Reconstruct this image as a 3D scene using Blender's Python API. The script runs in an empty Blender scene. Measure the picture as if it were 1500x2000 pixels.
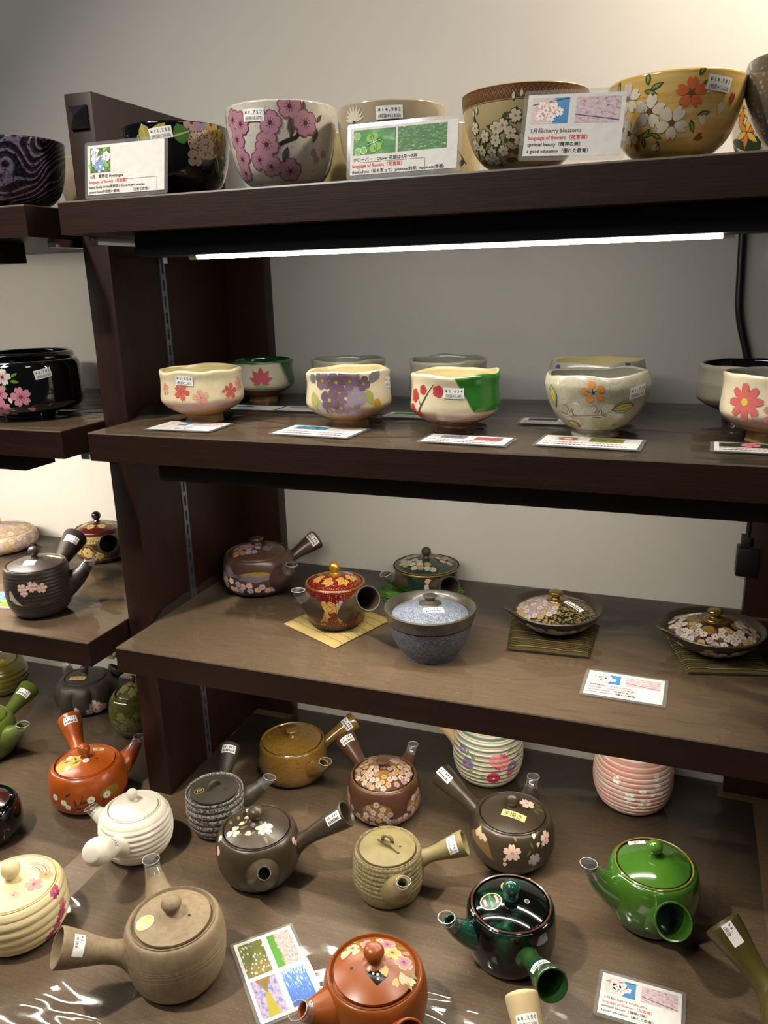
import bpy, bmesh, math, random
from math import sin, cos, pi, sqrt, atan2, radians, degrees, hypot, exp, floor
from mathutils import Vector, Matrix, noise

S = bpy.context.scene
COL = S.collection
random.seed(7)

# ---------------------------------------------------------------- camera
CAM = Vector((0.77252, -0.88299, 0.51889))
CR = Matrix(((0.937548, -0.073632, 0.339973), (0.346946, 0.268542, -0.898617), (-0.02513, 0.96045, 0.277317)))
cd = bpy.data.cameras.new('camera')
cam = bpy.data.objects.new('camera', cd)
COL.objects.link(cam)
cam.matrix_world = Matrix.Translation(CAM) @ CR.to_4x4()
cd.sensor_fit = 'VERTICAL'
cd.sensor_height = 36.0
cd.lens = 28.008
cd.clip_start = 0.01
S.camera = cam
RIGHT = Vector((0.937548, 0.346946, -0.02513))      # picture right, for turning price stickers towards the aisle

# ---------------------------------------------------------------- world, lights, exposure
W = bpy.data.worlds.new('shop')
S.world = W
W.use_nodes = True
bg = W.node_tree.nodes['Background']
bg.inputs['Color'].default_value = (0.92, 0.93, 1.0, 1)
bg.inputs['Strength'].default_value = 0.03
S.view_settings.view_transform = 'Standard'
S.view_settings.look = 'None'
S.view_settings.exposure = 0.0
S.view_settings.gamma = 1.0
S.view_settings.use_curve_mapping = False


def area(name, loc, aim, size, power, col, size_y=None):
    l = bpy.data.lights.new(name, 'AREA')
    l.energy = power
    l.color = col
    l.size = size
    if size_y:
        l.shape = 'RECTANGLE'
        l.size_y = size_y
    o = bpy.data.objects.new(name, l)
    COL.objects.link(o)
    o.location = loc
    o.rotation_euler = (Vector(aim) - Vector(loc)).to_track_quat('-Z', 'Y').to_euler()
    return o


area('room_fill', (-0.3, -1.5, 1.75), (0.3, -0.1, -0.3), 0.45, 11.0, (0.90, 0.93, 1.0), 0.45)  # unseen soft light, added as cool room fill and for reflections
area('room_fill', (1.5, -1.3, 1.8), (0.6, -0.1, -0.3), 0.40, 4.0, (1.0, 0.90, 0.78), 0.40)  # second added fill out of view, warmer, from the right
area('ceiling_spot', (-0.45, -0.80, 1.75), (0.40, -0.05, -0.20), 0.09, 8.8, (1.0, 0.92, 0.80)).data.spread = radians(80)
area('wall_washer', (1.12, 0.16, 1.32), (1.06, 0.425, 0.92), 0.14, 17.0, (1.0, 0.88, 0.72))
LED = {'top': 72.0, 'middle': 128.0, 'lower': 108.0, 'left_top': 105.0, 'left_middle': 380.0, 'left_lower': 112.0}
LED_COL = {'top': (1.0, 0.97, 0.90), 'other': (1.0, 0.92, 0.79)}

# ---------------------------------------------------------------- node materials
def srgb(h):
    h = h.lstrip('#')
    c = [int(h[i:i + 2], 16) / 255 for i in (0, 2, 4)]
    return tuple((x / 12.92 if x <= 0.04045 else ((x + 0.055) / 1.055) ** 2.4) for x in c)


class N:
    def __init__(s, name):
        s.mat = bpy.data.materials.new(name)
        s.mat.use_nodes = True
        s.t = s.mat.node_tree
        s.t.nodes.clear()
        s.out = s.t.nodes.new('ShaderNodeOutputMaterial')

    def n(s, typ, **kw):
        nd = s.t.nodes.new(typ)
        for k, v in kw.items():
            if k.startswith('i_'):
                key = k[2:].replace('_', ' ')
                tgt = nd.inputs[int(key)] if key.isdigit() else nd.inputs[key]
                if isinstance(v, bpy.types.NodeSocket):
                    s.t.links.new(v, tgt)
                else:
                    if tgt.type == 'RGBA' and len(v) == 3:
                        v = (*v, 1)
                    tgt.default_value = v
            else:
                setattr(nd, k, v)
        return nd

    def coord(s, kind='Object'):
        return s.n('ShaderNodeTexCoord').outputs[kind]

    def noise(s, vec, scale, detail=3, rough=0.55, dist=0.0):
        return s.n('ShaderNodeTexNoise', i_Vector=vec, i_Scale=scale, i_Detail=detail, i_Roughness=rough, i_Distortion=dist).outputs['Fac']

    def vor(s, vec, scale, feature='F1', out='Distance', rand=1.0):
        return s.n('ShaderNodeTexVoronoi', feature=feature, i_Vector=vec, i_Scale=scale, i_Randomness=rand).outputs[out]

    def mapping(s, vec, scale=(1, 1, 1), rot=(0, 0, 0), loc=(0, 0, 0)):
        return s.n('ShaderNodeMapping', i_Vector=vec, i_Scale=scale, i_Rotation=rot, i_Location=loc).outputs[0]

    def ramp(s, fac, stops, interp='LINEAR'):
        r = s.n('ShaderNodeValToRGB', i_Fac=fac)
        r.color_ramp.interpolation = interp
        e = r.color_ramp.elements
        while len(e) < len(stops):
            e.new(0.5)
        for el, (p, c) in zip(e, sorted(stops, key=lambda q: q[0])):
            el.position = p
            el.color = (*c, 1) if len(c) == 3 else c
        return r.outputs['Color']

    def step(s, fac, a, b):
        return s.n('ShaderNodeMapRange', i_Value=fac, i_1=a, i_2=b).outputs[0]

    def math(s, op, a, b=0.0):
        return s.n('ShaderNodeMath', operation=op, i_0=a, i_1=b).outputs[0]

    def mix(s, fac, a, b, blend='MIX'):
        m = s.n('ShaderNodeMix', data_type='RGBA', blend_type=blend)
        for idx, v in ((0, fac), (6, a), (7, b)):
            if isinstance(v, bpy.types.NodeSocket):
                s.t.links.new(v, m.inputs[idx])
            elif idx == 0:
                m.inputs[0].default_value = v
            else:
                m.inputs[idx].default_value = (*v, 1)
        return m.outputs[2]

    def sep(s, vec):
        return s.n('ShaderNodeSeparateXYZ', i_Vector=vec).outputs

    def bump(s, h, strength=0.3, dist=0.001):
        return s.n('ShaderNodeBump', i_Height=h, i_Strength=strength, i_Distance=dist).outputs[0]

    def bsdf(s, col, rough=0.4, metal=0.0, coat=0.0, crough=0.05, normal=None, spec=0.5, **kw):
        b = s.n('ShaderNodeBsdfPrincipled', i_Roughness=rough, i_Metallic=metal)
        b.inputs['Specular IOR Level'].default_value = spec
        b.inputs['Coat Weight'].default_value = coat
        b.inputs['Coat Roughness'].default_value = crough
        if isinstance(col, bpy.types.NodeSocket):
            s.t.links.new(col, b.inputs['Base Color'])
        else:
            b.inputs['Base Color'].default_value = (*col, 1)
        if normal is not None:
            s.t.links.new(normal, b.inputs['Normal'])
            if kw.get('coatn', True):
                s.t.links.new(normal, b.inputs['Coat Normal'])
        s.t.links.new(b.outputs[0], s.out.inputs[0])
        return b


_mc = {}


def plain(hexcol, rough=0.5, metal=0.0, coat=0.0, spec=0.5):
    k = ('p', hexcol, rough, metal, coat)
    if k not in _mc:
        m = N('paint_' + hexcol.strip('#'))
        c = srgb(hexcol)
        v = m.noise(m.coord(), 90, 2)
        col = m.mix(m.step(v, 0.3, 0.7), tuple(x * 0.94 for x in c), tuple(min(1, x * 1.06) for x in c))
        m.bsdf(col, rough, metal, coat, spec=spec)
        _mc[k] = m.mat
    return _mc[k]


def ceramic(name, c1, c2=None, rough=0.35, coat=0.0, crough=0.06, scale=30, bump=0.0, bscale=300, lo=0.35, hi=0.65, stretch=(1, 1, 1), speck=None, spscale=500, spth=(0.62, 0.68)):
    if name in _mc:
        return _mc[name]
    m = N(name)
    co = m.coord()
    a = srgb(c1)
    b = srgb(c2) if c2 else tuple(x * 0.86 for x in a)
    v = m.noise(m.mapping(co, stretch), scale, 4)
    col = m.mix(m.step(v, lo, hi), a, b)
    if speck:
        sp = m.noise(co, spscale, 2)
        col = m.mix(m.step(sp, *spth), col, srgb(speck))
    nrm = m.bump(m.noise(co, bscale, 3), bump, 0.0006) if bump else None
    m.bsdf(col, rough, 0, coat, crough, nrm)
    _mc[name] = m.mat
    return m.mat


def zones(name, stops, amp=0.004, nscale=25, rough=0.35, coat=0.0, bump=0.0, bscale=200, zmax=0.1, crack=None, streak=None, soft=0.02):
    """glaze bands up the height of a pot: stops are (z in metres, colour), held until the next."""
    if name in _mc:
        return _mc[name]
    m = N(name)
    co = m.coord()
    z = m.sep(co)[2]
    nz = m.noise(co, nscale, 3)
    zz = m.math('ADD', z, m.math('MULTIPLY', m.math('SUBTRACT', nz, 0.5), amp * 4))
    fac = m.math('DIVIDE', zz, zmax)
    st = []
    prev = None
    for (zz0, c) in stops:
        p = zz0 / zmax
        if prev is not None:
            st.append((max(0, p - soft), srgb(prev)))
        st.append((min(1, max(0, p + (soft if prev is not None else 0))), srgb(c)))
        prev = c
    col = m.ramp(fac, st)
    v = m.noise(co, 60, 4)
    col = m.mix(m.math('MULTIPLY', m.step(v, 0.35, 0.75), 0.3), col, m.mix(1.0, col, (0.72, 0.66, 0.6), 'MULTIPLY'))
    if streak:
        s2 = m.noise(m.mapping(co, (1, 1, 14)), 18, 3)
        col = m.mix(m.math('MULTIPLY', m.step(s2, 0.45, 0.7), 0.55), col, srgb(streak))
    if crack:
        cr = m.vor(co, 130, 'DISTANCE_TO_EDGE')
        col = m.mix(m.math('MULTIPLY', m.step(cr, 0.05, 0.0), 0.35), col, srgb(crack))
    nrm = m.bump(m.noise(co, bscale, 3), bump, 0.002) if bump else None
    m.bsdf(col, rough, 0, coat, 0.06, nrm)
    _mc[name] = m.mat
    return m.mat


# ---------------------------------------------------------------- mesh building
class MB:
    def __init__(s):
        s.v, s.f, s.m, s.uv = [], [], [], {}

    def add(s, vs, fs, mi=0):
        o = len(s.v)
        s.v.extend(tuple(p) for p in vs)
        for f in fs:
            s.f.append(tuple(i + o for i in f))
            s.m.append(mi)
        return o

    def box(s, lo, hi, mi=0, bev=0.0):
        x0, y0, z0 = lo
        x1, y1, z1 = hi
        if bev <= 0:
            s.add([(x0, y0, z0), (x1, y0, z0), (x1, y1, z0), (x0, y1, z0), (x0, y0, z1), (x1, y0, z1), (x1, y1, z1), (x0, y1, z1)],
                  [(0, 3, 2, 1), (4, 5, 6, 7), (0, 1, 5, 4), (1, 2, 6, 5), (2, 3, 7, 6), (3, 0, 4, 7)], mi)
            return
        bm = bmesh.new()
        bmesh.ops.create_cube(bm, size=1)
        for v in bm.verts:
            v.co = ((x0 + x1) / 2 + v.co.x * (x1 - x0), (y0 + y1) / 2 + v.co.y * (y1 - y0), (z0 + z1) / 2 + v.co.z * (z1 - z0))
        bmesh.ops.bevel(bm, geom=bm.edges[:], offset=bev, segments=2, profile=0.6, affect='EDGES')
        bm.verts.ensure_lookup_table()
        s.add([tuple(v.co) for v in bm.verts], [tuple(v.index for v in f.verts) for f in bm.faces], mi)
        bm.free()

    def lathe(s, prof, n=56, mi=0, deform=None, c=(0, 0)):
        rings = []
        vs = []
        for (r, z) in prof:
            if r < 1e-6:
                rings.append([len(vs)])
                vs.append((c[0], c[1], z))
            else:
                rings.append(list(range(len(vs), len(vs) + n)))
                vs.extend((c[0] + r * cos(2 * pi * k / n), c[1] + r * sin(2 * pi * k / n), z) for k in range(n))
        if deform:
            vs = [deform(p) for p in vs]
        fs = []
        for a, b in zip(rings, rings[1:]):
            if len(a) == 1 and len(b) == 1:
                continue
            for k in range(n):
                k2 = (k + 1) % n
                if len(a) == 1:
                    fs.append((a[0], b[k2], b[k]))
                elif len(b) == 1:
                    fs.append((a[k], a[k2], b[0]))
                else:
                    fs.append((a[k], a[k2], b[k2], b[k]))
        s.add(vs, fs, mi)

    def rings(s, rr, n=20, mi=0, capa=False, capb=False, squash=None):
        """rr: list of (centre, direction, radius); skin them in order."""
        vs, fs = [], []
        up = Vector((0, 0, 1))
        for c, d, r in rr:
            d = Vector(d).normalized()
            e1 = up - d * up.dot(d)
            if e1.length < 1e-3:
                e1 = Vector((1, 0, 0)) - d * d.x
            e1.normalize()
            e2 = d.cross(e1)
            for k in range(n):
                a = 2 * pi * k / n
                vs.append(Vector(c) + (e1 * cos(a) + e2 * sin(a)) * r)
        for i in range(len(rr) - 1):
            for k in range(n):
                k2 = (k + 1) % n
                fs.append((i * n + k, i * n + k2, (i + 1) * n + k2, (i + 1) * n + k))
        if capa:
            fs.append(tuple(reversed(range(n))))
        if capb:
            fs.append(tuple(range((len(rr) - 1) * n, len(rr) * n)))
        s.add(vs, fs, mi)

    def build(s, name, mats, parent=None, smooth=True, angle=42, loc=None):
        me = bpy.data.meshes.new(name)
        me.from_pydata(s.v, [], s.f)
        mats = mats if isinstance(mats, (list, tuple)) else [mats]
        for m in mats:
            me.materials.append(m)
        if len(mats) > 1:
            me.polygons.foreach_set('material_index', s.m)
        if s.uv:
            ul = me.uv_layers.new(name='UVMap')
            for p in me.polygons:
                for li in p.loop_indices:
                    ul.data[li].uv = s.uv.get(me.loops[li].vertex_index, (0, 0))
        if smooth:
            me.shade_smooth()
            me.set_sharp_from_angle(angle=radians(angle))
        me.update()
        o = bpy.data.objects.new(name, me)
        COL.objects.link(o)
        if parent:
            o.parent = parent
        if loc:
            o.location = loc
        return o


def thing(name, label, cat, loc=(0, 0, 0), group=None, rotz=0.0):
    o = bpy.data.objects.new(name, None)
    COL.objects.link(o)
    o.empty_display_size = 0.02
    o.location = loc
    o.rotation_euler.z = rotz
    return tag(o, label, cat, group)


def tag(o, label, cat, group=None):
    o['label'] = label
    o['category'] = cat
    if group:
        o['group'] = group
    return o


# ---------------------------------------------------------------- lettering
_tc = {}


def text2d(s, size=1.0, bold=0.0):
    bold = 0.0 if '抜' in s else min(bold, 0.009)          # heavier outlines would break the dense characters
    k = (s, bold)
    if k not in _tc:
        cu = bpy.data.curves.new('lettering', 'FONT')
        cu.body = s
        cu.resolution_u = 2
        cu.offset = bold
        o = bpy.data.objects.new('lettering', cu)
        COL.objects.link(o)
        bpy.context.view_layer.update()
        me = bpy.data.meshes.new_from_object(o.evaluated_get(bpy.context.evaluated_depsgraph_get()))
        _tc[k] = ([(v.co.x, v.co.y) for v in me.vertices], [tuple(p.vertices) for p in me.polygons])
        bpy.data.objects.remove(o)
        bpy.data.curves.remove(cu)
        bpy.data.meshes.remove(me)
    vs, fs = _tc[k]
    w = max([p[0] for p in vs] + [0]) * size
    return [(x * size, y * size) for x, y in vs], fs, w


# ---------------------------------------------------------------- flat painted shapes: lists of (verts2d, faces, material index, layer)
class Art:
    def __init__(s):
        s.items = []

    def poly(s, pts, mi, layer=0, centre=None):
        ext = max(max(p[0] for p in pts) - min(p[0] for p in pts), max(p[1] for p in pts) - min(p[1] for p in pts))
        if ext > 0.012:                                  # larger shapes are cut finer, to follow the curve they lie on
            fine = []
            for p, p2 in zip(pts, list(pts[1:]) + [pts[0]]):
                k = max(1, int(hypot(p2[0] - p[0], p2[1] - p[1]) / 0.003))
                fine += [(p[0] + (p2[0] - p[0]) * i / k, p[1] + (p2[1] - p[1]) * i / k) for i in range(k)]
            pts = fine
        n = len(pts)
        cx = sum(p[0] for p in pts) / n if centre is None else centre[0]
        cy = sum(p[1] for p in pts) / n if centre is None else centre[1]
        nr = 2 if ext <= 0.012 else 3 if ext < 0.02 else 6
        vs, fs = [], []
        for q in range(nr):
            k = 1 - q / nr
            vs += [(cx + (p[0] - cx) * k, cy + (p[1] - cy) * k) for p in pts]
        vs.append((cx, cy))
        for i in range(n):
            j = (i + 1) % n
            for q in range(nr - 1):
                fs.append((q * n + i, q * n + j, (q + 1) * n + j, (q + 1) * n + i))
            fs.append(((nr - 1) * n + i, (nr - 1) * n + j, nr * n))
        s.items.append((vs, fs, mi, layer))

    def rect(s, x0, y0, x1, y1, mi, layer=0, nx=6, ny=2):
        vs = [(x0 + (x1 - x0) * i / nx, y0 + (y1 - y0) * j / ny) for j in range(ny + 1) for i in range(nx + 1)]
        fs = [(j * (nx + 1) + i, j * (nx + 1) + i + 1, (j + 1) * (nx + 1) + i + 1, (j + 1) * (nx + 1) + i) for j in range(ny) for i in range(nx)]
        s.items.append((vs, fs, mi, layer))

    def disc(s, x, y, r, mi, layer=0, n=12, ry=None):
        s.poly([(x + r * cos(2 * pi * k / n), y + (ry or r) * sin(2 * pi * k / n)) for k in range(n)], mi, layer)

    def petal(s, x, y, ang, L, w, mi, layer=0, notch=0.16, base=0.06):
        prof = [(base, 0.10), (0.35, 0.72), (0.6, 1.0), (0.82, 0.86), (0.97, 0.45)]
        pts = [(t * L, -h * w / 2) for t, h in prof] + [((1 - notch) * L, 0)] + [(t * L, h * w / 2) for t, h in reversed(prof)]
        ca, sa = cos(ang), sin(ang)
        s.poly([(x + px * ca - py * sa, y + px * sa + py * ca) for px, py in pts], mi, layer, centre=(x + 0.55 * L * ca, y + 0.55 * L * sa))

    def flower(s, x, y, R, mi, mc=None, rot=None, layer=0, n=5, wide=0.74, notch=0.16, ol=None, squash=1.0, ms=None):
        rot = random.uniform(0, 6.28) if rot is None else rot
        for k in range(n):
            a = rot + 2 * pi * k / n
            if ol is not None:
                s.petal(x, y, a, R * 1.1, R * wide * 1.22, ol, layer, notch * 0.8, 0.0)
            s.petal(x, y, a, R, R * wide, mi, layer + 1, notch)
        if ms is not None:
            for k in range(n * 2):
                a = rot + pi * k / n
                s.stroke([(x, y), (x + 0.45 * R * cos(a), y + 0.45 * R * sin(a))], 0.05 * R, ms, layer + 2)
        if mc is not None:
            s.disc(x, y, R * 0.19, mc, layer + 3, 8)

    def leaf(s, x, y, ang, L, w, mi, layer=0, vein=None):
        prof = [(0, 0), (0.2, 0.7), (0.42, 1), (0.7, 0.7), (1, 0)]
        pts = [(t * L, -h * w / 2) for t, h in prof] + [(t * L, h * w / 2) for t, h in reversed(prof[1:-1])]
        ca, sa = cos(ang), sin(ang)
        s.poly([(x + px * ca - py * sa, y + px * sa + py * ca) for px, py in pts], mi, layer)
        if vein is not None:
            s.stroke([(x, y), (x + L * 0.9 * ca, y + L * 0.9 * sa)], w * 0.09, vein, layer + 1)

    def stroke(s, pts, w, mi, layer=0, taper=False):
        vs, fs = [], []
        fine = []
        for (a, b) in zip(pts, pts[1:]):
            nn = max(1, int(hypot(b[0] - a[0], b[1] - a[1]) / 0.004))
            fine += [(a[0] + (b[0] - a[0]) * i / nn, a[1] + (b[1] - a[1]) * i / nn) for i in range(nn)]
        fine.append(pts[-1])
        n = len(fine)
        for i, p in enumerate(fine):
            q0, q1 = fine[max(0, i - 1)], fine[min(n - 1, i + 1)]
            dx, dy = q1[0] - q0[0], q1[1] - q0[1]
            l = hypot(dx, dy) or 1
            ww = w * (1 - 0.8 * i / (n - 1) if taper else 1) / 2
            vs += [(p[0] - dy / l * ww, p[1] + dx / l * ww), (p[0] + dy / l * ww, p[1] - dx / l * ww)]
        for i in range(n - 1):
            fs.append((2 * i, 2 * i + 1, 2 * i + 3, 2 * i + 2))
        s.items.append((vs, fs, mi, layer))

    def ring(s, x, y, r, w, mi, layer=0, ry=None, a0=0, a1=2 * pi):
        k = 28
        s.stroke([(x + r * cos(a0 + (a1 - a0) * i / k), y + (ry or r) * sin(a0 + (a1 - a0) * i / k)) for i in range(k + 1)], w, mi, layer)

    def text(s, x, y, st, size, mi, layer=1, bold=0.0, align='l', fitw=None):
        vs, fs, w = text2d(st, size, bold)
        sx = 1.0
        if fitw:
            sx = fitw / w
            w = fitw
        dx = {'l': 0, 'c': -w / 2, 'r': -w}[align]
        s.items.append(([(x + dx + px * sx, y + py) for px, py in vs], fs, mi, layer))

    def lay(s, mapper, mb, eps=0.00016, step=0.00005):
        for vs, fs, mi, layer in s.items:
            out = []
            for (u, v) in vs:
                p, nn = mapper(u, v)
                out.append(p + nn * (eps + step * layer))
            a = out[fs[0][1]] - out[fs[0][0]]
            b = out[fs[0][2]] - out[fs[0][0]]
            _, nn = mapper(*vs[fs[0][0]])
            if a.cross(b).dot(nn) < 0:
                fs = [tuple(reversed(f)) for f in fs]
            mb.add(out, fs, mi)

    def build(s, name, mats, mapper, parent, eps=0.00016, step=0.00005):
        mb = MB()
        s.lay(mapper, mb, eps, step)
        return mb.build(name, mats, parent, smooth=True)


# mappers ---------------------------------------------------------
def body_map(outer, az, z0, deform=None):
    """outer: (r, z) polyline from foot to rim; u runs to the right round the pot, v up its wall."""
    cum = [0.0]
    for a, b in zip(outer, outer[1:]):
        cum.append(cum[-1] + hypot(b[0] - a[0], b[1] - a[1]))
    i0 = min(range(len(outer)), key=lambda i: abs(outer[i][1] - z0))
    s0 = cum[i0]

    def at(sv):
        sv = min(max(sv, 0.0), cum[-1])
        for i in range(len(cum) - 1):
            if sv <= cum[i + 1] or i == len(cum) - 2:
                t = (sv - cum[i]) / max(1e-9, cum[i + 1] - cum[i])
                (r0, za), (r1, zb) = outer[i], outer[i + 1]
                return r0 + (r1 - r0) * t, za + (zb - za) * t
    rref = outer[i0][0]

    def pt(u, v):
        r, z = at(s0 + v)
        th = az + u / (0.5 * rref + 0.5 * max(r, 0.4 * rref))
        p = (r * cos(th), r * sin(th), z)
        return Vector(deform(p) if deform else p)

    def S_(u, v):
        h = 0.0006
        p = pt(u, v)
        du = pt(u + h, v) - pt(u - h, v)
        dv = pt(u, v + h) - pt(u, v - h)
        n = du.cross(dv)
        if n.length < 1e-12:
            n = Vector((cos(az), sin(az), 0))
        return p, n.normalized()
    return S_


YAW = 0.354


def top_map(height, rot=0.0, c=(0, 0)):
    """lids seen from above: u right, v away; height(r) gives z."""
    rot += YAW                                           # drawn square to the aisle, where the shoppers stand
    c = (c[0] * cos(YAW) - c[1] * sin(YAW), c[0] * sin(YAW) + c[1] * cos(YAW))
    ca, sa = cos(rot), sin(rot)

    def S_(u, v):
        x, y = c[0] + u * ca - v * sa, c[1] + u * sa + v * ca
        r = hypot(x, y)
        h = 0.0005
        g = (height(r + h) - height(max(0, r - h))) / (h + min(h, r))
        nrm = Vector((-g * x / max(r, 1e-6), -g * y / max(r, 1e-6), 1)).normalized()
        return Vector((x, y, height(r))), nrm
    return S_


def rod_map(p0, axis, radius, t0, face, mode='across', L=1.0):
    """handles: wrap round a tapering rod. radius(t) with t in metres along axis."""
    a = Vector(axis).normalized()
    e1 = Vector(face) - a * Vector(face).dot(a)
    e1.normalize()
    e2 = a.cross(e1)
    if mode == 'across':
        sg = 1 if e2.dot(RIGHT) > 0 else -1
        ud = e2 * sg
        vd = e1.cross(ud)
        vs = 1 if vd.dot(a) > 0 else -1

        def S_(u, v):
            t = t0 + vs * v
            r = radius(t)
            ph = sg * u / r
            n = e1 * cos(ph) + e2 * sin(ph)
            return Vector(p0) + a * t + n * r, n
    else:
        sg = 1 if a.dot(RIGHT) > 0 else -1
        ud = a * sg
        vd = e1.cross(ud)
        vs = 1 if vd.dot(e2) > 0 else -1

        def S_(u, v):
            t = t0 + sg * u
            r = radius(t)
            ph = vs * v / r
            n = e1 * cos(ph) + e2 * sin(ph)
            return Vector(p0) + a * t + n * r, n
    return S_


def flat_map():
    return lambda u, v: (Vector((u, v, 0)), Vector((0, 0, 1)))


def smooth_poly(pts, n=7):
    """Catmull-Rom through profile points."""
    out = []
    P = [pts[0]] + list(pts) + [pts[-1]]
    for i in range(1, len(P) - 2):
        p0, p1, p2, p3 = P[i - 1], P[i], P[i + 1], P[i + 2]
        for k in range(n):
            t = k / n
            f = lambda a, b, c, d: 0.5 * (2 * b + (c - a) * t + (2 * a - 5 * b + 4 * c - d) * t * t + (3 * b - a - 3 * c + d) * t ** 3)
            out.append((max(0, f(p0[0], p1[0], p2[0], p3[0])), f(p0[1], p1[1], p2[1], p3[1])))
    out.append(pts[-1])
    return out

# ---------------------------------------------------------------- materials of the shop
def wood(name, c1, c2, along='x', rough=0.45, fleck=0.5):
    m = N(name)
    co = m.coord()
    sc = {'x': (3, 60, 90), 'y': (60, 3, 90), 'z': (60, 60, 3)}[along]
    g = m.noise(m.mapping(co, sc), 6, 5, 0.65)
    g2 = m.noise(m.mapping(co, tuple(s * 0.25 for s in sc)), 4, 3)
    col = m.mix(m.step(g, 0.3, 0.72), srgb(c1), srgb(c2))
    col = m.mix(m.math('MULTIPLY', m.step(g2, 0.4, 0.7), 0.45), col, tuple(x * 0.5 for x in srgb(c1)))
    fl = m.noise(m.mapping(co, tuple(s * 2.2 for s in sc)), 9, 2)
    col = m.mix(m.math('MULTIPLY', m.step(fl, 0.66, 0.74), fleck), col, srgb('#5a3c28'))
    m.bsdf(col, rough, normal=m.bump(g, 0.25, 0.0006), spec=0.4)
    return m.mat


WOOD_X = wood('walnut_lengthwise', '#1d1009', '#33190f', 'x')
WOOD_Z = wood('walnut_upright', '#1e0e07', '#31170d', 'z', fleck=0.25)
DARK = plain('#0d0a09', 0.6)
TOP = N('shelf_top_laminate')
_co = TOP.coord()
_g = TOP.noise(TOP.mapping(_co, (2.5, 30, 30)), 9, 5, 0.65)
_b = TOP.noise(_co, 7, 4, 0.6, 0.6)
_c = TOP.mix(TOP.step(_g, 0.3, 0.72), srgb('#56432f'), srgb('#745d44'))
_c = TOP.mix(TOP.math('MULTIPLY', TOP.step(_b, 0.4, 0.7), 0.4), _c, srgb('#55432f'))
_f = TOP.noise(_co, 420, 2)
_c = TOP.mix(TOP.math('MULTIPLY', TOP.step(_f, 0.6, 0.7), 0.35), _c, srgb('#a08c74'))
TOP.bsdf(_c, 0.5)
TOP = TOP.mat

FILM = N('clear_vinyl')
_co = FILM.coord()
_w = FILM.noise(FILM.mapping(_co, (1.0, 2.2, 1.0), (0, 0, 0.5)), 8, 1, 0.4, 0.8)
_nb = FILM.bump(_w, 0.35, 0.012)
_fr = FILM.n('ShaderNodeFresnel', i_IOR=1.45)
FILM.t.links.new(_nb, _fr.inputs['Normal'])
_gl = FILM.n('ShaderNodeBsdfGlossy', i_Roughness=0.07)
FILM.t.links.new(_nb, _gl.inputs['Normal'])
_tr = FILM.n('ShaderNodeBsdfTransparent', i_Color=(0.94, 0.94, 0.93))
_df = FILM.n('ShaderNodeBsdfDiffuse', i_Color=(0.42, 0.37, 0.30))
_m1 = FILM.n('ShaderNodeMixShader', i_0=0.05, i_1=_tr.outputs[0], i_2=_df.outputs[0])
_m2 = FILM.n('ShaderNodeMixShader', i_0=_fr.outputs[0], i_1=_m1.outputs[0], i_2=_gl.outputs[0])
FILM.t.links.new(_m2.outputs[0], FILM.out.inputs[0])
FILM = FILM.mat
FILM_EDGE = plain('#6a5f52', 0.3)  # light caught by the sheet's front edge, put in as flat grey


def clear(name, ior=1.4, rough=0.06, tint=(0.97, 0.97, 0.97), haze=0.05):
    m = N(name)
    lw = m.n('ShaderNodeLayerWeight', i_Blend=0.25)
    gl = m.n('ShaderNodeBsdfGlossy', i_Roughness=rough)
    tr = m.n('ShaderNodeBsdfTransparent', i_Color=tint)
    df = m.n('ShaderNodeBsdfDiffuse', i_Color=(0.75, 0.75, 0.72))
    a = m.n('ShaderNodeMixShader', i_0=haze, i_1=tr.outputs[0], i_2=df.outputs[0])
    f = m.math('ADD', m.math('MULTIPLY', lw.outputs['Facing'], 0.45), 0.04)
    b = m.n('ShaderNodeMixShader', i_0=f, i_1=a.outputs[0], i_2=gl.outputs[0])
    m.t.links.new(b.outputs[0], m.out.inputs[0])
    return m.mat


CLEAR = clear('clear_plastic', haze=0.045)
POUCH = clear('laminating_pouch', haze=0.10, rough=0.12)
CHROME = N('chrome')
CHROME.bsdf((0.75, 0.76, 0.78), 0.18, 1.0)
CHROME = CHROME.mat
STEEL = N('slotted_steel')
STEEL.bsdf(srgb('#8d9096'), 0.35, 0.9)
STEEL = STEEL.mat
WALL = N('painted_wall')
_co = WALL.coord()
_v = WALL.noise(_co, 3, 3)
WALL.bsdf(WALL.mix(WALL.step(_v, 0.3, 0.7), srgb('#b9b5ad'), srgb('#c0bcb4')), 0.6, normal=WALL.bump(WALL.noise(_co, 180, 2), 0.08, 0.001), spec=0.3)
WALL = WALL.mat
FLOOR = N('floor_tile')
FLOOR.bsdf(FLOOR.mix(FLOOR.noise(FLOOR.coord(), 8), srgb('#6a6660'), srgb('#7a766f')), 0.5)
FLOOR = FLOOR.mat

Z4, Z3, Z2, Z1 = -0.3215, 0.0, 0.3277, 0.6283
YW = 0.425
TH = 0.040


def structure(o):
    o['kind'] = 'structure'
    return o


b = MB()
b.box((-1.7, YW, -1.05), (2.1, YW + 0.08, 1.75))
structure(b.build('wall_back', WALL, smooth=False))
b = MB()
b.box((-1.7, -2.3, -1.10), (2.1, YW + 0.08, -1.05))
structure(b.build('floor', FLOOR, smooth=False))

# ---------------------------------------------------------------- counter with its two vinyl sheets
FOOT = []                                            # what stands where: (x, y, radius, shelf height)
SHEETS = []


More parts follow.
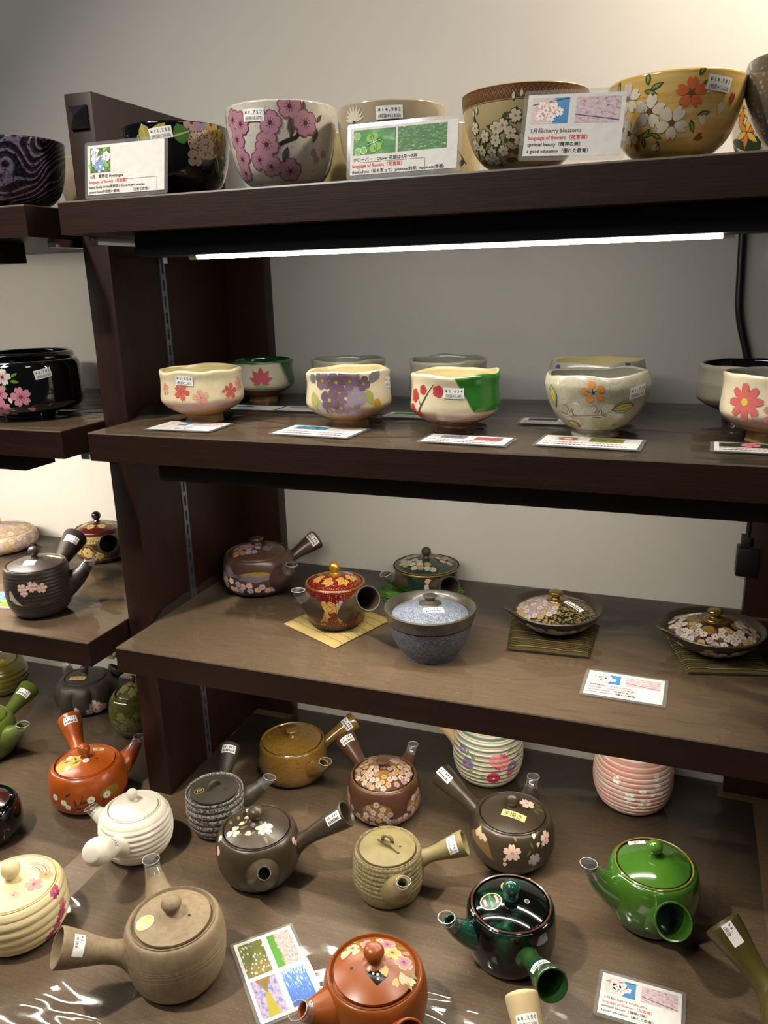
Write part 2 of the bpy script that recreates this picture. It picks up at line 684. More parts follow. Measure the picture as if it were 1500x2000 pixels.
def sheet(x0, x1, y0, y1, z, curl_l=0.0, curl_r=0.0, ycurl=0.095, wave=0.0012, nx=60, ny=34, seed=0.0, foot=(), notch=()):
    """a loose vinyl sheet: nearly flat, with slack ripples and side margins that ride up the uprights."""
    m = MB()
    vs = []
    for j in range(ny + 1):
        for i in range(nx + 1):
            x = x0 + (x1 - x0) * i / nx
            y = y0 + (y1 - y0) * j / ny
            n1 = noise.noise(Vector((x * 7 + seed, y * 16, 0.3)))
            n2 = noise.noise(Vector((x * 22 + seed, y * 9, 1.7)))
            edge = min(1.0, (x - x0) / 0.06 + 0.1, (x1 - x) / 0.06 + 0.1, (y - y0) / 0.05)
            press = 1.0
            for fx, fy, fr in foot:
                press = min(press, max(0.0, (hypot(x - fx, y - fy) - fr) / 0.025))
            zz = z + 0.0004 + wave * max(0, n1 * 0.8 + n2 * 0.4 + 0.15) * max(edge, 0) * press
            vs.append((x, y, zz))
    front = [(p[0], y0 - 0.0006, -0.0016) for p in vs[:nx + 1]]
    for s, c in ((0, curl_l), (1, curl_r)):
        if c <= 0:
            continue
        for j in range(ny + 1):
            y = y0 + (y1 - y0) * j / ny
            k = min(1, max(0, (y - ycurl) / 0.03)) * (0.75 + 0.25 * noise.noise(Vector((y * 25, s, seed))))
            for i in range(nx + 1):
                d = (vs[j * (nx + 1) + i][0] - x0) if s == 0 else (x1 - vs[j * (nx + 1) + i][0])
                if d < 0.03:
                    p = vs[j * (nx + 1) + i]
                    vs[j * (nx + 1) + i] = (p[0], p[1], p[2] + c * k * ((0.03 - d) / 0.03) ** 2)
    fs = [(j * (nx + 1) + i, j * (nx + 1) + i + 1, (j + 1) * (nx + 1) + i + 1, (j + 1) * (nx + 1) + i) for j in range(ny) for i in range(nx)
          if not any(na < x0 + (x1 - x0) * (i + 0.5) / nx < nb and y0 + (y1 - y0) * (j + 1.3) / ny > nc for na, nb, nc in notch)]
    m.add(vs, fs)
    m.add(front + vs[:nx + 1], [(i, i + 1, nx + 2 + i, nx + 1 + i) for i in range(nx)], 1)
    return m


ct = thing('display_counter', 'dark brown wooden display counter at the bottom, its top covered by clear vinyl', 'counter', (0, 0, Z4))
b = MB()
b.box((-1.05, -0.47, -0.036), (1.3, YW - 0.001, 0), bev=0.0015)
b.build('counter_top', TOP, ct, angle=30)
b = MB()
b.box((-1.03, -0.43, -0.728), (1.28, YW - 0.002, -0.036))
b.build('cabinet_body', WOOD_X, ct, smooth=False)
for k in range(4):
    x0 = -1.02 + k * 0.575
    b = MB()
    b.box((x0 + 0.004, -0.447, -0.66), (x0 + 0.571, -0.43, -0.05), bev=0.002)
    d = b.build('door', WOOD_X, ct, angle=30)
    b = MB()
    b.box((x0 + 0.24, -0.462, -0.11), (x0 + 0.33, -0.452, -0.10), bev=0.002)
    b.box((x0 + 0.245, -0.453, -0.108), (x0 + 0.252, -0.446, -0.102))
    b.box((x0 + 0.318, -0.453, -0.108), (x0 + 0.325, -0.446, -0.102))
    b.build('door_handle', CHROME, d)
SHEETS.append((ct, Z4, 0, (0.0, 0.93, -0.465, YW - 0.004, 0, 0.0, 0.0), dict(wave=0.0020, seed=3.1, nx=70, ny=62, notch=((-0.1, 0.082, 0.390), (0.882, 1.1, 0.390)))))
SHEETS.append((ct, Z4, 0, (-1.04, -0.052, -0.465, YW - 0.004, 0, 0.0, 0.0), dict(wave=0.0028, seed=8.4, nx=70, ny=62, notch=((-0.135, 0.0, 0.390),))))


# ---------------------------------------------------------------- uprights
NTRIM = 0


def upright(x0, x1, label, stile_side):
    t = thing('upright_panel', label, 'panel', (0, 0, Z4))
    top = 0.775 - Z4
    b = MB()
    b.box((x0, 0.092, 0), (x1, YW - 0.001, top), bev=0.0012)
    b.build('side_panel', WOOD_Z, t, angle=30)
    for s in stile_side:
        b = MB()
        xa, xb = (x1, x1 + 0.079) if s > 0 else (x0 - 0.079, x0)
        b.box((xa, 0.397, 0), (xb, YW - 0.001, top - 0.19), bev=0.001)
        global NTRIM
        NTRIM += 1
        structure(b.build('trim_%d' % NTRIM, WOOD_Z, angle=30, loc=(0, 0, Z4)))
        # slotted standard: two rails and the webs between the slots
        b = MB()
        xs = x1 if s > 0 else x0
        xa, xb = (xs, xs + 0.0022) if s > 0 else (xs - 0.0022, xs)
        y0, y1 = 0.2055, 0.2195
        b.box((xa, y0, 0.002), (xb, y0 + 0.0045, top - 0.2))
        b.box((xa, y1 - 0.0045, 0.002), (xb, y1, top - 0.2))
        z = 0.002
        while z < top - 0.21:
            b.box((xa, y0 + 0.0045, z), (xb, y1 - 0.0045, z + 0.009))
            z += 0.025
        b.build('slotted_strip', STEEL, t, smooth=False)
    b = MB()
    cx, cz, r = (x0 + x1) / 2, 0.744 - Z4, 0.0145
    y = 0.092
    b.add([(cx - r, y, cz - r), (cx + r, y, cz - r), (cx + r, y, cz + r), (cx - r, y, cz + r),
           (cx - r, y - 0.003, cz - r), (cx + r, y - 0.003, cz - r), (cx + r, y - 0.003, cz + r), (cx - r, y - 0.003, cz + r), (cx, y - 0.013, cz)],
          [(0, 1, 5, 4), (1, 2, 6, 5), (2, 3, 7, 6), (3, 0, 4, 7), (4, 5, 8), (5, 6, 8), (6, 7, 8), (7, 4, 8), (0, 3, 2, 1)])
    o = b.build('stud_cap', plain('#15141a', 0.22, 0.0, 0.6), t, smooth=False)
    o['label'] = 'black pyramid stud on the front edge'
    return t


upright(-0.046, -0.002, 'tall dark brown upright panel with a black pyramid stud, left of the main shelves', (1, -1))
upright(0.966, 1.010, 'dark upright panel at the right end of the main shelves', (-1,))

# ---------------------------------------------------------------- shelves
def shelf(x0, x1, z, label, curls=(0.02, 0.02), seed=0.0, film=True):
    t = thing('shelf', label, 'shelf', (0, 0, z))
    b = MB()
    yn, yb = 0.396, YW - 0.002                          # notched at the back corners, round the rear stiles
    nl = 0.0785 if x0 > -0.5 else 0.0
    nr = 0.0785 if x0 > -0.5 else 0.082
    o = [(x0, 0), (x1, 0), (x1, yn), (x1 - nr, yn), (x1 - nr, yb), (x0 + nl, yb)] + ([(x0 + nl, yn), (x0, yn)] if nl else [])
    n = len(o)
    e = 0.0012
    ins = [(min(max(x, x0 + e), x1 - e), max(y, e)) for x, y in o]
    b.add([(x, y, -TH) for x, y in o] + [(x, y, -e) for x, y in o] + [(x, y, 0) for x, y in ins],
          [tuple(reversed(range(n))), tuple(range(2 * n, 3 * n))] + [(i, (i + 1) % n, n + (i + 1) % n, n + i) for i in range(n)] + [(n + i, n + (i + 1) % n, 2 * n + (i + 1) % n, 2 * n + i) for i in range(n)])
    bd = b.build('board', [WOOD_X, TOP], t, angle=30)
    for p in bd.data.polygons:
        if p.normal.z > 0.9:
            p.material_index = 1
    if film:
        SHEETS.append((t, z, 0, (x0 + 0.001, x1 - 0.001, 0.0005, YW - 0.004, 0, curls[0], curls[1]), dict(seed=seed, notch=((-0.001, 0.084, 0.390), (0.880, 1.0, 0.390), (-0.14, -0.04, 0.390)))))
    for xb in (x0 + 0.001, x1 - 0.015):
        b = MB()
        b.box((xb, 0.05, -TH - 0.0115), (xb + 0.014, 0.212, -TH - 0.0005), bev=0.001)
        br = b.build('bracket', CHROME, t, angle=30)
        b = MB()
        b.box((xb + 0.003, 0.199, -TH - 0.034), (xb + 0.011, 0.212, -TH - 0.0115), bev=0.001)
        b.build('bracket_hook', CHROME, br, angle=30)
    return t


XL, XR = 0.0, 0.964
shelf(XL, XR, Z1, 'top shelf of the main unit, dark wood front edge, carrying the large tea bowls', seed=1.0, curls=(0.0, 0.0))
shelf(XL, XR, Z2, 'second shelf of the main unit, carrying cream and green tea bowls with flat cards', seed=2.0)
shelf(XL, XR, Z3, 'third shelf of the main unit, carrying the red and gold teapot and lidded bowls', seed=5.0)
shelf(-1.02, -0.055, Z1, 'top shelf of the left unit, carrying the purple wave bowl', seed=6.0, curls=(0, 0))
shelf(-1.02, -0.046, Z2, 'second shelf of the left unit, carrying the glossy black bowls', seed=7.0, curls=(0, 0.0))
shelf(-1.02, -0.050, Z3, 'third shelf of the left unit, carrying a dark brown teapot', seed=9.0, curls=(0, 0.0))


# ---------------------------------------------------------------- LED lamps under the shelves
def lamp(x0, x1, z, key, label, deep=0.030):
    t = thing('led_lamp', label, 'lamp', (0, 0, z - TH))
    b = MB()
    b.box((x0, 0.03, -deep), (x1, 0.092, -0.0005), bev=0.0015)
    b.build('lamp_housing', DARK, t, angle=30)
    m = N('led_glow_' + key)
    e = m.n('ShaderNodeEmission', i_Strength=LED[key])
    e.inputs['Color'].default_value = (*LED_COL['top' if key == 'top' else 'other'], 1)
    m.t.links.new(e.outputs[0], m.out.inputs[0])
    a, c = x0 + 0.075, x1 - 0.075
    b = MB()
    b.rings([((a, 0.06, -deep - 0.0005), (1, 0, 0), 0.0042), ((c, 0.06, -deep - 0.0005), (1, 0, 0), 0.0042)], 12, 0, True, True)
    b.build('led_tube', m.mat, t)
    for xa, xb in ((a - 0.012, a), (c, c + 0.012)):
        b = MB()
        b.rings([((xa, 0.06, -deep - 0.0005), (1, 0, 0), 0.0046), ((xb, 0.06, -deep - 0.0005), (1, 0, 0), 0.0046)], 12, 0, True, True)
        b.build('end_cap', plain('#d8d2c0', 0.3), t)
    return t


lamp(0.09, 0.875, Z1, 'top', 'glowing white LED strip under the top shelf of the main unit')
lamp(0.09, 0.875, Z2, 'middle', 'LED strip in a black housing under the second shelf of the main unit')
lamp(0.09, 0.875, Z3, 'lower', 'LED strip in a black housing under the third shelf of the main unit', 0.014)
lamp(-0.93, -0.15, Z1, 'left_top', 'LED strip in a black housing under the top shelf of the left unit')
lamp(-0.93, -0.15, Z2, 'left_middle', 'LED strip in a black housing under the second shelf of the left unit')
lamp(-0.93, -0.15, Z3, 'left_lower', 'LED strip in a black housing under the third shelf of the left unit', 0.014)


def cable(name, pts, r, label):
    fine = smooth_poly3(pts, 8)
    b = MB()
    rr = []
    for i, p in enumerate(fine):
        a, c = fine[max(0, i - 1)], fine[min(len(fine) - 1, i + 1)]
        rr.append((p, c - a, r))
    b.rings(rr, 10, 0, True, True)
    return tag(b.build(name, plain('#0b0b0c', 0.45)), label, 'cable')


def smooth_poly3(pts, n=8):
    P = [Vector(p) for p in pts]
    P = [P[0]] + P + [P[-1]]
    out = []
    for i in range(1, len(P) - 2):
        p0, p1, p2, p3 = P[i - 1:i + 3]
        for k in range(n):
            t = k / n
            out.append(0.5 * (2 * p1 + (p2 - p0) * t + (2 * p0 - 5 * p1 + 4 * p2 - p3) * t * t + (3 * p1 - p0 - 3 * p2 + p3) * t ** 3))
    out.append(P[-1])
    return out


cable('power_cable', [(0.836, 0.416, Z1 - TH - 0.001), (0.838, 0.416, 0.52), (0.842, 0.416, 0.46), (0.858, 0.416, 0.40), (0.866, 0.416, 0.36), (0.868, 0.416, Z2 + 0.003)], 0.0052,
      'thick black cable hanging down the wall below the top shelf at the right')
ad = thing('power_adapter', 'black plug adapter hanging on the wall at the right of the third shelf', 'adapter', (0.884, 0.407, 0.0))
b = MB()
b.box((-0.014, -0.014, 0.065), (0.018, 0.012, 0.112), bev=0.003)
b.build('adapter_body', plain('#101011', 0.4), ad)
b = MB()
b.box((-0.009, -0.010, 0.112), (0.010, 0.008, 0.130), bev=0.002)
b.build('adapter_plug', plain('#0c0c0d', 0.45), ad)
b = MB()
cp = smooth_poly3([(-0.013, 0.006, Z2 - TH - 0.001), (-0.008, 0.004, 0.22), (-0.001, 0.0, 0.17), (0.0, -0.001, 0.129)], 6)
b.rings([(p, (cp[min(i + 1, len(cp) - 1)] - cp[max(i - 1, 0)]), 0.0035) for i, p in enumerate(cp)], 10, 0, True, True)
b.build('adapter_cord', plain('#0b0b0c', 0.45), ad)

# ---------------------------------------------------------------- stickers
GUARD_EDGE = plain('#c9c9c4', 0.2, 0, 0.8)
PAPER = plain('#f1f0ec', 0.5)
INK = plain('#1d1d20', 0.6)
RED = plain('#d8403c', 0.6)


def sticker(parent, mapper, top, low, w=0.025, h=0.0135, eps=0.0002):
    a = Art()
    a.rect(-w / 2, -h / 2, w / 2, h / 2, 0, 0, 10, 3)
    if top is None:                                   # print too small to read in the shop: only its rows of marks
        for k in range(6):
            if k != 2:
                a.rect(-w * 0.4 + k * w * 0.14, h * 0.08, -w * 0.4 + k * w * 0.14 + w * 0.055, h * 0.33, 1, 2, 1, 1)
        for k in range(8):
            a.rect(-w * 0.38 + k * w * 0.098, -h * 0.36, -w * 0.38 + k * w * 0.098 + w * 0.06, -h * 0.1, 1, 2, 1, 1)
    else:
        a.text(-w * 0.42, h * 0.08, top, h * 0.36, 1, 2, 0.012, fitw=w * 0.84 if len(top) > 5 else None)
        a.text(-w * 0.42, -h * 0.38, low, h * 0.36, 1, 2, 0.02, fitw=w * 0.84 if len(low) > 6 else None)
    o = a.build('price_sticker', [PAPER, INK], mapper, parent, eps, 0.00006)
    o['label'] = 'white price sticker'
    return o


# ---------------------------------------------------------------- teapots
P = {
'red': ((-0.1299, 0.0416, 0.0647, 0.0325, 0.0715, 0.0491), {'sp': (0.0491, 0.0881, 0.074), 'ha': (-0.1067, 0.086, 0.0846)}),
'white': ((0.0302, -0.0395, 0.055, 0.0415, 0.0765, 0.0377), {'sp': (-0.0852, -0.0007, 0.0535), 'ha': (0.0265, -0.1237, 0.0938)}),
'cream': ((-0.0246, -0.2257, 0.0665, 0.041, 0.072, 0.0546), {}),
'tan': ((0.2261, -0.2185, 0.0624, 0.0525, 0.0862, 0.0478), {'sp': (-0.0785, 0.0642, 0.0991), 'ha': (-0.0962, -0.0913, 0.0948)}),
'speckle': ((0.1199, 0.045, 0.0461, 0.044, 0.0697, 0.0392), {'sp': (0.0738, 0.0537, 0.0701), 'ha': (-0.0331, 0.1044, 0.0767)}),
'mustard': ((0.172, 0.2164, 0.0601, 0.03, 0.0683, 0.0524), {'sp': (0.0861, -0.0434, 0.0629), 'ha': (0.083, 0.087, 0.0717)}),
'gold': ((0.3599, 0.173, 0.0603, 0.027, 0.066, 0.049), {'sp': (0.0222, 0.0938, 0.0668), 'ha': (-0.0993, 0.0739, 0.0693)}),
'hand': ((0.581, 0.1323, 0.0627, 0.033, 0.0727, 0.0486), {'sp': (0.0147, 0.0979, 0.0725), 'ha': (-0.1257, 0.0492, 0.0808)}),
'khaki': ((0.4279, 0.0063, 0.0502, 0.0275, 0.0692, 0.041), {'sp': (0.0497, -0.0701, 0.0743), 'ha': (0.1034, 0.0339, 0.0775)}),
'darkfront': ((0.2358, -0.0239, 0.0614, 0.043, 0.0777, 0.0487), {'sp': (0.0555, -0.08, 0.0769), 'ha': (0.1265, 0.0403, 0.1026)}),
'darkgreen': ((0.6159, -0.0487, 0.0578, 0.0395, 0.0748, 0.0473), {'sp': (-0.072, -0.0601, 0.0786), 'ha': (0.0687, -0.1097, 0.0788)}),
'green': ((0.7831, 0.0732, 0.0613, 0.047, 0.0833, 0.0479), {'sp': (-0.0842, -0.0487, 0.0939), 'ha': (0.0252, -0.1305, 0.1129)}),
'oliveright': ((0.958, -0.091, 0.0522, 0.0495, 0.0778, 0.0387), {'ha': (-0.0948, 0.0667, 0.0972)}),
'orange': ((0.4871, -0.199, 0.0615, 0.04, 0.073, 0.049), {'sp': (-0.0656, -0.0721, 0.0628), 'ha': (0.0662, -0.0693, 0.073)}),
'creamhandle': ((0.7095, -0.2863, 0.047, 0.0335, 0.0602, 0.0361), {'ha': (-0.0544, 0.1013, 0.0813)}),
'stripe': ((0.4999, 0.3204, 0.0604, 0.0495, 0.1002, 0.0399), {'ha': (-0.105, -0.02, 0.125)}),
'pink': ((0.7425, 0.3224, 0.0631, 0.0515, 0.1062, 0.0396), {}),
'melon': ((-0.3494, 0.3, 0.065, 0.0305, 0.0662, 0.0405), {'sp': (-0.0915, 0.0421, 0.0574), 'ha': (0.0344, 0.0582, 0.0629)}),
'olive': ((-0.1897, 0.2542, 0.0522, 0.042, 0.0813, 0.0361), {}),
'lgreen': ((-0.4125, 0.0913, 0.0589, 0.035, 0.0753, 0.0441), {'sp': (0.0942, 0.0087, 0.0694), 'ha': (-0.0099, 0.1306, 0.0674)}),
'browngreen': ((-0.5866, 0.3006, 0.0576, 0.033, 0.0677, 0.0403), {}),
'glossl': ((-0.2196, -0.09, 0.0532, 0.031, 0.0623, 0.039), {}),
'landscape': ((0.0919, 0.2816, 0.0631, 0.0285, 0.0678, 0.0505), {'sp': (0.0902, -0.0425, 0.0625), 'ha': (0.071, 0.0927, 0.0678)}),
'redgold': ((0.287, 0.1766, 0.0483, 0.039, 0.0673, 0.0427), {'sp': (-0.027, -0.0798, 0.0748), 'ha': (0.0875, -0.081, 0.0825)}),
'greenm': ((0.3756, 0.3683, 0.0549, 0.016, 0.038, 0.0555), {'sp': (-0.05, -0.0758, 0.0402), 'ha': (0.0717, -0.1051, 0.045)}),
'bluegrey': ((0.4571, 0.1265, 0.0649, 0.066, 0.069, 0.0549), {}),
'shib1': ((0.6163, 0.2514, 0.0696, 0.028, 0.0313, 0.0582), {}),
'shib2': ((0.8384, 0.2453, 0.07, 0.025, 0.028, 0.058), {}),
'lbrown': ((-0.2123, 0.0803, 0.0527, 0.043, 0.084, 0.0454), {'sp': (0.0692, 0.057, 0.0748), 'ha': (-0.0232, 0.1233, 0.0897)}),
'mosaic': ((-0.5517, 0.3281, 0.0754, 0.017, 0.0373, 0.0645), {}),
'lred': ((-0.2947, 0.3315, 0.0463, 0.0305, 0.0648, 0.0406), {'ha': (0.0893, -0.0774, 0.0636)}),
}


def face_az(x, y):
    return atan2(CAM.y - y, CAM.x - x)


def body_profile(R, hm, H, rr, fr=0.62, eb=1.0, et=1.0, ribs=None, n=26):
    pts = []
    for i in range(n + 1):
        a = pi / 2 * i / n
        pts.append((fr * R + (R - fr * R) * max(0.0, sin(a)) ** eb, hm * (1 - cos(a))))
    for i in range(1, n + 1):
        a = pi / 2 * i / n
        pts.append((rr + (R - rr) * max(0.0, cos(a)) ** et, hm + (H - hm) * sin(a)))
    if ribs:
        amp, per, za, zb = ribs
        out = []
        # resample evenly so that the ribs read
        dense = []
        for (r0, z0), (r1, z1) in zip(pts, pts[1:]):
            for k in range(3):
                dense.append((r0 + (r1 - r0) * k / 3, z0 + (z1 - z0) * k / 3))
        dense.append(pts[-1])
        for r, z in dense:
            w = min(1, max(0, (z - za) / 0.006)) * min(1, max(0, (zb - z) / 0.006))
            out.append((r + amp * w * (abs(sin(pi * z / per)) * 2 - 1.0), z))
        pts = out
    return pts


class Pot:
    pass


def kyusu(key, label, mat, lid_mat=None, fr=0.62, eb=1.0, et=1.0, ribs=None, lipw=0.0022, dome=0.013, dome_p=2.0, knob='ball', kr=0.0085, knob_mat=None,
          spout=True, sr=(0.023, 0.0086), sp=1.3, zs=0.45, spout_mat=None, guard=True, handle=True, hs=1.0, hollow=True, hprof=None, zh=0.58, handle_mat=None,
          hole=True, lid_step=0.0, name='teapot', cat='teapot', z0=None, melon=0, rim_mat=None, price=None, price_t=0.84, price_mode='across', lid_ribs=None, kx=0.0,
          sticker_face=None, hend=None):
    (x, y, R, hm, H, rl), tips = P[key]
    z0 = Z4 if z0 is None else z0
    FOOT.append((x, y, R * fr, z0))
    t = thing(name, label, cat, (x, y, z0 + 0.0008))
    q = Pot()
    q.root, q.R, q.H, q.rl, q.x, q.y, q.hm = t, R, H, rl, x, y, hm
    q.az = face_az(x, y)
    lid_mat = lid_mat or mat
    rr = rl + lipw
    prof = body_profile(R, hm, H, rr, fr, eb, et, ribs)
    q.outer = prof
    deform = None
    if melon:
        def deform(p):
            a = atan2(p[1], p[0])
            k = 1 - 0.13 * (1 - abs(sin(a * melon / 2))) ** 2 * sin(pi * min(1, max(0, p[2] / H))) ** 0.7
            return (p[0] * k, p[1] * k, p[2])
    q.deform = deform
    b = MB()
    b.lathe([(0, 0.002), (fr * R * 0.85, 0.0), (fr * R, 0.0004)] + prof[1:] + [(rr + 0.0003, H + 0.0012), (rr - 0.0006, H + 0.0020), (rr - 0.0014, H + 0.0014), (rr - 0.0017, H - 0.002), (rr - 0.004, H - 0.004), (0, H - 0.004)], 72, deform=deform)
    q.body = b.build('body', mat, t, angle=50)
    # lid
    rb = rl - 0.0016

    def hl(r):
        k = min(1.0, r / rb)
        base = H + 0.0012 + dome * (1 - k ** dome_p)
        if lid_ribs:
            base += lid_ribs[0] * sin(2 * pi * r / lid_ribs[1]) * (1 - k)
        return base
    q.hl = hl
    nlp = 22 if not lid_ribs else 44
    lp = [(0, H - 0.003), (rb - 0.001, H - 0.003), (rb, H - 0.001), (rb, H + 0.0004)] + [(rb * (1 - i / nlp), hl(rb * (1 - i / nlp))) for i in range(0, nlp + 1)]
    b = MB()
    b.lathe(lp, 72)
    q.lid = b.build('lid', lid_mat, t, angle=50)
    zk = hl(0)
    km = knob_mat or lid_mat
    b = MB()
    if knob == 'ball':
        pr = [(kr * 0.95, -0.002), (kr * 0.62, 0.0015), (kr * 0.55, 0.004)] + [(kr * sin(a), 0.0035 + kr * 0.9 - kr * cos(a)) for a in [0.62 + (pi - 0.62) * i / 12 for i in range(12)]] + [(0, 0.0035 + kr * 1.9)]
    elif knob == 'pear':
        pr = smooth_poly([(kr * 1.3, -0.002), (kr * 0.72, 0.002), (kr * 0.7, 0.005), (kr * 0.92, 0.010), (kr, 0.0145), (kr * 0.75, 0.020), (kr * 0.3, 0.0225), (0, 0.023)], 5)
    elif knob == 'button':
        pr = smooth_poly([(kr * 0.9, -0.002), (kr * 0.55, 0.003), (kr * 0.6, 0.006), (kr, 0.009), (kr * 1.02, 0.0115), (kr * 0.75, 0.013), (0, 0.0135)], 5)
    elif knob == 'gilt':
        pr = smooth_poly([(kr * 1.35, -0.001), (kr * 1.3, 0.0015), (kr * 0.7, 0.003), (kr * 0.62, 0.006), (kr * 1.02, 0.009), (kr * 1.02, 0.014), (kr * 0.7, 0.017), (0, 0.0175)], 5)
    else:
        pr = None
    if pr:
        b.lathe([(r, z + zk) for r, z in pr], 28, c=(kx, 0))
        q.knob = b.build('knob', km, q.lid)
    elif knob == 'loop':
        rr_ = []
        for i in range(15):
            a = pi * i / 14
            c = Vector((-0.011 * cos(a), 0.0, zk - 0.002 + 0.0115 * sin(a)))
            d = Vector((sin(a), 0, cos(a)))
            rr_.append((c, d, 0.0032))
        M_ = Matrix.Rotation(radians(70), 3, 'Z')
        b.rings([(M_ @ c, M_ @ d, r) for c, d, r in rr_], 10, 0, True, True)
        q.knob = b.build('knob', km, q.lid)
    elif knob == 'twig':
        rr_ = [(Vector((0.0075 * cos(a), 0, zk + 0.0075 + 0.0075 * sin(a))), Vector((-sin(a), 0, cos(a))), 0.003) for a in [2 * pi * i / 14 - pi / 2 for i in range(15)]]
        b.rings(rr_, 10)
        b.rings([(Vector((-0.017, 0.006, hl(0.018) + 0.002)), Vector((1, -0.3, 0)), 0.0022), (Vector((-0.006, 0.001, zk + 0.003)), Vector((1, -0.4, 0.1)), 0.003), (Vector((0.008, -0.004, zk + 0.003)), Vector((1, -0.4, 0)), 0.003), (Vector((0.021, -0.011, hl(0.024) + 0.0015)), Vector((1, -0.5, -0.2)), 0.0016)], 8, 0, True, True)
        q.knob = b.build('knob', km, q.lid)
    if hole:
        a = Art()
        a.disc(0.022 if rl > 0.045 else 0.018, -0.004, 0.0019, 0, 0, 10)
        a.build('steam_hole', [DARK], top_map(hl), q.lid)
    # spout
    if spout and 'sp' in tips:
        tip = Vector(tips['sp'])
        d = Vector((tip.x, tip.y, 0)).normalized()
        if guard:
            tip = tip - d * 0.0085 - Vector((0, 0, 0.002))
        p0 = d * (R * 0.60) + Vector((0, 0, H * zs))
        p1 = d * ((tip.xy.length + R) * 0.5) + Vector((0, 0, H * zs + (tip.z - H * zs) * 0.35))
        n = 14

        def cv(u):
            return p0 * (1 - u) ** 2 + p1 * 2 * u * (1 - u) + tip * u * u

        def tg(u):
            return ((p1 - p0) * 2 * (1 - u) + (tip - p1) * 2 * u).normalized()
        r0, r1 = sr[0] * 1.25, sr[1] * 1.08

        def rad(u):
            return r1 + (r0 - r1) * (1 - u) ** sp
        rr_ = [(cv(i / n), tg(i / n), rad(i / n)) for i in range(n + 1)]
        rr_ += [(tip + tg(1) * 0.0004, tg(1), r1 - 0.0007), (tip, tg(1), r1 - 0.0016)] + [(cv(1 - i / 8 * 0.6), tg(1 - i / 8 * 0.6), r1 - 0.002) for i in range(1, 9)]
        b = MB()
        b.rings(rr_, 26, 0, False, True)
        q.spout = b.build('spout', spout_mat or mat, t, angle=60)
        if guard:
            b = MB()
            g = [(cv(u), tg(u), rad(u) + 0.0009) for u in (0.84, 0.9, 0.96, 1.0)]
            tt = tg(1)
            low = Vector((0, 0, -1)) - tt * tt.dot(Vector((0, 0, -1)))
            low.normalize()
            g += [(tip + tt * 0.004 + low * 0.0002, (tt + low * -0.15), r1 + 0.0011), (tip + tt * 0.0085 + low * 0.0006, (tt - low * 0.5), r1 + 0.0013)]
            gi = [(c_, d_, r_ - 0.0006) for c_, d_, r_ in reversed(g)]
            b.rings(g + gi, 22)
            e_, ed, er = g[-1]
            ed = Vector(ed).normalized()
            u1 = (Vector((0, 0, 1)) - ed * ed.z).normalized()
            u2 = ed.cross(u1)
            lipr = [(e_ + (u1 * cos(2 * pi * k / 24) + u2 * sin(2 * pi * k / 24)) * er, u2 * cos(2 * pi * k / 24) - u1 * sin(2 * pi * k / 24), 0.00032) for k in range(25)]
            b.rings(lipr, 6, 1)
            o = b.build('spout_guard', [CLEAR, GUARD_EDGE], q.spout)
            o['label'] = 'clear plastic spout guard'
    # handle
    if handle and 'ha' in tips:
        tip = Vector(tips['ha'])
        d = Vector((tip.x, tip.y, 0)).normalized()
        p0 = d * (R * 0.80) + Vector((0, 0, H * zh))
        ax = tip - p0
        L = ax.length
        axn = ax.normalized()
        hp = hprof or [(0, 0.020), (0.08, 0.0155), (0.2, 0.0120), (0.36, 0.0113), (0.55, 0.0135), (0.78, 0.0172), (0.93, 0.0190), (1.0, 0.0194)]
        hp = smooth_poly([(a * L, r * hs) for a, r in hp], 4)

        def hr(tm):
            for (a, ra), (c, rc) in zip(hp, hp[1:]):
                if tm <= c:
                    return ra + (rc - ra) * (tm - a) / max(1e-9, c - a)
            return hp[-1][1]
        rr_ = [(p0 + axn * a, axn, r) for a, r in hp]
        re = hp[-1][1]
        if hollow:
            rr_ += [(p0 + axn * (L + 0.0012), axn, re - 0.0008), (p0 + axn * (L + 0.0010), axn, re - 0.0022), (p0 + axn * (L - 0.003), axn, re - 0.0032), (p0 + axn * (L * 0.6), axn, max(0.004, hr(L * 0.6) - 0.0035)), (p0 + axn * (L * 0.4), axn, max(0.004, hr(L * 0.4) - 0.004))]
        else:
            rr_ += [(p0 + axn * (L + re * 0.28 * sin(a)), axn, re * cos(a) + 0.0002) for a in (0.35, 0.7, 1.05, 1.4)]
        b = MB()
        b.rings(rr_, 30, 0, False, True)
        q.handle = b.build('handle', handle_mat or mat, t, angle=60)
        q.hr, q.hp0, q.hax, q.hL = hr, p0, axn, L
        if price:
            world = Vector((x, y, z0)) + p0 + axn * L * price_t
            face = (CAM - world).normalized() + Vector((0, 0, 0.35))
            if sticker_face:
                face = Vector(sticker_face)
            sticker(q.handle, rod_map(p0, axn, hr, L * price_t, face, price_mode), *price)
    return q


def bmap(q, deg, zf):
    return body_map(q.outer, q.az + radians(deg), q.H * zf, q.deform)


def lmap(q, rot=0.0):
    return top_map(q.hl, rot)


UNREAD = (None, None)

# ---------------------------------------------------------------- the teapots on the counter
rnd = random.Random(11)
WHITE = plain('#efe8dc', 0.5)
BLUSH = plain('#e9c9b4', 0.5)
PINKP = plain('#d99a98', 0.5)
ROSE = plain('#b5536a', 0.5)
GOLD = N('gilding')
GOLD.bsdf(srgb('#c79a3c'), 0.3, 0.75)
GOLD = GOLD.mat
GILT = plain('#8a6c3c', 0.3, 0.4)
OLIVE = plain('#6c6a2c', 0.5)
LEAFG = plain('#5c7236', 0.5)
YEL = plain('#d8b03c', 0.5)
BLK = plain('#16130f', 0.5)
GREYG = plain('#5a5348', 0.5)


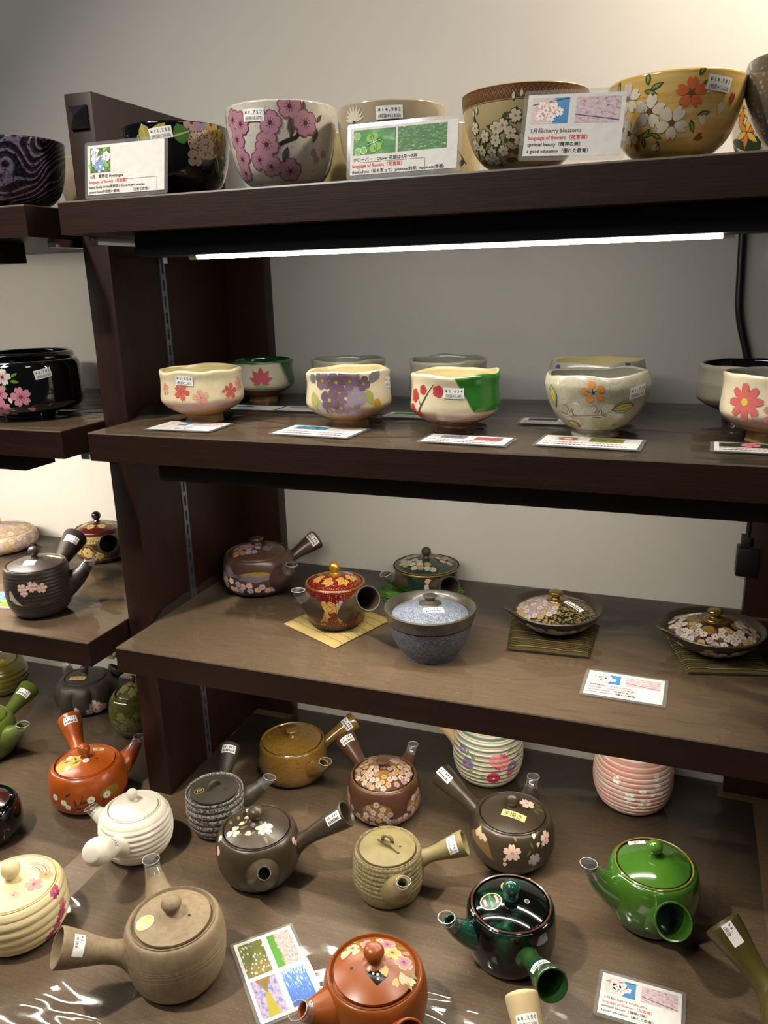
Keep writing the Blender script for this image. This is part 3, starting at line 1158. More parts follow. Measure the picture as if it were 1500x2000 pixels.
def scatter_blossom(q, spots, mats, R0, layer_kw, name='painted_blossoms', zf=0.5, deg=0, parent=None):
    a = Art()
    for (u, v, s) in spots:
        a.flower(u, v, R0 * s, **layer_kw)
    return a.build(name, mats, bmap(q, deg, zf), parent or q.body)


def dense_bloom(umin, umax, vmin, vmax, r, mats_idx, n, inside=None, seed=1, centre=3, line=4):
    """overlapping outlined blossoms, packed by dart throwing."""
    g = random.Random(seed)
    a = Art()
    pts = []
    for _ in range(n * 40):
        u, v = g.uniform(umin, umax), g.uniform(vmin, vmax)
        if inside and not inside(u, v):
            continue
        if all(hypot(u - p[0], v - p[1]) > r * 1.45 for p in pts):
            pts.append((u, v))
            if len(pts) >= n:
                break
    for k, (u, v) in enumerate(pts):
        mi = mats_idx[g.randrange(len(mats_idx))]
        rot = g.uniform(0, 6.28)
        a.flower(u, v, r, mi, centre, rot, layer=(k % 3) * 5, ol=line, wide=0.84, ms=None)
    return a, pts


# red-orange pot, left bay
m_red = ceramic('vermilion_clay', '#b0551a', '#9c4612', rough=0.30, coat=0.25, crough=0.25, scale=18)
q = kyusu('red', 'vermilion side-handled teapot painted with white plum sprigs and a gold sun', m_red, fr=0.6, kr=0.0105, hs=1.08, price=UNREAD, sr=(0.021, 0.008), dome=0.009)
a = Art()
a.disc(-0.024, -0.012, 0.021, 0, 0, 26, 0.019)
for (x, y, s, r_) in ((-0.026, 0.004, .0055, 1), (-0.004, 0.002, .006, 2), (0.004, -0.012, .006, 3), (-0.023, -0.024, .005, 4)):
    a.flower(x, y, s, 1, 3, r_, 1, wide=0.95)
for (x, y, an, L) in ((-0.036, -0.004, 1.0, .012), (-0.034, -0.008, 0.1, .012), (-0.012, -0.010, 1.9, .012), (-0.016, -0.018, 0.6, .016), (0.0, -0.006, 0.4, .014)):
    a.leaf(x, y, an, L, L * 0.3, 2, 1)
a.build('painted_plum', [YEL, WHITE, GREYG, GOLD], lmap(q, 0.15), q.lid)
a = Art()
a.rect(-0.009, -0.006, 0.009, 0.006, 0, 0, 3, 2)
a.disc(0, 0, 0.002, 1, 1, 8)
a.rect(-0.004, -0.0005, 0.004, 0.0005, 1, 1, 1, 1)
a.build('maker_seal', [plain('#d9bd86', 0.4), INK], top_map(q.hl, 0.3, (0.014, 0.026)), q.lid)
a = Art()
a.disc(0.034, 0.001, 0.018, 0, 0, 24, 0.009)
a.stroke([(-0.028, -0.022), (-0.014, -0.004), (-0.010, 0.008)], 0.0012, 2, 1)
a.stroke([(-0.030, -0.012), (-0.022, -0.018)], 0.001, 2, 1)
for (x, y, an, L) in ((-0.022, -0.012, 1.7, .016), (-0.016, -0.006, 0.3, .014), (-0.040, 0.006, 0.6, .014), (-0.024, -0.016, 0.1, .013), (0.016, -0.012, 0.4, .014), (0.010, -0.010, 2.2, .012)):
    a.leaf(x, y, an, L, L * 0.28, 2, 1)
for (x, y, s) in ((-0.043, -0.004, .0058), (-0.036, -0.012, .0055), (0.002, -0.002, .0068), (0.028, -0.002, .0068), (0.004, -0.020, .006), (-0.060, 0.002, .006)):
    a.flower(x, y, s, 1, 3, None, 2, wide=0.95)
    a.stroke([(x, y), (x - 0.003, y - 0.014)], 0.0007, 2, 1)
a.build('painted_plum', [plain('#8d7426', 0.4), WHITE, plain('#4a2a12', 0.5), GOLD], bmap(q, -2, 0.56), q.body)

# white ribbed pot
m_white = ceramic('white_bisque', '#e9e1d0', '#ded5c2', rough=0.55, scale=10, bump=0.05)
q = kyusu('white', 'white ribbed teapot with a round closed handle', m_white, fr=0.62, ribs=(0.0010, 0.0085, 0.012, 0.07), kr=0.0085, hollow=False, hs=1.05,
          hprof=[(0, 0.019), (0.15, 0.0125), (0.32, 0.0115), (0.55, 0.0165), (0.8, 0.0188), (0.94, 0.0165), (1.0, 0.0125)], dome=0.010, lid_ribs=(0.0005, 0.009), price=UNREAD, price_t=0.6, sr=(0.017, 0.0088), hole=False, zs=0.5)

# cream pot with pink blossoms
m_cream = ceramic('cream_stoneware', '#e0cfa2', '#d8c492', rough=0.5, scale=10)
q = kyusu('cream', 'cream ribbed lidded pot painted with pink blossoms, at the left edge', m_cream, fr=0.66, ribs=(0.0009, 0.0125, 0.006, 0.068), knob='ball', kr=0.0125, dome=0.008, lid_ribs=(0.0006, 0.014), spout=False, handle=False, hole=False)
a = Art()
for k in range(5):
    a.ring(0.018, 0.010, 0.010 + 0.004 * k, 0.0014, [0, 1][k % 2], 0, None, 0.1, 1.9)
a.flower(0.040, 0.012, 0.010, 2, 1, 0.3, 2)
a.flower(0.032, -0.008, 0.012, 0, 1, 0.9, 2, ms=2)
a.flower(0.014, -0.028, 0.007, 3, 1, 0.2, 2)
a.build('painted_blossoms', [plain('#c98a86', 0.5), plain('#a23a5a', 0.5), plain('#cf9468', 0.5), plain('#dcb09c', 0.5)], lmap(q), q.lid)
a = Art()
a.flower(0.046, 0.012, 0.010, 0, 1, 0.4, 0)
a.flower(0.052, -0.012, 0.008, 1, 0, 0.8, 0)
for (u, v) in ((0.044, -0.028), (0.036, -0.040), (0.026, -0.046), (0.050, -0.020)):
    a.flower(u, v, 0.009, 0, 1, None, 0)
a.build('painted_blossoms', [plain('#a9405e', 0.5), plain('#c97a86', 0.5)], bmap(q, 8, 0.8), q.body)

# large tan pot
m_tan = ceramic('tan_clay', '#8f7c60', '#7e6c50', rough=0.62, scale=120, bump=0.12, bscale=900, speck='#7c6040', spscale=700, spth=(0.6, 0.7))
q = kyusu('tan', 'large tan unglazed teapot with a gold seal, pointing its handle to the left', m_tan, fr=0.66, eb=0.9, et=0.95, knob='pear', kr=0.0125, dome=0.007, hs=1.22, lid_ribs=(0.0003, 0.016), lipw=0.0045,
          price=('¥ 6 ,', '(税抜¥'), price_t=0.80, sr=(0.024, 0.0090), zs=0.55, zh=0.60)
a = Art()
for k, (v, ph) in enumerate(((0.0, 0.0), (-0.004, 0.6), (-0.009, 1.1), (-0.016, 1.6))):
    a.stroke([(u, v + 0.0025 * sin(u * 30 + ph)) for u in [-0.06 + 0.006 * i for i in range(21)]], 0.0006, 0, 0)
a.build('throwing_lines', [plain('#c8a878', 0.6)], bmap(q, 10, 0.72), q.body)
a = Art()
a.disc(0, 0, 0.0112, 0, 0, 28)
a.ring(0, 0, 0.0105, 0.0009, 1, 1)
a.stroke([(-0.0085, 0.006), (0.0055, -0.0090)], 0.0009, 1, 1)
for k in range(6):
    a.rect(-0.0085 + 0.0023 * k, 0.0005 - 0.0022 * k, -0.0073 + 0.0023 * k, 0.0021 - 0.0022 * k, 1, 1, 1, 1)
    a.rect(-0.0095 + 0.0021 * k, -0.0028 - 0.0013 * k, -0.0082 + 0.0021 * k, -0.0012 - 0.0013 * k, 1, 1, 1, 1)
for (x, y, an) in ((-0.002, 0.006, 0.5), (0.001, 0.003, 0.5), (0.004, 0.001, 0.2), (0.006, -0.003, 1.2), (0.003, 0.0075, -0.9)):
    a.leaf(x - 0.002, y, an, 0.006, 0.0014, 1, 1)
a.build('gold_seal', [plain('#8e7a34', 0.35, 0.5), plain('#f0dc98', 0.35, 0.4)], top_map(q.hl, 0.25, (-0.031, -0.012)), q.lid)

# grey speckled pot with a loop knob
m = N('speckled_bands')
co = m.coord()
z = m.sep(co)[2]
band = m.math('ABSOLUTE', m.math('SINE', m.math('MULTIPLY', z, pi / 0.0112)))
sp = m.noise(co, 300, 3, 0.75)
msk = m.math('MULTIPLY', m.step(band, 0.25, 0.45), m.step(sp, 0.45, 0.53))
m.bsdf(m.mix(msk, srgb('#37322e'), srgb('#a8a098')), 0.6, normal=m.bump(msk, 0.5, 0.0006))
m_spk = m.mat
m_iron = ceramic('iron_clay', '#3e382e', '#342f27', rough=0.5, scale=60, bump=0.08, bscale=600)
q = kyusu('speckle', 'grey speckled banded teapot with a dark lid and loop knob, beside the upright', m_spk, m_iron, fr=0.62, ribs=(0.0008, 0.0112, 0.004, 0.066), knob='loop', dome=0.004, spout_mat=m_iron, handle_mat=m_iron, hs=0.92, price=UNREAD, price_t=0.85, sr=(0.017, 0.0080), lipw=0.006, zs=0.55)
a = Art()
a.disc(0, 0, 0.0078, 0, 0, 24, 0.0068)
a.ring(0, 0, 0.0074, 0.0007, 1, 1, 0.0064)
a.rect(-0.0035, -0.003, -0.0018, 0.003, 1, 1, 1, 1)
a.ring(0.0018, 0.001, 0.0022, 0.0009, 1, 1)
a.build('maker_seal', [BLK, plain('#c7b258', 0.4)], top_map(q.hl, 0.2, (-0.022, -0.008)), q.lid)

# mustard pot
m_mus = ceramic('mustard_glaze', '#8a6a2c', '#755320', rough=0.25, coat=0.8, scale=14, speck='#54401a', spscale=400, spth=(0.56, 0.68))
q = kyusu('mustard', 'mustard speckled glazed teapot under the third shelf', m_mus, fr=0.66, knob='button', kr=0.0095, dome=0.006, hs=0.86, price=UNREAD, price_t=0.8, sr=(0.016, 0.0085), lipw=0.003, zs=0.45, hole=False)
a = Art()
a.ring(0, 0, 0.004, 0.0012, 0, 0)
a.stroke([(-0.006, 0.003), (0.004, 0.004)], 0.0012, 0, 0)
a.build('painted_mark', [BLK], top_map(q.hl, 0, (-0.014, 0.010)), q.lid)

# brown pot with gilded blossoms
m_cho = ceramic('chocolate_clay', '#5e3c2e', '#4e3024', rough=0.33, coat=0.2, crough=0.2, scale=16)
q = kyusu('gold', 'chocolate brown teapot covered with gilded blossoms on lid and belly', m_cho, fr=0.6, knob='button', kr=0.0105, dome=0.014, price=UNREAD, price_t=0.84, sr=(0.017, 0.0072), lipw=0.004, zh=0.6, hs=0.95)
BL = [plain('#bfa898', 0.45), plain('#b59468', 0.45), plain('#a58484', 0.45), plain('#8d6a22', 0.4), plain('#5f4020', 0.5)]
a, _ = dense_bloom(-0.095, 0.095, -0.036, 0.016, 0.0058, [0, 0, 1, 2], 230, inside=lambda u, v: v < -0.004 + 0.016 * cos(u * 85 + 1.0), seed=4)
g2 = Art()
for k in range(-3, 4):
    g2.disc(k * 0.074 - 0.012, -0.004, 0.024, 3, -2, 26, 0.014)
g2.items += a.items
g2.build('gilded_blossoms', BL, bmap(q, 0, 0.62), q.body, eps=0.0003)
a, _ = dense_bloom(-0.046, 0.046, -0.046, 0.046, 0.0052, [0, 0, 1, 2], 150, inside=lambda u, v: 0.016 + 0.008 * sin(3 * atan2(v, u)) < hypot(u, v) < 0.044, seed=6)
g2 = Art()
for k in range(3):
    an = -1.55 + k * 2.09
    g2.disc(0.024 * cos(an), 0.024 * sin(an), 0.016, 3, -2, 22, 0.013)
g2.items += a.items
g2.build('gilded_blossoms', BL, lmap(q), q.lid, eps=0.0003)
b = MB()
b.lathe([(q.rl + 0.0035, q.H + 0.0016), (q.rl + 0.0046, q.H + 0.0006), (q.rl + 0.0028, q.H + 0.0022), (q.rl + 0.0018, q.H + 0.0018)], 64)
b.build('gilt_rim', GILT, q.body)

# dark hand-painted pot
m_dk = ceramic('smoked_clay', '#413628', '#382e21', rough=0.36, scale=14, coat=0.12, crough=0.35)
q = kyusu('hand', 'dark brown teapot with a pale gold 手描き label, white blossoms and a painted mountain', m_dk, fr=0.55, knob='ball', kr=0.0108, dome=0.010, price=UNREAD, price_t=0.9, sr=(0.020, 0.0078), hs=0.98, price_mode='along')
a = Art()
a.rect(-0.018, -0.0062, 0.018, 0.0062, 0, 0, 6, 2)
a.text(-0.0155, -0.0035, '手描き', 0.0088, 1, 1, 0.02, fitw=0.028)
for k in range(5):
    a.rect(0.001 + 0.0030 * k, -0.0052, 0.003 + 0.0030 * k, -0.0045, 1, 1, 1, 1)
a.build('maker_label', [plain('#e2cf8e', 0.35), plain('#3a2a12', 0.5)], top_map(q.hl, -0.46, (-0.001, -0.017)), q.lid)
a = Art()
a.flower(0.023, 0.010, 0.0125, 0, 1, 0.5, 1)
a.leaf(0.030, -0.002, -0.9, 0.012, 0.004, 2, 0)
a.leaf(0.034, 0.002, -0.3, 0.014, 0.004, 2, 0)
a.leaf(0.036, 0.010, 0.2, 0.010, 0.003, 2, 0)
a.build('painted_blossoms', [BLUSH, PINKP, OLIVE], lmap(q), q.lid)
a = Art()
mt = [(1.35 * mx + 0.004, 1.35 * my) for mx, my in [(-0.066, -0.004), (-0.058, 0.002), (-0.050, 0.0075), (-0.044, 0.015), (-0.040, 0.0085), (-0.036, 0.010), (-0.031, 0.006), (-0.026, -0.004), (-0.022, -0.015), (-0.035, -0.010), (-0.050, -0.006)]]
a.poly(mt, 4, 0, centre=(-0.040, -0.001))
a.poly([(1.35 * mx + 0.004, 1.35 * my) for mx, my in [(-0.052, 0.0055), (-0.048, 0.010), (-0.044, 0.0155), (-0.040, 0.009), (-0.036, 0.0105), (-0.031, 0.0065), (-0.034, 0.002), (-0.037, 0.005), (-0.041, 0.001), (-0.045, 0.004), (-0.048, 0.001)]], 5, 1)
a.flower(0.001, 0.000, 0.0135, 0, 1, 0.4, 2)
a.flower(0.034, -0.014, 0.0105, 3, 1, 0.9, 2)
a.flower(0.056, 0.010, 0.011, 0, 1, 0.2, 2)
for (x, y, s) in ((0.034, 0.016, .0055), (0.040, 0.003, .005), (-0.010, -0.016, .0045), (-0.010, -0.024, .005), (0.053, 0.026, .006)):
    a.petal(x, y, 1.4, s * 1.6, s * 1.2, 0, 1)
for (x, y, an) in ((0.008, 0.016, 2.2), (0.036, 0.020, 0.4), (0.032, 0.004, 2.0), (0.046, -0.002, 1.2), (0.022, -0.006, 0.9)):
    a.leaf(x, y, an, 0.011, 0.0035, 2, 0)
a.build('painted_scene', [BLUSH, PINKP, OLIVE, plain('#a9a2a6', 0.5), plain('#6e5630', 0.45), plain('#bda888', 0.5)], bmap(q, 0, 0.70), q.body)

# khaki ridged pot with a twig knob
m_kh = ceramic('khaki_clay', '#8a7c52', '#7c6e46', rough=0.55, scale=40, bump=0.08, bscale=500)
m = N('khaki_ash_bands')
co = m.coord()
z = m.sep(co)[2]
band = m.math('ABSOLUTE', m.math('SINE', m.math('MULTIPLY', z, pi / 0.0072)))
sp = m.noise(co, 330, 3, 0.7)
hi = m.math('MULTIPLY', m.step(z, 0.018, 0.028), m.step(band, 0.25, 0.55))
msk = m.math('MULTIPLY', hi, m.step(sp, 0.47, 0.60))
m.bsdf(m.mix(msk, srgb('#7b6d48'), srgb('#a89e7c')), 0.6, normal=m.bump(msk, 0.4, 0.0006))
q = kyusu('khaki', 'khaki ridged teapot with a twig-shaped knob, its spout towards the aisle', m.mat, m_kh, fr=0.72, eb=0.7, et=0.8, ribs=(0.0006, 0.0072, 0.02, 0.066), knob='twig', dome=0.004, spout_mat=m_kh, handle_mat=m_kh, hs=0.92, price=('¥ 1 , 7 6 0', '(税抜¥1600)'), price_t=0.8, sr=(0.0215, 0.0080), sp=1.0, lipw=0.004, zs=0.46, zh=0.7)

# dark pot at the front, spout towards the aisle
q = kyusu('darkfront', 'dark brown teapot with blush blossoms on the lid, its spout pointing to the aisle', m_dk, fr=0.6, knob='pear', kr=0.0125, dome=0.011, price=UNREAD, price_t=0.86, sr=(0.0235, 0.0090), sp=1.0, zs=0.47, hs=1.0, price_mode='along', guard=False)
a = Art()
a.flower(0.012, -0.016, 0.0135, 0, 1, 0.5, 2, ms=1)
a.flower(-0.032, -0.014, 0.0105, 0, 1, 1.2, 2, n=3, wide=1.05)
for (x, y, s) in ((-0.026, -0.003, .006), (-0.019, 0.009, .0065), (-0.016, -0.025, .0065)):
    a.petal(x, y, 0.3, s * 1.6, s * 1.25, 0, 1)
for (x, y, an) in ((-0.036, 0.004, 1.9), (-0.026, 0.010, 1.8), (-0.017, -0.004, 1.1), (-0.024, -0.012, 0.2), (-0.031, -0.018, -0.4), (-0.010, -0.028, 0.6), (-0.006, -0.006, 2.0), (0.012, -0.030, -1.1), (0.018, -0.026, -0.6)):
    a.leaf(x, y, an, 0.013, 0.0045, 2, 0, vein=3)
a.flower(-0.010, 0.036, 0.010, 0, 1, 0.2, 0, n=3, wide=1.1)
a.build('painted_blossoms', [BLUSH, PINKP, plain('#807a36', 0.5), GREYG], lmap(q, 0.1), q.lid)
a = Art()
a.rect(-0.009, -0.009, 0.009, 0.009, 0, 0, 6, 6)
a.flower(0.002, 0.0, 0.0055, 1, None, 0.4, 1)
a.build('maker_seal', [BLK, WHITE], top_map(q.hl, 0.0, (-0.015, 0.022)), q.lid)
a = Art()
for (x, y, an, s) in ((0.060, 0.004, 1.3, .011), (0.067, -0.003, 1.5, .010), (-0.078, -0.006, 1.3, .016), (-0.080, 0.012, 1.5, .012)):
    a.petal(x, y, an, s, s * 0.75, 0, 0)
a.build('painted_blossoms', [plain('#e0b6ac', 0.5)], bmap(q, 0, 0.75), q.body)
b = MB()
tp = Vector(P['darkfront'][1]['sp'])

# dark green glossy pot
def green_black(name, thr, scale=16):
    m = N(name)
    co = m.coord()
    v = m.noise(m.mapping(co, loc=(0.3, 0.1, 0.0)), scale, 4, 0.55, 0.8)
    c = m.ramp(m.step(v, thr, thr + 0.22), [(0.0, srgb('#070807')), (0.35, srgb('#0c1f1c')), (0.7, srgb('#16402c')), (1.0, srgb('#3d5a22'))])
    m.bsdf(c, 0.10, coat=1.0, crough=0.02, spec=0.15)
    return m.mat


m_gb = green_black('oil_green_glaze', 0.50)
m_gl = green_black('oil_green_lid_glaze', 0.50, 22)
m_teal = ceramic('teal_glaze', '#0f3a3c', '#1c4a34', rough=0.15, coat=1.0, scale=30)
m_grn2 = ceramic('leaf_green_glaze', '#2c4a1c', '#17402f', rough=0.18, coat=1.0, scale=25)
q = kyusu('darkgreen', 'glossy dark green and black teapot with two round seals on its lid', m_gb, m_gl, fr=0.7, eb=0.8, et=0.75, knob='ball', kr=0.0112, knob_mat=m_teal, dome=0.009, spout_mat=m_teal, handle_mat=m_grn2, price=UNREAD, price_t=0.78, sr=(0.019, 0.0085), hs=1.0, lipw=0.0045, zs=0.5, hole=False)
b = MB()
b.lathe([(q.rl + 0.0040, q.H + 0.0017), (q.rl + 0.0048, q.H + 0.0012), (q.rl + 0.003, q.H + 0.0024), (q.rl + 0.0012, q.H + 0.0017)], 64)
b.build('bare_rim', plain('#4d2c1a', 0.25, 0, 0.6), q.body)
a = Art()
a.disc(0, 0, 0.0138, 0, 0, 32)
a.ring(0, 0, 0.0130, 0.0012, 1, 1)
for k, ch in enumerate('深むし急須'):
    a.text(0.0, 0.0066 - k * 0.0042, ch, 0.0042, 2, 2, 0.02, 'c')
for k in range(4):
    a.rect(0.0055 + (0.0008 if k in (1, 2) else 0), 0.0048 - 0.0034 * k, 0.0088 + (0.0008 if k in (1, 2) else 0), 0.0072 - 0.0034 * k, 1, 2, 1, 1)
a.rect(-0.0088, -0.0060, -0.0060, 0.0050, 1, 2, 1, 4)
a.build('round_seal', [plain('#1c1a10', 0.3), plain('#e6d9a0', 0.35), plain('#2fd06a', 0.35)], top_map(q.hl, 0.12, (-0.026, -0.003)), q.lid)
a = Art()
a.disc(0, 0, 0.0125, 0, 0, 28)
for k in range(5):
    a.rect(-0.006 + 0.0026 * k, 0.006, -0.0048 + 0.0026 * k, 0.0078, 1, 1, 1, 1)
a.build('gold_seal', [plain('#cdb158', 0.35, 0.4), INK], top_map(q.hl, 0.0, (0.002, 0.020)), q.lid)
a = Art()
a.disc(0, 0, 0.0034, 1, 0, 14)
a.disc(0, 0, 0.0022, 0, 1, 12)
a.build('steam_hole', [DARK, plain('#b9b08a', 0.3)], top_map(q.hl, 0, (0.019, -0.006)), q.lid)

# green glazed pot at the right
m = N('grass_green_glaze')
co = m.coord()
v = m.noise(co, 12, 4)
z = m.sep(co)[2]
c = m.mix(m.step(v, 0.3, 0.72), srgb('#456c20'), srgb('#28541a'))
c = m.mix(m.step(m.math('ADD', z, m.math('MULTIPLY', v, 0.01)), 0.046, 0.016), c, srgb('#1c4a24'))
c = m.mix(m.step(m.math('ADD', z, m.math('MULTIPLY', v, 0.006)), 0.0165, 0.0150), c, srgb('#4a382a'))
m.bsdf(c, 0.14, coat=1.0, crough=0.02)
m_gr = m.mat
q = kyusu('green', 'bright green glazed teapot at the right, its handle towards the aisle', m_gr, fr=0.6, eb=0.9, knob='ball', kr=0.0100, dome=0.013, price=None, sr=(0.023, 0.0092), hs=1.12, lipw=0.0035, zs=0.52, zh=0.52)
a = Art()
a.rect(-0.011, -0.0065, 0.011, 0.0065, 0, 0, 8, 5)
a.disc(-0.002, -0.002, 0.0025, 2, 1, 8)
for k in range(4):
    a.rect(-0.007 + 0.004 * k, 0.002, -0.005 + 0.004 * k, 0.004, 1, 1, 1, 1)
a.build('paper_label', [PAPER, INK, plain('#e08a2a', 0.5)], top_map(q.hl, -0.15, (-0.012, 0.036)), q.lid)
b = MB()
b.lathe([(q.rl + 0.0032, q.H + 0.0016), (q.rl + 0.0037, q.H + 0.0010), (q.rl + 0.0022, q.H + 0.0022), (q.rl + 0.001, q.H + 0.0016)], 64)
b.build('bare_rim', plain('#8a6a34', 0.3, 0, 0.6), q.body)

# olive pot whose handle reaches in at the right edge
m_ol = ceramic('olive_clay', '#4d4518', '#433c14', rough=0.42, scale=14)
q = kyusu('oliveright', 'olive unglazed teapot at the right edge, only its long handle in view', m_ol, price=('¥ 8 ,', '(税抜'), price_t=0.86, hs=1.15, hollow=True, price_mode='along', spout=False)

# orange pot at the bottom
m_or = ceramic('orange_clay', '#8e4814', '#7d3e10', rough=0.34, coat=0.15, crough=0.3, scale=14)
q = kyusu('orange', 'orange-brown teapot at the front edge, its lid painted with mauve and gold blossoms', m_or, fr=0.6, knob='pear', kr=0.0122, dome=0.012, sr=(0.025, 0.0095), hs=1.0, lipw=0.0042, zs=0.6, hole=False, zh=0.5)
a = Art()
for (x, y, s, mi) in ((-0.008, 0.030, .0088, 0), (0.015, 0.029, .0105, 0), (-0.026, 0.026, .0078, 1), (0.021, 0.015, .0102, 2), (0.034, 0.003, .0102, 0), (0.006, 0.037, .005, 1)):
    a.flower(x, y, s, mi, 3, None, 3, ol=5, ms=3)
for (x, y, an, s, mi) in ((-0.038, 0.010, 1.2, .015, 1), (-0.026, 0.012, 1.0, .012, 1), (0.030, -0.010, -1.2, .014, 1), (0.036, -0.014, -0.7, .012, 1), (0.026, -0.018, -1.8, .010, 2), (0.014, -0.020, 1.9, .014, 2), (0.032, 0.016, 0.5, .009, 0)):
    a.petal(x, y, an, s * 1.12, s * 0.78, 5, 0)
    a.petal(x, y, an, s, s * 0.62, mi, 1)
for (x, y, an) in ((0.024, 0.024, 0.3), (0.040, -0.006, -0.8), (0.024, 0.004, -1.0), (-0.016, 0.034, 2.6), (0.030, 0.020, -0.2), (0.038, -0.018, -1.2)):
    a.leaf(x, y, an, 0.013, 0.005, 4, 0)
a.build('painted_blossoms', [plain('#a5707f', 0.5), plain('#bfa488', 0.5), plain('#bf9f58', 0.5), plain('#6a2840', 0.5), plain('#75702e', 0.5), plain('#cbb470', 0.45)], lmap(q, 0.0), q.lid)
a = Art()
a.rect(-0.009, -0.009, 0.009, 0.009, 0, 0, 6, 6)
for k in range(3):
    a.disc(-0.003 + 0.003 * (k % 2), 0.004 - 0.004 * k, 0.0016, 1, 1, 7)
a.build('maker_seal', [plain('#1f1c1a', 0.15, 0.3), plain('#cfcac0', 0.3)], top_map(q.hl, 0.75, (0.004, -0.017)), q.lid)
a = Art()
a.disc(0, 0, 0.0021, 0, 0, 12)
a.build('steam_hole', [DARK], top_map(q.hl, 0, (-0.026, -0.006)), q.lid)

# cream handle at the bottom edge
m_cb = ceramic('buff_clay', '#cdb78c', '#c2aa7e', rough=0.55, scale=14)
q = kyusu('creamhandle', 'buff unglazed teapot at the front edge, only its stickered handle in view', m_cb, price=('¥ 8 , 2 5 0', '(税抜¥7,500)'), price_t=0.72, hs=1.0, spout=False, hollow=False, zh=0.5,
          hprof=[(0, 0.020), (0.1, 0.015), (0.3, 0.0125), (0.6, 0.0155), (0.9, 0.0182), (1.0, 0.0185)])

# tall banded jars at the back
m = N('green_white_bands')
co = m.coord()
z = m.sep(co)[2]
nz = m.noise(co, 14, 2)
zz = m.math('ADD', z, m.math('MULTIPLY', nz, 0.006))
s_ = m.math('SINE', m.math('MULTIPLY', zz, 2 * pi / 0.0085))
c = m.ramp(m.step(s_, -1, 1), [(0.0, srgb('#5f7a6a')), (0.3, srgb('#8f9f8c')), (0.5, srgb('#ddd6c4')), (0.78, srgb('#e8e0cf')), (1.0, srgb('#b9a074'))])
m.bsdf(c, 0.4)
m_bd = m.mat
q = kyusu('stripe', 'tall round pot with green and white bands and pink peonies, partly behind the third shelf', m_bd, fr=0.55, ribs=(0.0008, 0.0085, 0.004, 0.098), spout=False, hollow=False, handle_mat=plain('#b89a74', 0.5), hs=0.8, hole=False)
a = Art()
for (x, y, s, mi) in ((0.022, 0.010, 0.017, 0), (0.014, 0.014, 0.013, 1), (0.028, 0.006, 0.012, 1), (0.010, -0.022, 0.013, 2), (-0.036, 0.000, 0.012, 3), (0.045, -0.004, 0.011, 3), (-0.048, 0.024, 0.009, 3), (0.040, -0.016, 0.008, 0)):
    a.flower(x, y, s, mi, 4, None, mi * 3, n=7, wide=0.8)
for (x, y, an) in ((-0.020, 0.012, 2.6), (-0.026, -0.012, 3.6), (0.0, -0.026, 2.8), (0.052, 0.010, 0.3), (-0.040, 0.014, 1.2), (0.036, 0.024, 0.8)):
    a.leaf(x, y, an, 0.015, 0.006, 5, 0)
a.build('painted_peonies', [plain('#c9566a', 0.5), plain('#dd8f92', 0.5), plain('#b03c52', 0.5), plain('#83709c', 0.5), plain('#e2b45a', 0.5), plain('#6f8c5c', 0.5)], bmap(q, 0, 0.52), q.body)
m = N('pink_white_bands')
co = m.coord()
z = m.sep(co)[2]
nz = m.noise(co, 10, 2)
zz = m.math('ADD', z, m.math('MULTIPLY', nz, 0.004))
s_ = m.math('SINE', m.math('MULTIPLY', zz, 2 * pi / 0.0080))
big = m.noise(co, 22, 2)
pk = m.mix(m.step(big, 0.4, 0.62), srgb('#c0a598'), srgb('#cb8878'))
c = m.mix(m.step(s_, 0.35, 0.85), pk, srgb('#e9d6c8'))
m.bsdf(c, 0.4)
q = kyusu('pink', 'tall round pot with pink and white ribs and white flowers, partly behind the third shelf', m.mat, fr=0.52, ribs=(0.0010, 0.0080, 0.004, 0.104), spout=False, handle=False, hole=False)
a = Art()
for (x, y, s) in ((0.004, -0.010, .0095), (0.028, -0.022, .0115), (0.024, 0.004, .0065), (-0.018, 0.016, .0075), (0.040, -0.002, .006), (0.010, -0.034, .006), (0.048, 0.010, .006), (0.046, 0.026, .006), (0.054, -0.004, .005)):
    a.flower(x, y, s, 0, 1, None, 0)
a.build('painted_flowers', [plain('#f1e8dc', 0.5), plain('#c7a84a', 0.5)], bmap(q, -6, 0.55), q.body)

# left bay, back row
q = kyusu('melon', 'charcoal melon-ribbed teapot with white blossoms and a gold label, under the left shelf', m_iron, fr=0.6, melon=9, knob='ball', kr=0.009, dome=0.005, sr=(0.018, 0.008), hs=1.0, guard=True)
a = Art()
for (x, y, s) in ((0.004, 0.004, .012), (0.018, -0.004, .011), (-0.006, -0.008, .011), (0.010, -0.014, .009), (-0.034, 0.0, .007)):
    a.flower(x, y, s, 0, 1, None, 0)
a.build('painted_blossoms', [plain('#d8c4b8', 0.5), plain('#c48a80', 0.5)], bmap(q, 6, 0.36), q.body)
a = Art()
a.rect(-0.017, -0.0062, 0.017, 0.0062, 0, 0, 4, 2)
a.text(-0.0145, -0.0036, '手描き', 0.0088, 1, 1, 0.02, fitw=0.027)
a.build('maker_label', [plain('#cfb27a', 0.4), plain('#5a3a1c', 0.5)], top_map(q.hl, -0.1, (-0.010, -0.016)), q.lid)
m_og = ceramic('moss_glaze', '#4a4a1c', '#3c3e16', rough=0.2, coat=0.8, scale=16)
q = kyusu('olive', 'moss green round lidded jar half hidden behind the upright', m_og, fr=0.6, knob='ball', kr=0.006, dome=0.020, dome_p=1.7, spout=False, handle=False, hole=False, ribs=(0.0004, 0.012, 0.02, 0.07))
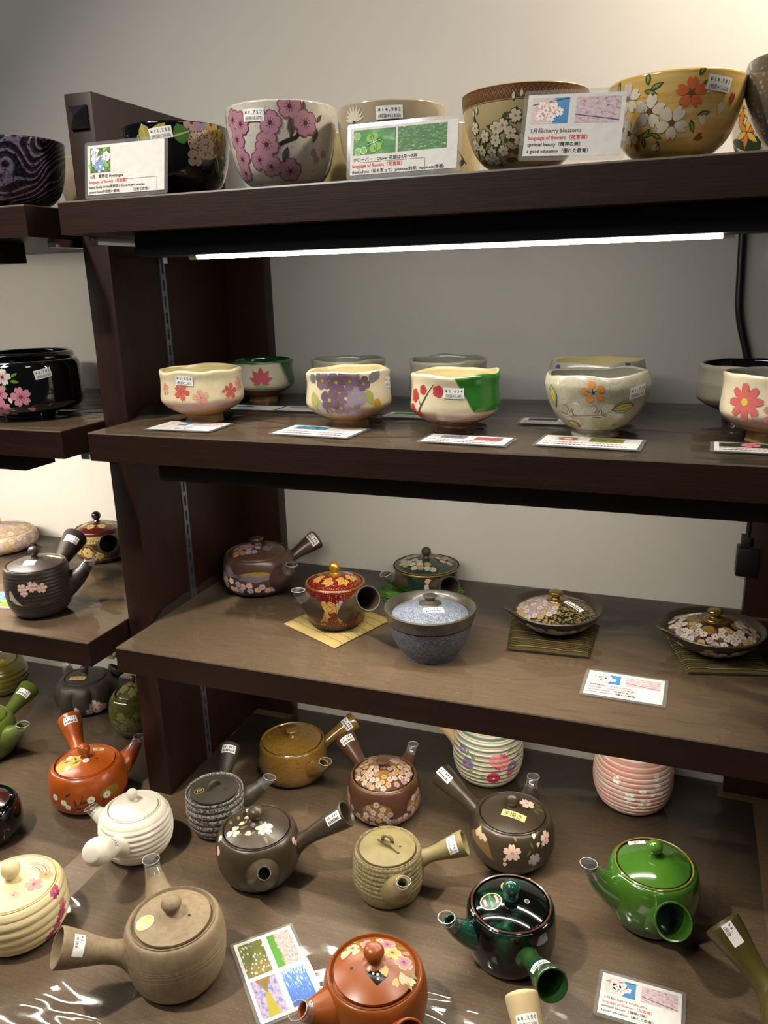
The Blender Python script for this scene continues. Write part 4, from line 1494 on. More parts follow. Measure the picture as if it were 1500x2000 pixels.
for (deg, zf, par, mp) in ((-18, 0.55, q.body, None), (0, 0, q.lid, 1)):
    a = Art()
    for (x, y, s) in ((0, 0, .012), (-0.016, 0.010, .011), (-0.014, -0.012, .010), (0.014, -0.010, .011), (0.004, -0.022, .009), (0.016, 0.012, .009)):
        a.flower(x, y, s, 0, None, None, 0)
    a.build('painted_blossoms', [plain('#6a6834', 0.5)], bmap(q, deg, zf) if not mp else lmap(q), par)
m_lg = ceramic('fresh_green_clay', '#566420', '#4b581a', rough=0.4, scale=14, coat=0.1, crough=0.3)
q = kyusu('lgreen', 'green teapot at the left edge with its handle raised behind', m_lg, hs=1.05, price=UNREAD, price_t=0.72, sr=(0.022, 0.0090), zs=0.5, guard=True)
m_bg = ceramic('brown_green_glaze', '#4a3c18', '#5f5a1f', rough=0.25, coat=0.7, scale=12)
q = kyusu('browngreen', 'brown and olive glazed pot at the left edge, behind the green teapot', m_bg, fr=0.7, spout=False, handle=False, dome=0.004, kr=0.008, ribs=(0.0005, 0.011, 0.01, 0.06))
a = Art()
a.disc(0, 0, 0.010, 0, 0, 24)
a.ring(0, 0, 0.0085, 0.001, 1, 1)
a.ring(0, 0, 0.004, 0.001, 1, 1)
a.build('gold_seal', [plain('#b59a34', 0.35, 0.3), INK], top_map(q.hl, 0, (0.012, -0.014)), q.lid)
q = kyusu('glossl', 'glossy green and black pot at the left edge, in front of the vermilion teapot', green_black('bottle_green_glaze', 0.38, 14), ceramic('liver_glaze', '#3a1510', '#2a0f0c', rough=0.15, coat=1.0), fr=0.7, spout=False, handle=False, kr=0.008, dome=0.006, lipw=0.005)

# ---------------------------------------------------------------- pots on the third shelf
m_ls = ceramic('purple_brown_clay', '#4e382e', '#422e26', rough=0.33, coat=0.2, crough=0.2, scale=12)
q = kyusu('landscape', 'brown teapot with a gilded landscape and lilac blossoms, in the dark corner by the upright', m_ls, z0=Z3, fr=0.62, knob='button', kr=0.011, dome=0.012, price=UNREAD, price_t=0.86, sr=(0.023, 0.0080), lipw=0.003, hs=0.92, zs=0.44)
a = Art()
a.poly([(-0.070, 0.014), (-0.060, 0.018), (-0.048, 0.016), (-0.040, 0.006), (-0.024, 0.001), (-0.060, -0.002)], 0, 0)
a.poly([(-0.030, 0.005), (-0.018, 0.009), (0.0, 0.0115), (0.016, 0.010), (0.028, 0.005), (0.010, 0.002), (-0.020, 0.002)], 1, 1)
a.poly([(-0.034, -0.002), (-0.012, 0.006), (0.006, 0.002), (0.024, 0.005), (0.034, -0.002), (0.0, -0.008)], 0, 2)
fl, _ = dense_bloom(-0.070, 0.030, -0.026, 0.004, 0.0062, [2, 2, 3, 4], 44, inside=lambda u, v: v < -0.012 - 0.5 * (u + 0.02) * 0.4 + 0.002 and v > -0.030, seed=9, centre=1, line=5)
a.items += fl.items
a.build('painted_landscape', [plain('#6c5c68', 0.45), plain('#94783a', 0.35, 0.2), plain('#a596aa', 0.5), plain('#c9b288', 0.5), plain('#c99a8a', 0.5), plain('#4a2e2c', 0.5)], bmap(q, -6, 0.58), q.body, eps=0.0003)
fl, _ = dense_bloom(-0.036, 0.004, -0.032, 0.006, 0.0058, [0, 0, 3], 26, inside=lambda u, v: 0.012 < hypot(u, v) < 0.044, seed=3, centre=2, line=4)
a = Art()
a.disc(-0.020, 0.012, 0.013, 1, 0, 20, 0.010)
a.poly([(0.010, -0.020), (0.018, 0.000), (0.012, 0.018), (0.026, 0.026), (0.032, 0.004), (0.024, -0.022)], 5, 0)
a.items += fl.items
a.build('painted_landscape', [plain('#9a8c9e', 0.5), plain('#a8341c', 0.45), GOLD, plain('#b27a5c', 0.5), plain('#4a2e2c', 0.5), plain('#6c5c68', 0.45)], lmap(q), q.lid)
b = MB()
b.lathe([(q.rl + 0.0028, q.H + 0.0016), (q.rl + 0.0034, q.H + 0.0006), (q.rl + 0.0018, q.H + 0.0022), (q.rl + 0.0008, q.H + 0.0014)], 64)
b.build('gilt_rim', plain('#8a6a3c', 0.3, 0.5), q.body)

# red and gold pot
def dotted(name, base, dot, scale=360, rough=0.3, net=None):
    m = N(name)
    co = m.coord()
    v = m.vor(co, scale, 'F1', 'Distance', 0.35)
    c = m.mix(m.step(v, 0.27, 0.20), srgb(base), srgb(dot))
    m.bsdf(c, rough, coat=0.4, crough=0.1)
    return m.mat


m_rg = dotted('red_gold_dots', '#5c0f0c', '#b48a52', 300)
m_drk = ceramic('dark_umber_clay', '#3a3024', '#30281e', rough=0.4, scale=20)
q = kyusu('redgold', 'red teapot with gold dots, gold vine leaves and a golden knob, on a cream cloth', m_rg, z0=Z3 + 0.0035, fr=0.66, eb=0.85, et=0.85, knob='ball', kr=0.0085, knob_mat=GOLD, dome=0.013, spout_mat=m_drk, handle_mat=m_drk, sr=(0.0165, 0.0082), hs=0.98, lipw=0.0035, zs=0.44, zh=0.55)
b = MB()
b.lathe([(0.66 * q.R + 0.0006, 0.0006)] + [(r + 0.0004, z) for r, z in q.outer if z < 0.011] , 64)
b.build('foot_band', m_drk, q.body)
b = MB()
b.lathe([(q.rl + 0.0034, q.H + 0.0017), (q.rl + 0.0041, q.H + 0.0006), (q.rl + 0.0022, q.H + 0.0024), (q.rl + 0.0006, q.H + 0.0016)], 64)
b.build('gilt_rim', GILT, q.body)


def vine(a, x, y, s, rot, mi, ml):
    for k in range(5):
        an = rot + (k - 2) * 0.75
        L = s * (1.0 if k == 2 else 0.85 if k in (1, 3) else 0.6)
        a.leaf(x, y, an, L, L * 0.62, mi, 1 + k % 2, vein=ml)


a = Art()
for (x, y, s, r_) in ((-0.014, 0.015, .018, -1.6), (-0.001, 0.011, .016, -2.2), (-0.020, -0.003, .015, -1.2)):
    vine(a, x, y, s, r_, 0, 2)
vine(a, 0.004, 0.015, 0.011, -0.9, 1, 2)
for (cx_, cy_) in ((-0.021, -0.014), (0.008, -0.010), (0.016, -0.002)):
    for k in range(12):
        a.disc(cx_ + rnd.uniform(-.0055, .0055), cy_ + rnd.uniform(-.008, .006), 0.0018, 0, 3, 7)
a.build('gilded_vine', [plain('#b58f48', 0.35, 0.2), plain('#a3a39a', 0.4, 0.2), plain('#7a4a1c', 0.5)], bmap(q, 0, 0.55), q.body, eps=0.0003)
a = Art()
for k in range(7):
    an = -2.6 + k * 0.86
    vine(a, 0.024 * cos(an), 0.022 * sin(an), 0.0165, an - 1.2, 0 if k not in (4, 5) else 1, 2)
a.build('gilded_vine', [plain('#b58f48', 0.35, 0.2), plain('#a3a39a', 0.4, 0.2), plain('#7a4a1c', 0.5)], lmap(q), q.lid, eps=0.0003)
b = MB()
b.lathe([(0.0085, q.hl(0.0085) + 0.0002), (0.0080, q.hl(0) + 0.0012), (0.005, q.hl(0) + 0.0015)], 24)
b.build('gilt_collar', GOLD, q.lid)

# green mosaic pot
m_gm = dotted('green_dots', '#10291f', '#5f7860', 300)
q = kyusu('greenm', 'dark green teapot with dotted ground and small blossoms, on a green lace coaster', m_gm, z0=Z3 + 0.003, fr=0.72, knob='ball', kr=0.0085, knob_mat=m_drk, dome=0.013, spout_mat=m_drk, handle_mat=m_drk, sr=(0.015, 0.0075), hs=0.92, zs=0.45, zh=0.5)
BM = [plain('#b8a08c', 0.5), plain('#a6a49c', 0.5), plain('#9a8a5c', 0.5), plain('#c9a25a', 0.4), plain('#1a2a20', 0.5)]
a, _ = dense_bloom(-0.05, 0.05, -0.05, 0.05, 0.0066, [0, 1, 2], 34, inside=lambda u, v: 0.020 < hypot(u, v) < 0.043 and (sin(atan2(v, u) * 2.5 + 0.6) > -0.5), seed=21)
a.build('painted_blossoms', BM, lmap(q), q.lid, eps=0.0003)
a, _ = dense_bloom(-0.07, 0.07, -0.018, 0.006, 0.0060, [0, 1, 2], 30, inside=lambda u, v: sin(u * 70) > -0.2, seed=22)
a.build('painted_blossoms', BM, bmap(q, 0, 0.62), q.body, eps=0.0003)
b = MB()
b.lathe([(q.rl + 0.0022, q.H + 0.0014), (q.rl + 0.0030, q.H + 0.0002), (q.rl + 0.0026, q.H - 0.0016)], 64)
b.lathe([(q.rl - 0.0008, q.hl(q.rl - 0.0008) + 0.0004), (q.rl - 0.0026, q.hl(q.rl - 0.0026) + 0.0004)], 64)
b.build('gilt_rim', GILT, q.body)

# left bay pots on the third shelf
m_lb = ceramic('turned_dark_clay', '#3b302a', '#2e2520', rough=0.42, scale=9, stretch=(1, 1, 12))
q = kyusu('lbrown', 'dark turned teapot with pale pink blossoms and white lid seal, left of the upright', m_lb, z0=Z3, fr=0.6, knob='ball', kr=0.0085, dome=0.010, lid_ribs=(0.0003, 0.007), price=('¥ 2 , 7 5 0', '(税抜¥2500)'), price_t=0.78, hs=1.1, sr=(0.021, 0.0080), ribs=(0.00035, 0.006, 0.01, 0.08), hole=False)
a = Art()
for (x, y, s) in ((-0.028, 0.010, .0085), (-0.012, 0.012, .010), (0.002, 0.008, .009), (-0.026, 0.002, .007)):
    a.flower(x, y, s, 0, 1, None, 1)
a.poly([(-0.055, 0.002), (-0.050, 0.004), (-0.042, -0.010), (-0.030, -0.022), (-0.040, -0.020), (-0.056, -0.012)], 2, 0)
a.stroke([(-0.028, -0.020), (-0.010, -0.018), (0.004, -0.020), (0.018, -0.018)], 0.0035, 3, 0)
a.build('painted_scene', [plain('#ddb9ac', 0.5), PINKP, plain('#b9b3a0', 0.5), plain('#5f574a', 0.5)], bmap(q, 2, 0.60), q.body)
a = Art()
a.rect(-0.0095, -0.0075, 0.0095, 0.0075, 0, 0, 6, 6)
a.disc(0.001, 0.001, 0.0022, 1, 1, 8)
a.stroke([(-0.003, -0.002), (0.005, 0.002)], 0.001, 1, 1)
a.build('maker_seal', [PAPER, INK], top_map(q.hl, 0.1, (0.000, -0.020)), q.lid)
a = Art()
a.flower(0, 0, 0.008, 0, 1, None, 0)
a.flower(0.011, 0.001, 0.006, 0, 1, None, 0)
a.build('painted_blossoms', [plain('#ddb9ac', 0.5), PINKP], top_map(q.hl, 0.1, (0.022, 0.016)), q.lid)
m_mo = ceramic('mosaic_ground', '#bba586', '#a08a74', rough=0.35, coat=0.3, scale=40)
q = kyusu('mosaic', 'beige pot covered in small blossoms with a gold knob, at the left edge', m_mo, z0=Z3, fr=0.66, knob='ball', kr=0.0085, knob_mat=GOLD, dome=0.012, spout=False, handle=False, hole=False)
BB = [plain('#b5a898', 0.45), plain('#a58a68', 0.45), plain('#9a8c90', 0.45), plain('#b8862c', 0.4), plain('#7a6450', 0.5)]
a, _ = dense_bloom(-0.05, 0.10, -0.020, 0.014, 0.0070, [0, 1, 2], 90, seed=31)
a.build('painted_blossoms', BB, bmap(q, 20, 0.5), q.body, eps=0.0003)
a, _ = dense_bloom(-0.06, 0.06, -0.06, 0.06, 0.0070, [0, 1, 2], 110, inside=lambda u, v: 0.012 < hypot(u, v) < 0.058, seed=32)
a.build('painted_blossoms', BB, lmap(q), q.lid, eps=0.0003)
m_dr = ceramic('wine_red_enamel', '#4a130e', '#380d0a', rough=0.28, coat=0.5, scale=14)
q = kyusu('lred', 'wine red and gold patterned pot with a black knob, behind the dark brown teapot', m_dr, z0=Z3, fr=0.7, knob='ball', kr=0.009, knob_mat=plain('#100e0c', 0.25, 0, 0.5), dome=0.012, handle_mat=plain('#17130f', 0.35), hs=0.95, spout=False, hole=False)
a = Art()
a.rect(-0.085, 0.010, 0.085, 0.024, 0, 0, 30, 2)
for k in range(-13, 14):
    a.stroke([(k * 0.006, 0.012), (k * 0.006 + 0.003, 0.022), (k * 0.006 + 0.006, 0.012)], 0.0009, 2, 1)
a.rect(-0.085, 0.008, 0.085, 0.0095, 2, 1, 30, 1)
for (u, v, s) in ((-0.026, -0.008, .0115), (-0.048, -0.006, .009), (-0.003, -0.014, .009), (0.016, -0.006, .010)):
    a.flower(u, v, s, 0, 1, 0.2, 1, n=7, wide=0.7, notch=0.0)
    a.ring(u, v, s * 1.3, 0.0008, 0, 1)
a.rect(-0.085, -0.025, 0.085, -0.0235, 0, 1, 30, 1)
a.build('gilded_pattern', [plain('#9c8a54', 0.35, 0.0), plain('#8a2a18', 0.4), plain('#4a3a14', 0.4)], bmap(q, 0, 0.55), q.body, eps=0.0003)
a = Art()
for k in range(7):
    an = k * 0.9
    a.flower(0.024 * cos(an), 0.024 * sin(an), 0.008, 0, 1, an, 0, n=6, wide=0.7)
    a.ring(0.024 * cos(an + .45), 0.024 * sin(an + .45), 0.004, 0.0007, 0, 0)
a.build('gilded_pattern', [plain('#9c8a54', 0.35, 0.0), plain('#8a2a18', 0.4)], lmap(q), q.lid, eps=0.0003)

# ---------------------------------------------------------------- tea bowls
SH_CHAWAN = [(0.46, 0.0), (0.455, 0.03), (0.445, 0.145), (0.56, 0.18), (0.80, 0.275), (0.955, 0.38), (1.0, 0.47), (0.985, 0.62), (0.965, 0.82), (0.985, 0.96), (0.975, 1.0)]
SH_ROUND = [(0.45, 0.0), (0.46, 0.03), (0.44, 0.12), (0.58, 0.18), (0.78, 0.36), (0.93, 0.58), (1.0, 0.80), (0.985, 0.93), (0.955, 1.0)]
SH_DEEP = [(0.44, 0.0), (0.45, 0.03), (0.46, 0.07), (0.66, 0.12), (0.82, 0.26), (0.91, 0.45), (0.965, 0.68), (0.99, 0.88), (1.0, 1.0)]
SH_WIDE = [(0.40, 0.0), (0.41, 0.03), (0.42, 0.08), (0.60, 0.14), (0.78, 0.30), (0.91, 0.55), (0.975, 0.80), (1.0, 1.0)]
SH_BARREL = [(0.46, 0.0), (0.46, 0.06), (0.50, 0.10), (0.86, 0.14), (0.98, 0.24), (1.0, 0.40), (0.995, 0.7), (0.985, 0.9), (0.95, 0.99), (0.93, 1.0)]


def bowl(label, x, y, z0, R, H, shape, mat, inner, wob=0.0, seed=0.0, wall=0.0055, lipmat=None, dent=0.0, name='tea_bowl'):
    FOOT.append((x, y, R * 0.5, z0))
    t = thing(name, label, 'bowl', (x, y, z0 + 0.0008))
    q = Pot()
    q.root, q.R, q.H, q.x, q.y = t, R, H, x, y
    q.az = face_az(x, y)
    out = smooth_poly([(r * R, z * H) for r, z in shape], 6)
    q.outer = out

    def deform(p):
        a = atan2(p[1], p[0])
        k = 1 + dent * noise.noise(Vector((cos(a) * 1.6 + seed, sin(a) * 1.6, p[2] * 14))) + dent * 0.6 * noise.noise(Vector((cos(a) * 5 + seed, sin(a) * 5, p[2] * 60)))
        w = wob * (p[2] / H) ** 3 * (noise.noise(Vector((cos(a) * 1.5 + seed, sin(a) * 1.5, 4.2))))
        return (p[0] * k, p[1] * k, p[2] + w)
    q.deform = deform if (wob or dent) else None
    rim = out[-1][0]
    lip = [(rim - wall * 0.25, H + wall * 0.22), (rim - wall * 0.6, H + wall * 0.22), (rim - wall * 0.95, H - wall * 0.1)]
    ins = [(max(0.0, r - wall), max(z, 0.16 * H)) for r, z in reversed(out) if z > 0.17 * H and z < 0.95 * H]
    b = MB()
    b.lathe([(0, 0.004), (out[0][0] * 0.82, 0.004), (out[0][0] * 0.86, 0.0), (out[0][0], 0.0)] + out[1:] + lip[:1], 80, 0, q.deform)
    b.lathe(lip + ins + [(ins[-1][0] * 0.6, 0.135 * H), (0, 0.13 * H)], 80, 1, q.deform)
    if lipmat is None:
        pass
    bm_ = b
    q.body = bm_.build('bowl_body', [mat, inner], t, angle=60)
    return q


def bs(q, deg, zf, top, low, tilt=0.0, w=0.025):
    mp = bmap(q, deg, zf)
    if tilt:
        base = mp
        ca, sa = cos(tilt), sin(tilt)
        mp = lambda u, v: base(u * ca - v * sa, u * sa + v * ca)
    return sticker(q.body, mp, top, low, w, eps=0.0010)


CREAM_IN = ceramic('cream_inside_glaze', '#dccb98', '#d3c18c', rough=0.3, coat=0.4, scale=12)
GREY_IN = ceramic('grey_inside_glaze', '#8c8878', '#7b7769', rough=0.25, coat=0.5, scale=16)
BLACK_IN = ceramic('black_glaze', '#07080a', '#0b0c0d', rough=0.08, coat=1.0, crough=0.02, scale=10)
Z_CHA = zones('cream_over_clay', [(0.0, '#94703f'), (0.0240, '#a58273'), (0.031, '#c2a290'), (0.036, '#dccda8')], amp=0.0032, nscale=22, rough=0.42, coat=0.15, bump=0.35, bscale=70, zmax=0.1)
Z_CHB = zones('cream_over_clay_smooth', [(0.0, '#8a6436'), (0.0225, '#94766a'), (0.030, '#b89c8c'), (0.034, '#dccfae')], amp=0.0036, nscale=18, rough=0.35, coat=0.3, bump=0.12, bscale=60, zmax=0.1)
CORAL = plain('#c95a52', 0.5)
CORALP = plain('#d99a86', 0.5)
STEM = plain('#6b6a4c', 0.5)

# front row, second shelf
q = bowl('cream tea bowl with small red cherry blossoms, front left of the second shelf', 0.112, 0.123, Z2, 0.0600, 0.0765, SH_CHAWAN, Z_CHA, CREAM_IN, 0.004, 1.0, dent=0.012)
a = Art()
for (u, v, s, c, c2) in ((-0.030, 0.004, .0125, 0, 2), (-0.003, -0.004, .0125, 1, 2), (0.043, 0.002, .0125, 0, 2), (0.064, 0.010, .012, 1, 2), (-0.062, 0.008, .010, 1, 2)):
    a.flower(u, v, s, c, None, 0.5 + u * 20, 1, wide=0.62, notch=0.2)
    for k in range(4):
        an = 0.5 + k * 1.3
        a.stroke([(u, v), (u + s * .5 * cos(an), v + s * .5 * sin(an))], 0.0006, 2, 3)
a.petal(0.026, 0.001, 0.3, .008, .005, 0, 1)
a.petal(0.030, -0.009, 0.2, .010, .005, 1, 1)
a.build('painted_blossoms', [CORAL, CORALP, STEM], bmap(q, 0, 0.60), q.body, eps=0.0004)
bs(q, -24, 0.84, '¥ 2 , 6 2 4', '(税抜¥2,385)', -0.03)

q = bowl('cream tea bowl with a purple hydrangea, on the second shelf', 0.344, 0.125, Z2, 0.0585, 0.0765, SH_CHAWAN, Z_CHB, CREAM_IN, 0.004, 5.0, dent=0.010)
a = Art()
HY = random.Random(5)
for (u, v, s, c) in ((-0.034, 0.020, .012, 0), (-0.014, 0.018, .013, 1), (0.004, 0.020, .011, 0), (-0.024, -0.004, .014, 1), (-0.010, 0.006, .011, 0), (0.008, 0.004, .012, 2), (-0.008, -0.014, .012, 0), (0.006, -0.012, .011, 2), (0.022, 0.016, .010, 1), (0.016, -0.002, .010, 2), (-0.002, 0.032, .010, 1), (0.012, 0.030, .008, 0), (-0.020, 0.030, .007, 2)):
    a.flower(u, v, s, c, 5, HY.uniform(0, 1.5), (HY.randrange(3)) * 3, n=4, wide=1.0, notch=0.02)
for (u, v, an, L, w, c) in ((-0.052, 0.006, -1.4, .026, .016, 4), (-0.040, -0.004, -1.3, .024, .014, 3), (0.026, 0.008, -1.2, .022, .014, 4), (0.036, -0.006, -0.7, .018, .013, 5), (0.030, 0.026, -0.5, .016, .016, 6), (-0.056, 0.028, -1.0, .014, .014, 6), (0.038, 0.018, 0.9, .016, .012, 6)):
    a.leaf(u, v, an, L, w, c, 0)
for u in (-0.030, -0.023, -0.016):
    a.stroke([(u, -0.016), (u + 0.002, -0.022)], 0.0014, 7, 2)
a.build('painted_hydrangea', [plain('#7d626e', 0.5), plain('#6d5666', 0.5), plain('#948898', 0.5), plain('#9a9a86', 0.5), plain('#a3a35a', 0.5), plain('#b59a2c', 0.5), plain('#77757a', 0.5), plain('#3a2a2a', 0.5)], bmap(q, -2, 0.62), q.body, eps=0.0004)
bs(q, 70, 0.80, '¥ 2 , 6 2 4', '(税抜¥2,385)', -0.08)

# plum and green bowl: green glaze poured over one shoulder
m = N('cream_with_green_pour')
co = m.coord()
z = m.sep(co)[2]
nz = m.noise(co, 18, 3)
zz = m.math('DIVIDE', m.math('ADD', z, m.math('MULTIPLY', m.math('SUBTRACT', nz, 0.5), 0.014)), 0.1)
cA = m.ramp(zz, [(0.0, srgb('#6b4a2a')), (0.20, srgb('#6b4a2a')), (0.215, srgb('#94756a')), (0.28, srgb('#a98c80')), (0.33, srgb('#d8cbaa')), (1.0, srgb('#dccfac'))])
az = face_az(0.497, 0.118) + radians(78)
dt = m.n('ShaderNodeVectorMath', operation='DOT_PRODUCT', i_0=co, i_1=(cos(az), sin(az), 0.55)).outputs['Value']
dt = m.math('ADD', dt, m.math('MULTIPLY', m.noise(co, 30, 2), 0.004))
gz = m.math('MULTIPLY', m.step(dt, 0.0520, 0.0545), m.step(z, 0.030, 0.033))
gcol = m.mix(m.noise(co, 40, 3), srgb('#1c5a1c'), srgb('#3c8232'))
m.bsdf(m.mix(gz, cA, gcol), 0.22, coat=0.6, crough=0.05, normal=m.bump(m.noise(co, 60, 3), 0.1, 0.002))
q = bowl('cream tea bowl with red plum branches and a green glazed shoulder, on the second shelf', 0.497, 0.118, Z2, 0.0585, 0.0765, SH_CHAWAN, m.mat, CREAM_IN, 0.004, 9.0, dent=0.008)
a = Art()
a.stroke([(-0.056, -0.022), (-0.046, -0.006), (-0.034, 0.012), (-0.026, 0.022)], 0.0034, 0, 0, True)
a.stroke([(-0.046, -0.006), (-0.054, 0.006)], 0.002, 0, 0, True)
for (u, v, s) in ((-0.020, 0.014, .0078), (-0.043, 0.014, .0062), (-0.060, 0.006, .009), (-0.050, -0.018, .0062), (-0.066, -0.012, .008)):
    for k in range(5):
        a.disc(u + s * .5 * cos(k * 1.257), v + s * .5 * sin(k * 1.257), s * 0.52, 1, 1, 9)
    for k in range(6):
        a.disc(u + s * .35 * cos(k * 1.05), v + s * .35 * sin(k * 1.05), s * 0.09, 0, 2, 5)
a.build('painted_plum_branch', [plain('#4c4038', 0.5), plain('#b4383a', 0.5)], bmap(q, -2, 0.60), q.body, eps=0.0004)
bs(q, -2, 0.76, '¥ 2 , 6 2 4', '(税抜¥2,385)', -0.02)

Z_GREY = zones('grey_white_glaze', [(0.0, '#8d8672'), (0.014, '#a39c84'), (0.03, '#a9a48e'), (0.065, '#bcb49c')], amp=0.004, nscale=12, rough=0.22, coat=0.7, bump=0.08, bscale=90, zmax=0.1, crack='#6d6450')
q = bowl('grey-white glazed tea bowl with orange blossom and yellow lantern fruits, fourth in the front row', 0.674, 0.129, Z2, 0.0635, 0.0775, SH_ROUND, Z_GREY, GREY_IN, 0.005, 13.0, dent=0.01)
a = Art()
for k in range(5):
    an = 0.55 + k * 1.257
    a.disc(0.004 + 0.0095 * cos(an) - 0.006, 0.017 + 0.0085 * sin(an), 0.0046, 0, 1, 8)
    a.stroke([(-0.002, 0.017), (0.004 + 0.008 * cos(an) - 0.006, 0.017 + 0.0075 * sin(an))], 0.0005, 3, 2)
a.disc(-0.002, 0.017, 0.0016, 3, 2, 7)
for (u, v, an, L, w, c) in ((0.020, -0.005, 0.15, .030, .017, 1), (-0.060, 0.024, -1.35, .030, .017, 1), (-0.040, -0.026, -0.4, .022, .012, 1)):
    a.leaf(u, v, an, L, w, 2, 0)
    a.leaf(u + 0.1 * L * cos(an), v + 0.1 * L * sin(an), an, L * 0.8, w * 0.5, c, 1)
    ca, sa = cos(an), sin(an)
    for s in (-0.48, -0.2, 0.08, 0.36, 0.5):
        a.stroke([(u + t * L * ca - s * w * sin(pi * t) * sa, v + t * L * sa + s * w * sin(pi * t) * ca) for t in (0.0, 0.25, 0.5, 0.75, 1.0)], 0.0006, 3, 3)
a.stroke([(0.003, 0.010), (0.004, -0.002), (0.003, -0.012)], 0.0005, 2, 0)
a.stroke([(-0.046, -0.012), (-0.030, -0.016), (-0.010, -0.014), (0.010, -0.012), (0.020, -0.007)], 0.0006, 3, 0)
for (u, v) in ((-0.032, -0.012), (0.004, -0.010)):
    a.stroke([(u - 0.008, v + 0.010), (u - 0.004, v + 0.012), (u, v + 0.006), (u - 0.004, v)], 0.0007, 3, 1)
    a.stroke([(u, v), (u + 0.004, v + 0.007), (u + 0.005, v - 0.002), (u + 0.010, v - 0.004)], 0.0009, 3, 1)
    a.stroke([(u - 0.006, v - 0.006), (u + 0.004, v - 0.006)], 0.0007, 3, 1)
a.stroke([(0.026, -0.032), (0.026, -0.029), (0.030, -0.029), (0.030, -0.032)], 0.0010, 3, 1)
a.build('painted_lantern_fruit', [plain('#c9803a', 0.5), plain('#c7ab34', 0.5), plain('#8f9f78', 0.5), plain('#2c2a22', 0.5)], bmap(q, -2, 0.58), q.body, eps=0.0004)
bs(q, 47, 0.78, '¥ 1 , 7 3 8', '(税抜¥1,580)', 0.10)

q = bowl('cream tea bowl with large coral cosmos flowers, at the right edge of the second shelf', 0.872, 0.139, Z2, 0.0570, 0.0790, SH_CHAWAN, Z_CHB, GREY_IN, 0.003, 17.0, dent=0.008)
a = Art()
for (u, v, s, c) in ((-0.026, 0.004, .0215, 0), (0.014, -0.008, .020, 1), (0.040, 0.010, .018, 0)):
    a.flower(u, v, s, c, 2, 0.3 + u * 9, 0 if c else 4, n=8, wide=0.44, notch=0.06)
    a.disc(u, v, s * 0.2, 2, 9, 10)
a.stroke([(-0.018, -0.008), (-0.013, -0.018), (-0.006, -0.020)], 0.0009, 3, 2)
a.build('painted_cosmos', [plain('#c4605a', 0.5), plain('#c8877c', 0.5), plain('#c9b33c', 0.5), plain('#8f8a52', 0.5)], bmap(q, -4, 0.60), q.body, eps=0.0004)

# back row, second shelf
m = N('cream_green_back_glaze')
co = m.coord()
z = m.sep(co)[2]
nz = m.noise(co, 18, 3)
zz = m.math('DIVIDE', m.math('ADD', z, m.math('MULTIPLY', m.math('SUBTRACT', nz, 0.5), 0.012)), 0.1)
cA = m.ramp(zz, [(0.0, srgb('#7a5634')), (0.22, srgb('#7a5634')), (0.235, srgb('#a58278')), (0.30, srgb('#c0b49c')), (1.0, srgb('#cfc8b0'))])
az = face_az(0.099, 0.327) + radians(84)
dt = m.n('ShaderNodeVectorMath', operation='DOT_PRODUCT', i_0=co, i_1=(cos(az), sin(az), 0.35)).outputs['Value']
gz = m.math('MAXIMUM', m.math('MULTIPLY', m.step(dt, 0.054, 0.060), m.step(z, 0.026, 0.032)), m.step(m.math('ADD', z, m.math('MULTIPLY', nz, 0.006)), 0.0675, 0.070))
m.bsdf(m.mix(gz, cA, srgb('#2c5a30')), 0.25, coat=0.5)
q = bowl('white and green tea bowl with a red maple leaf, behind the red blossom bowl', 0.099, 0.327, Z2, 0.0545, 0.0695, SH_CHAWAN, m.mat, ceramic('deep_green_inside', '#10301a', '#18401f', rough=0.12, coat=1.0), 0.003, 21.0, dent=0.008)
a = Art()
for k in range(7):
    an = pi / 2 + (k - 3) * 0.62
    L = 0.026 * (1.0, 0.92, 0.80, 0.55)[abs(k - 3)]
    a.leaf(0.000, -0.004, an, L, L * 0.46, 0, 1 + k % 2)
a.disc(0.000, -0.008, 0.010, 1, 0, 12, 0.012)
a.build('painted_maple', [plain('#b04652', 0.5), plain('#8fa36a', 0.5)], bmap(q, -2, 0.60), q.body, eps=0.0004)
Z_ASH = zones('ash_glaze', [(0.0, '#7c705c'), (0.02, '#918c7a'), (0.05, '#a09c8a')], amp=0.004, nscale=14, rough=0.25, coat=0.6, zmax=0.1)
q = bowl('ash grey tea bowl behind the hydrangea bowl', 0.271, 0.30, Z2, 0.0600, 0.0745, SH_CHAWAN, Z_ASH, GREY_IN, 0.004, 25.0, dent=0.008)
a = Art()
a.flower(-0.030, 0.0, 0.008, 0, None, 0.2, 0)
a.stroke([(-0.050, -0.012), (-0.030, 0.0), (-0.020, -0.014)], 0.0012, 1, 0)
a.build('painted_sprig', [plain('#a0483a', 0.5), plain('#5a4a3a', 0.5)], bmap(q, 0, 0.82), q.body, eps=0.0004)
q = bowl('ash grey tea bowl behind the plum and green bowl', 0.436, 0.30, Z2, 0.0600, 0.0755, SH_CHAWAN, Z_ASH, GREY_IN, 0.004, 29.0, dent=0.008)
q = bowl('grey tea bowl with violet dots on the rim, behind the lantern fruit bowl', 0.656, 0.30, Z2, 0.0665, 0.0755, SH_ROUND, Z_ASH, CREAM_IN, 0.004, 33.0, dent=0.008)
a = Art()
for (u, v, r) in ((0.044, 0.010, .0045), (0.040, 0.000, .0045), (0.050, 0.001, .0045), (-0.062, 0.004, .006)):
    a.disc(u, v, r, 0, 0, 9)
a.build('painted_dots', [plain('#4a3a72', 0.5)], bmap(q, 0, 0.86), q.body, eps=0.0004)
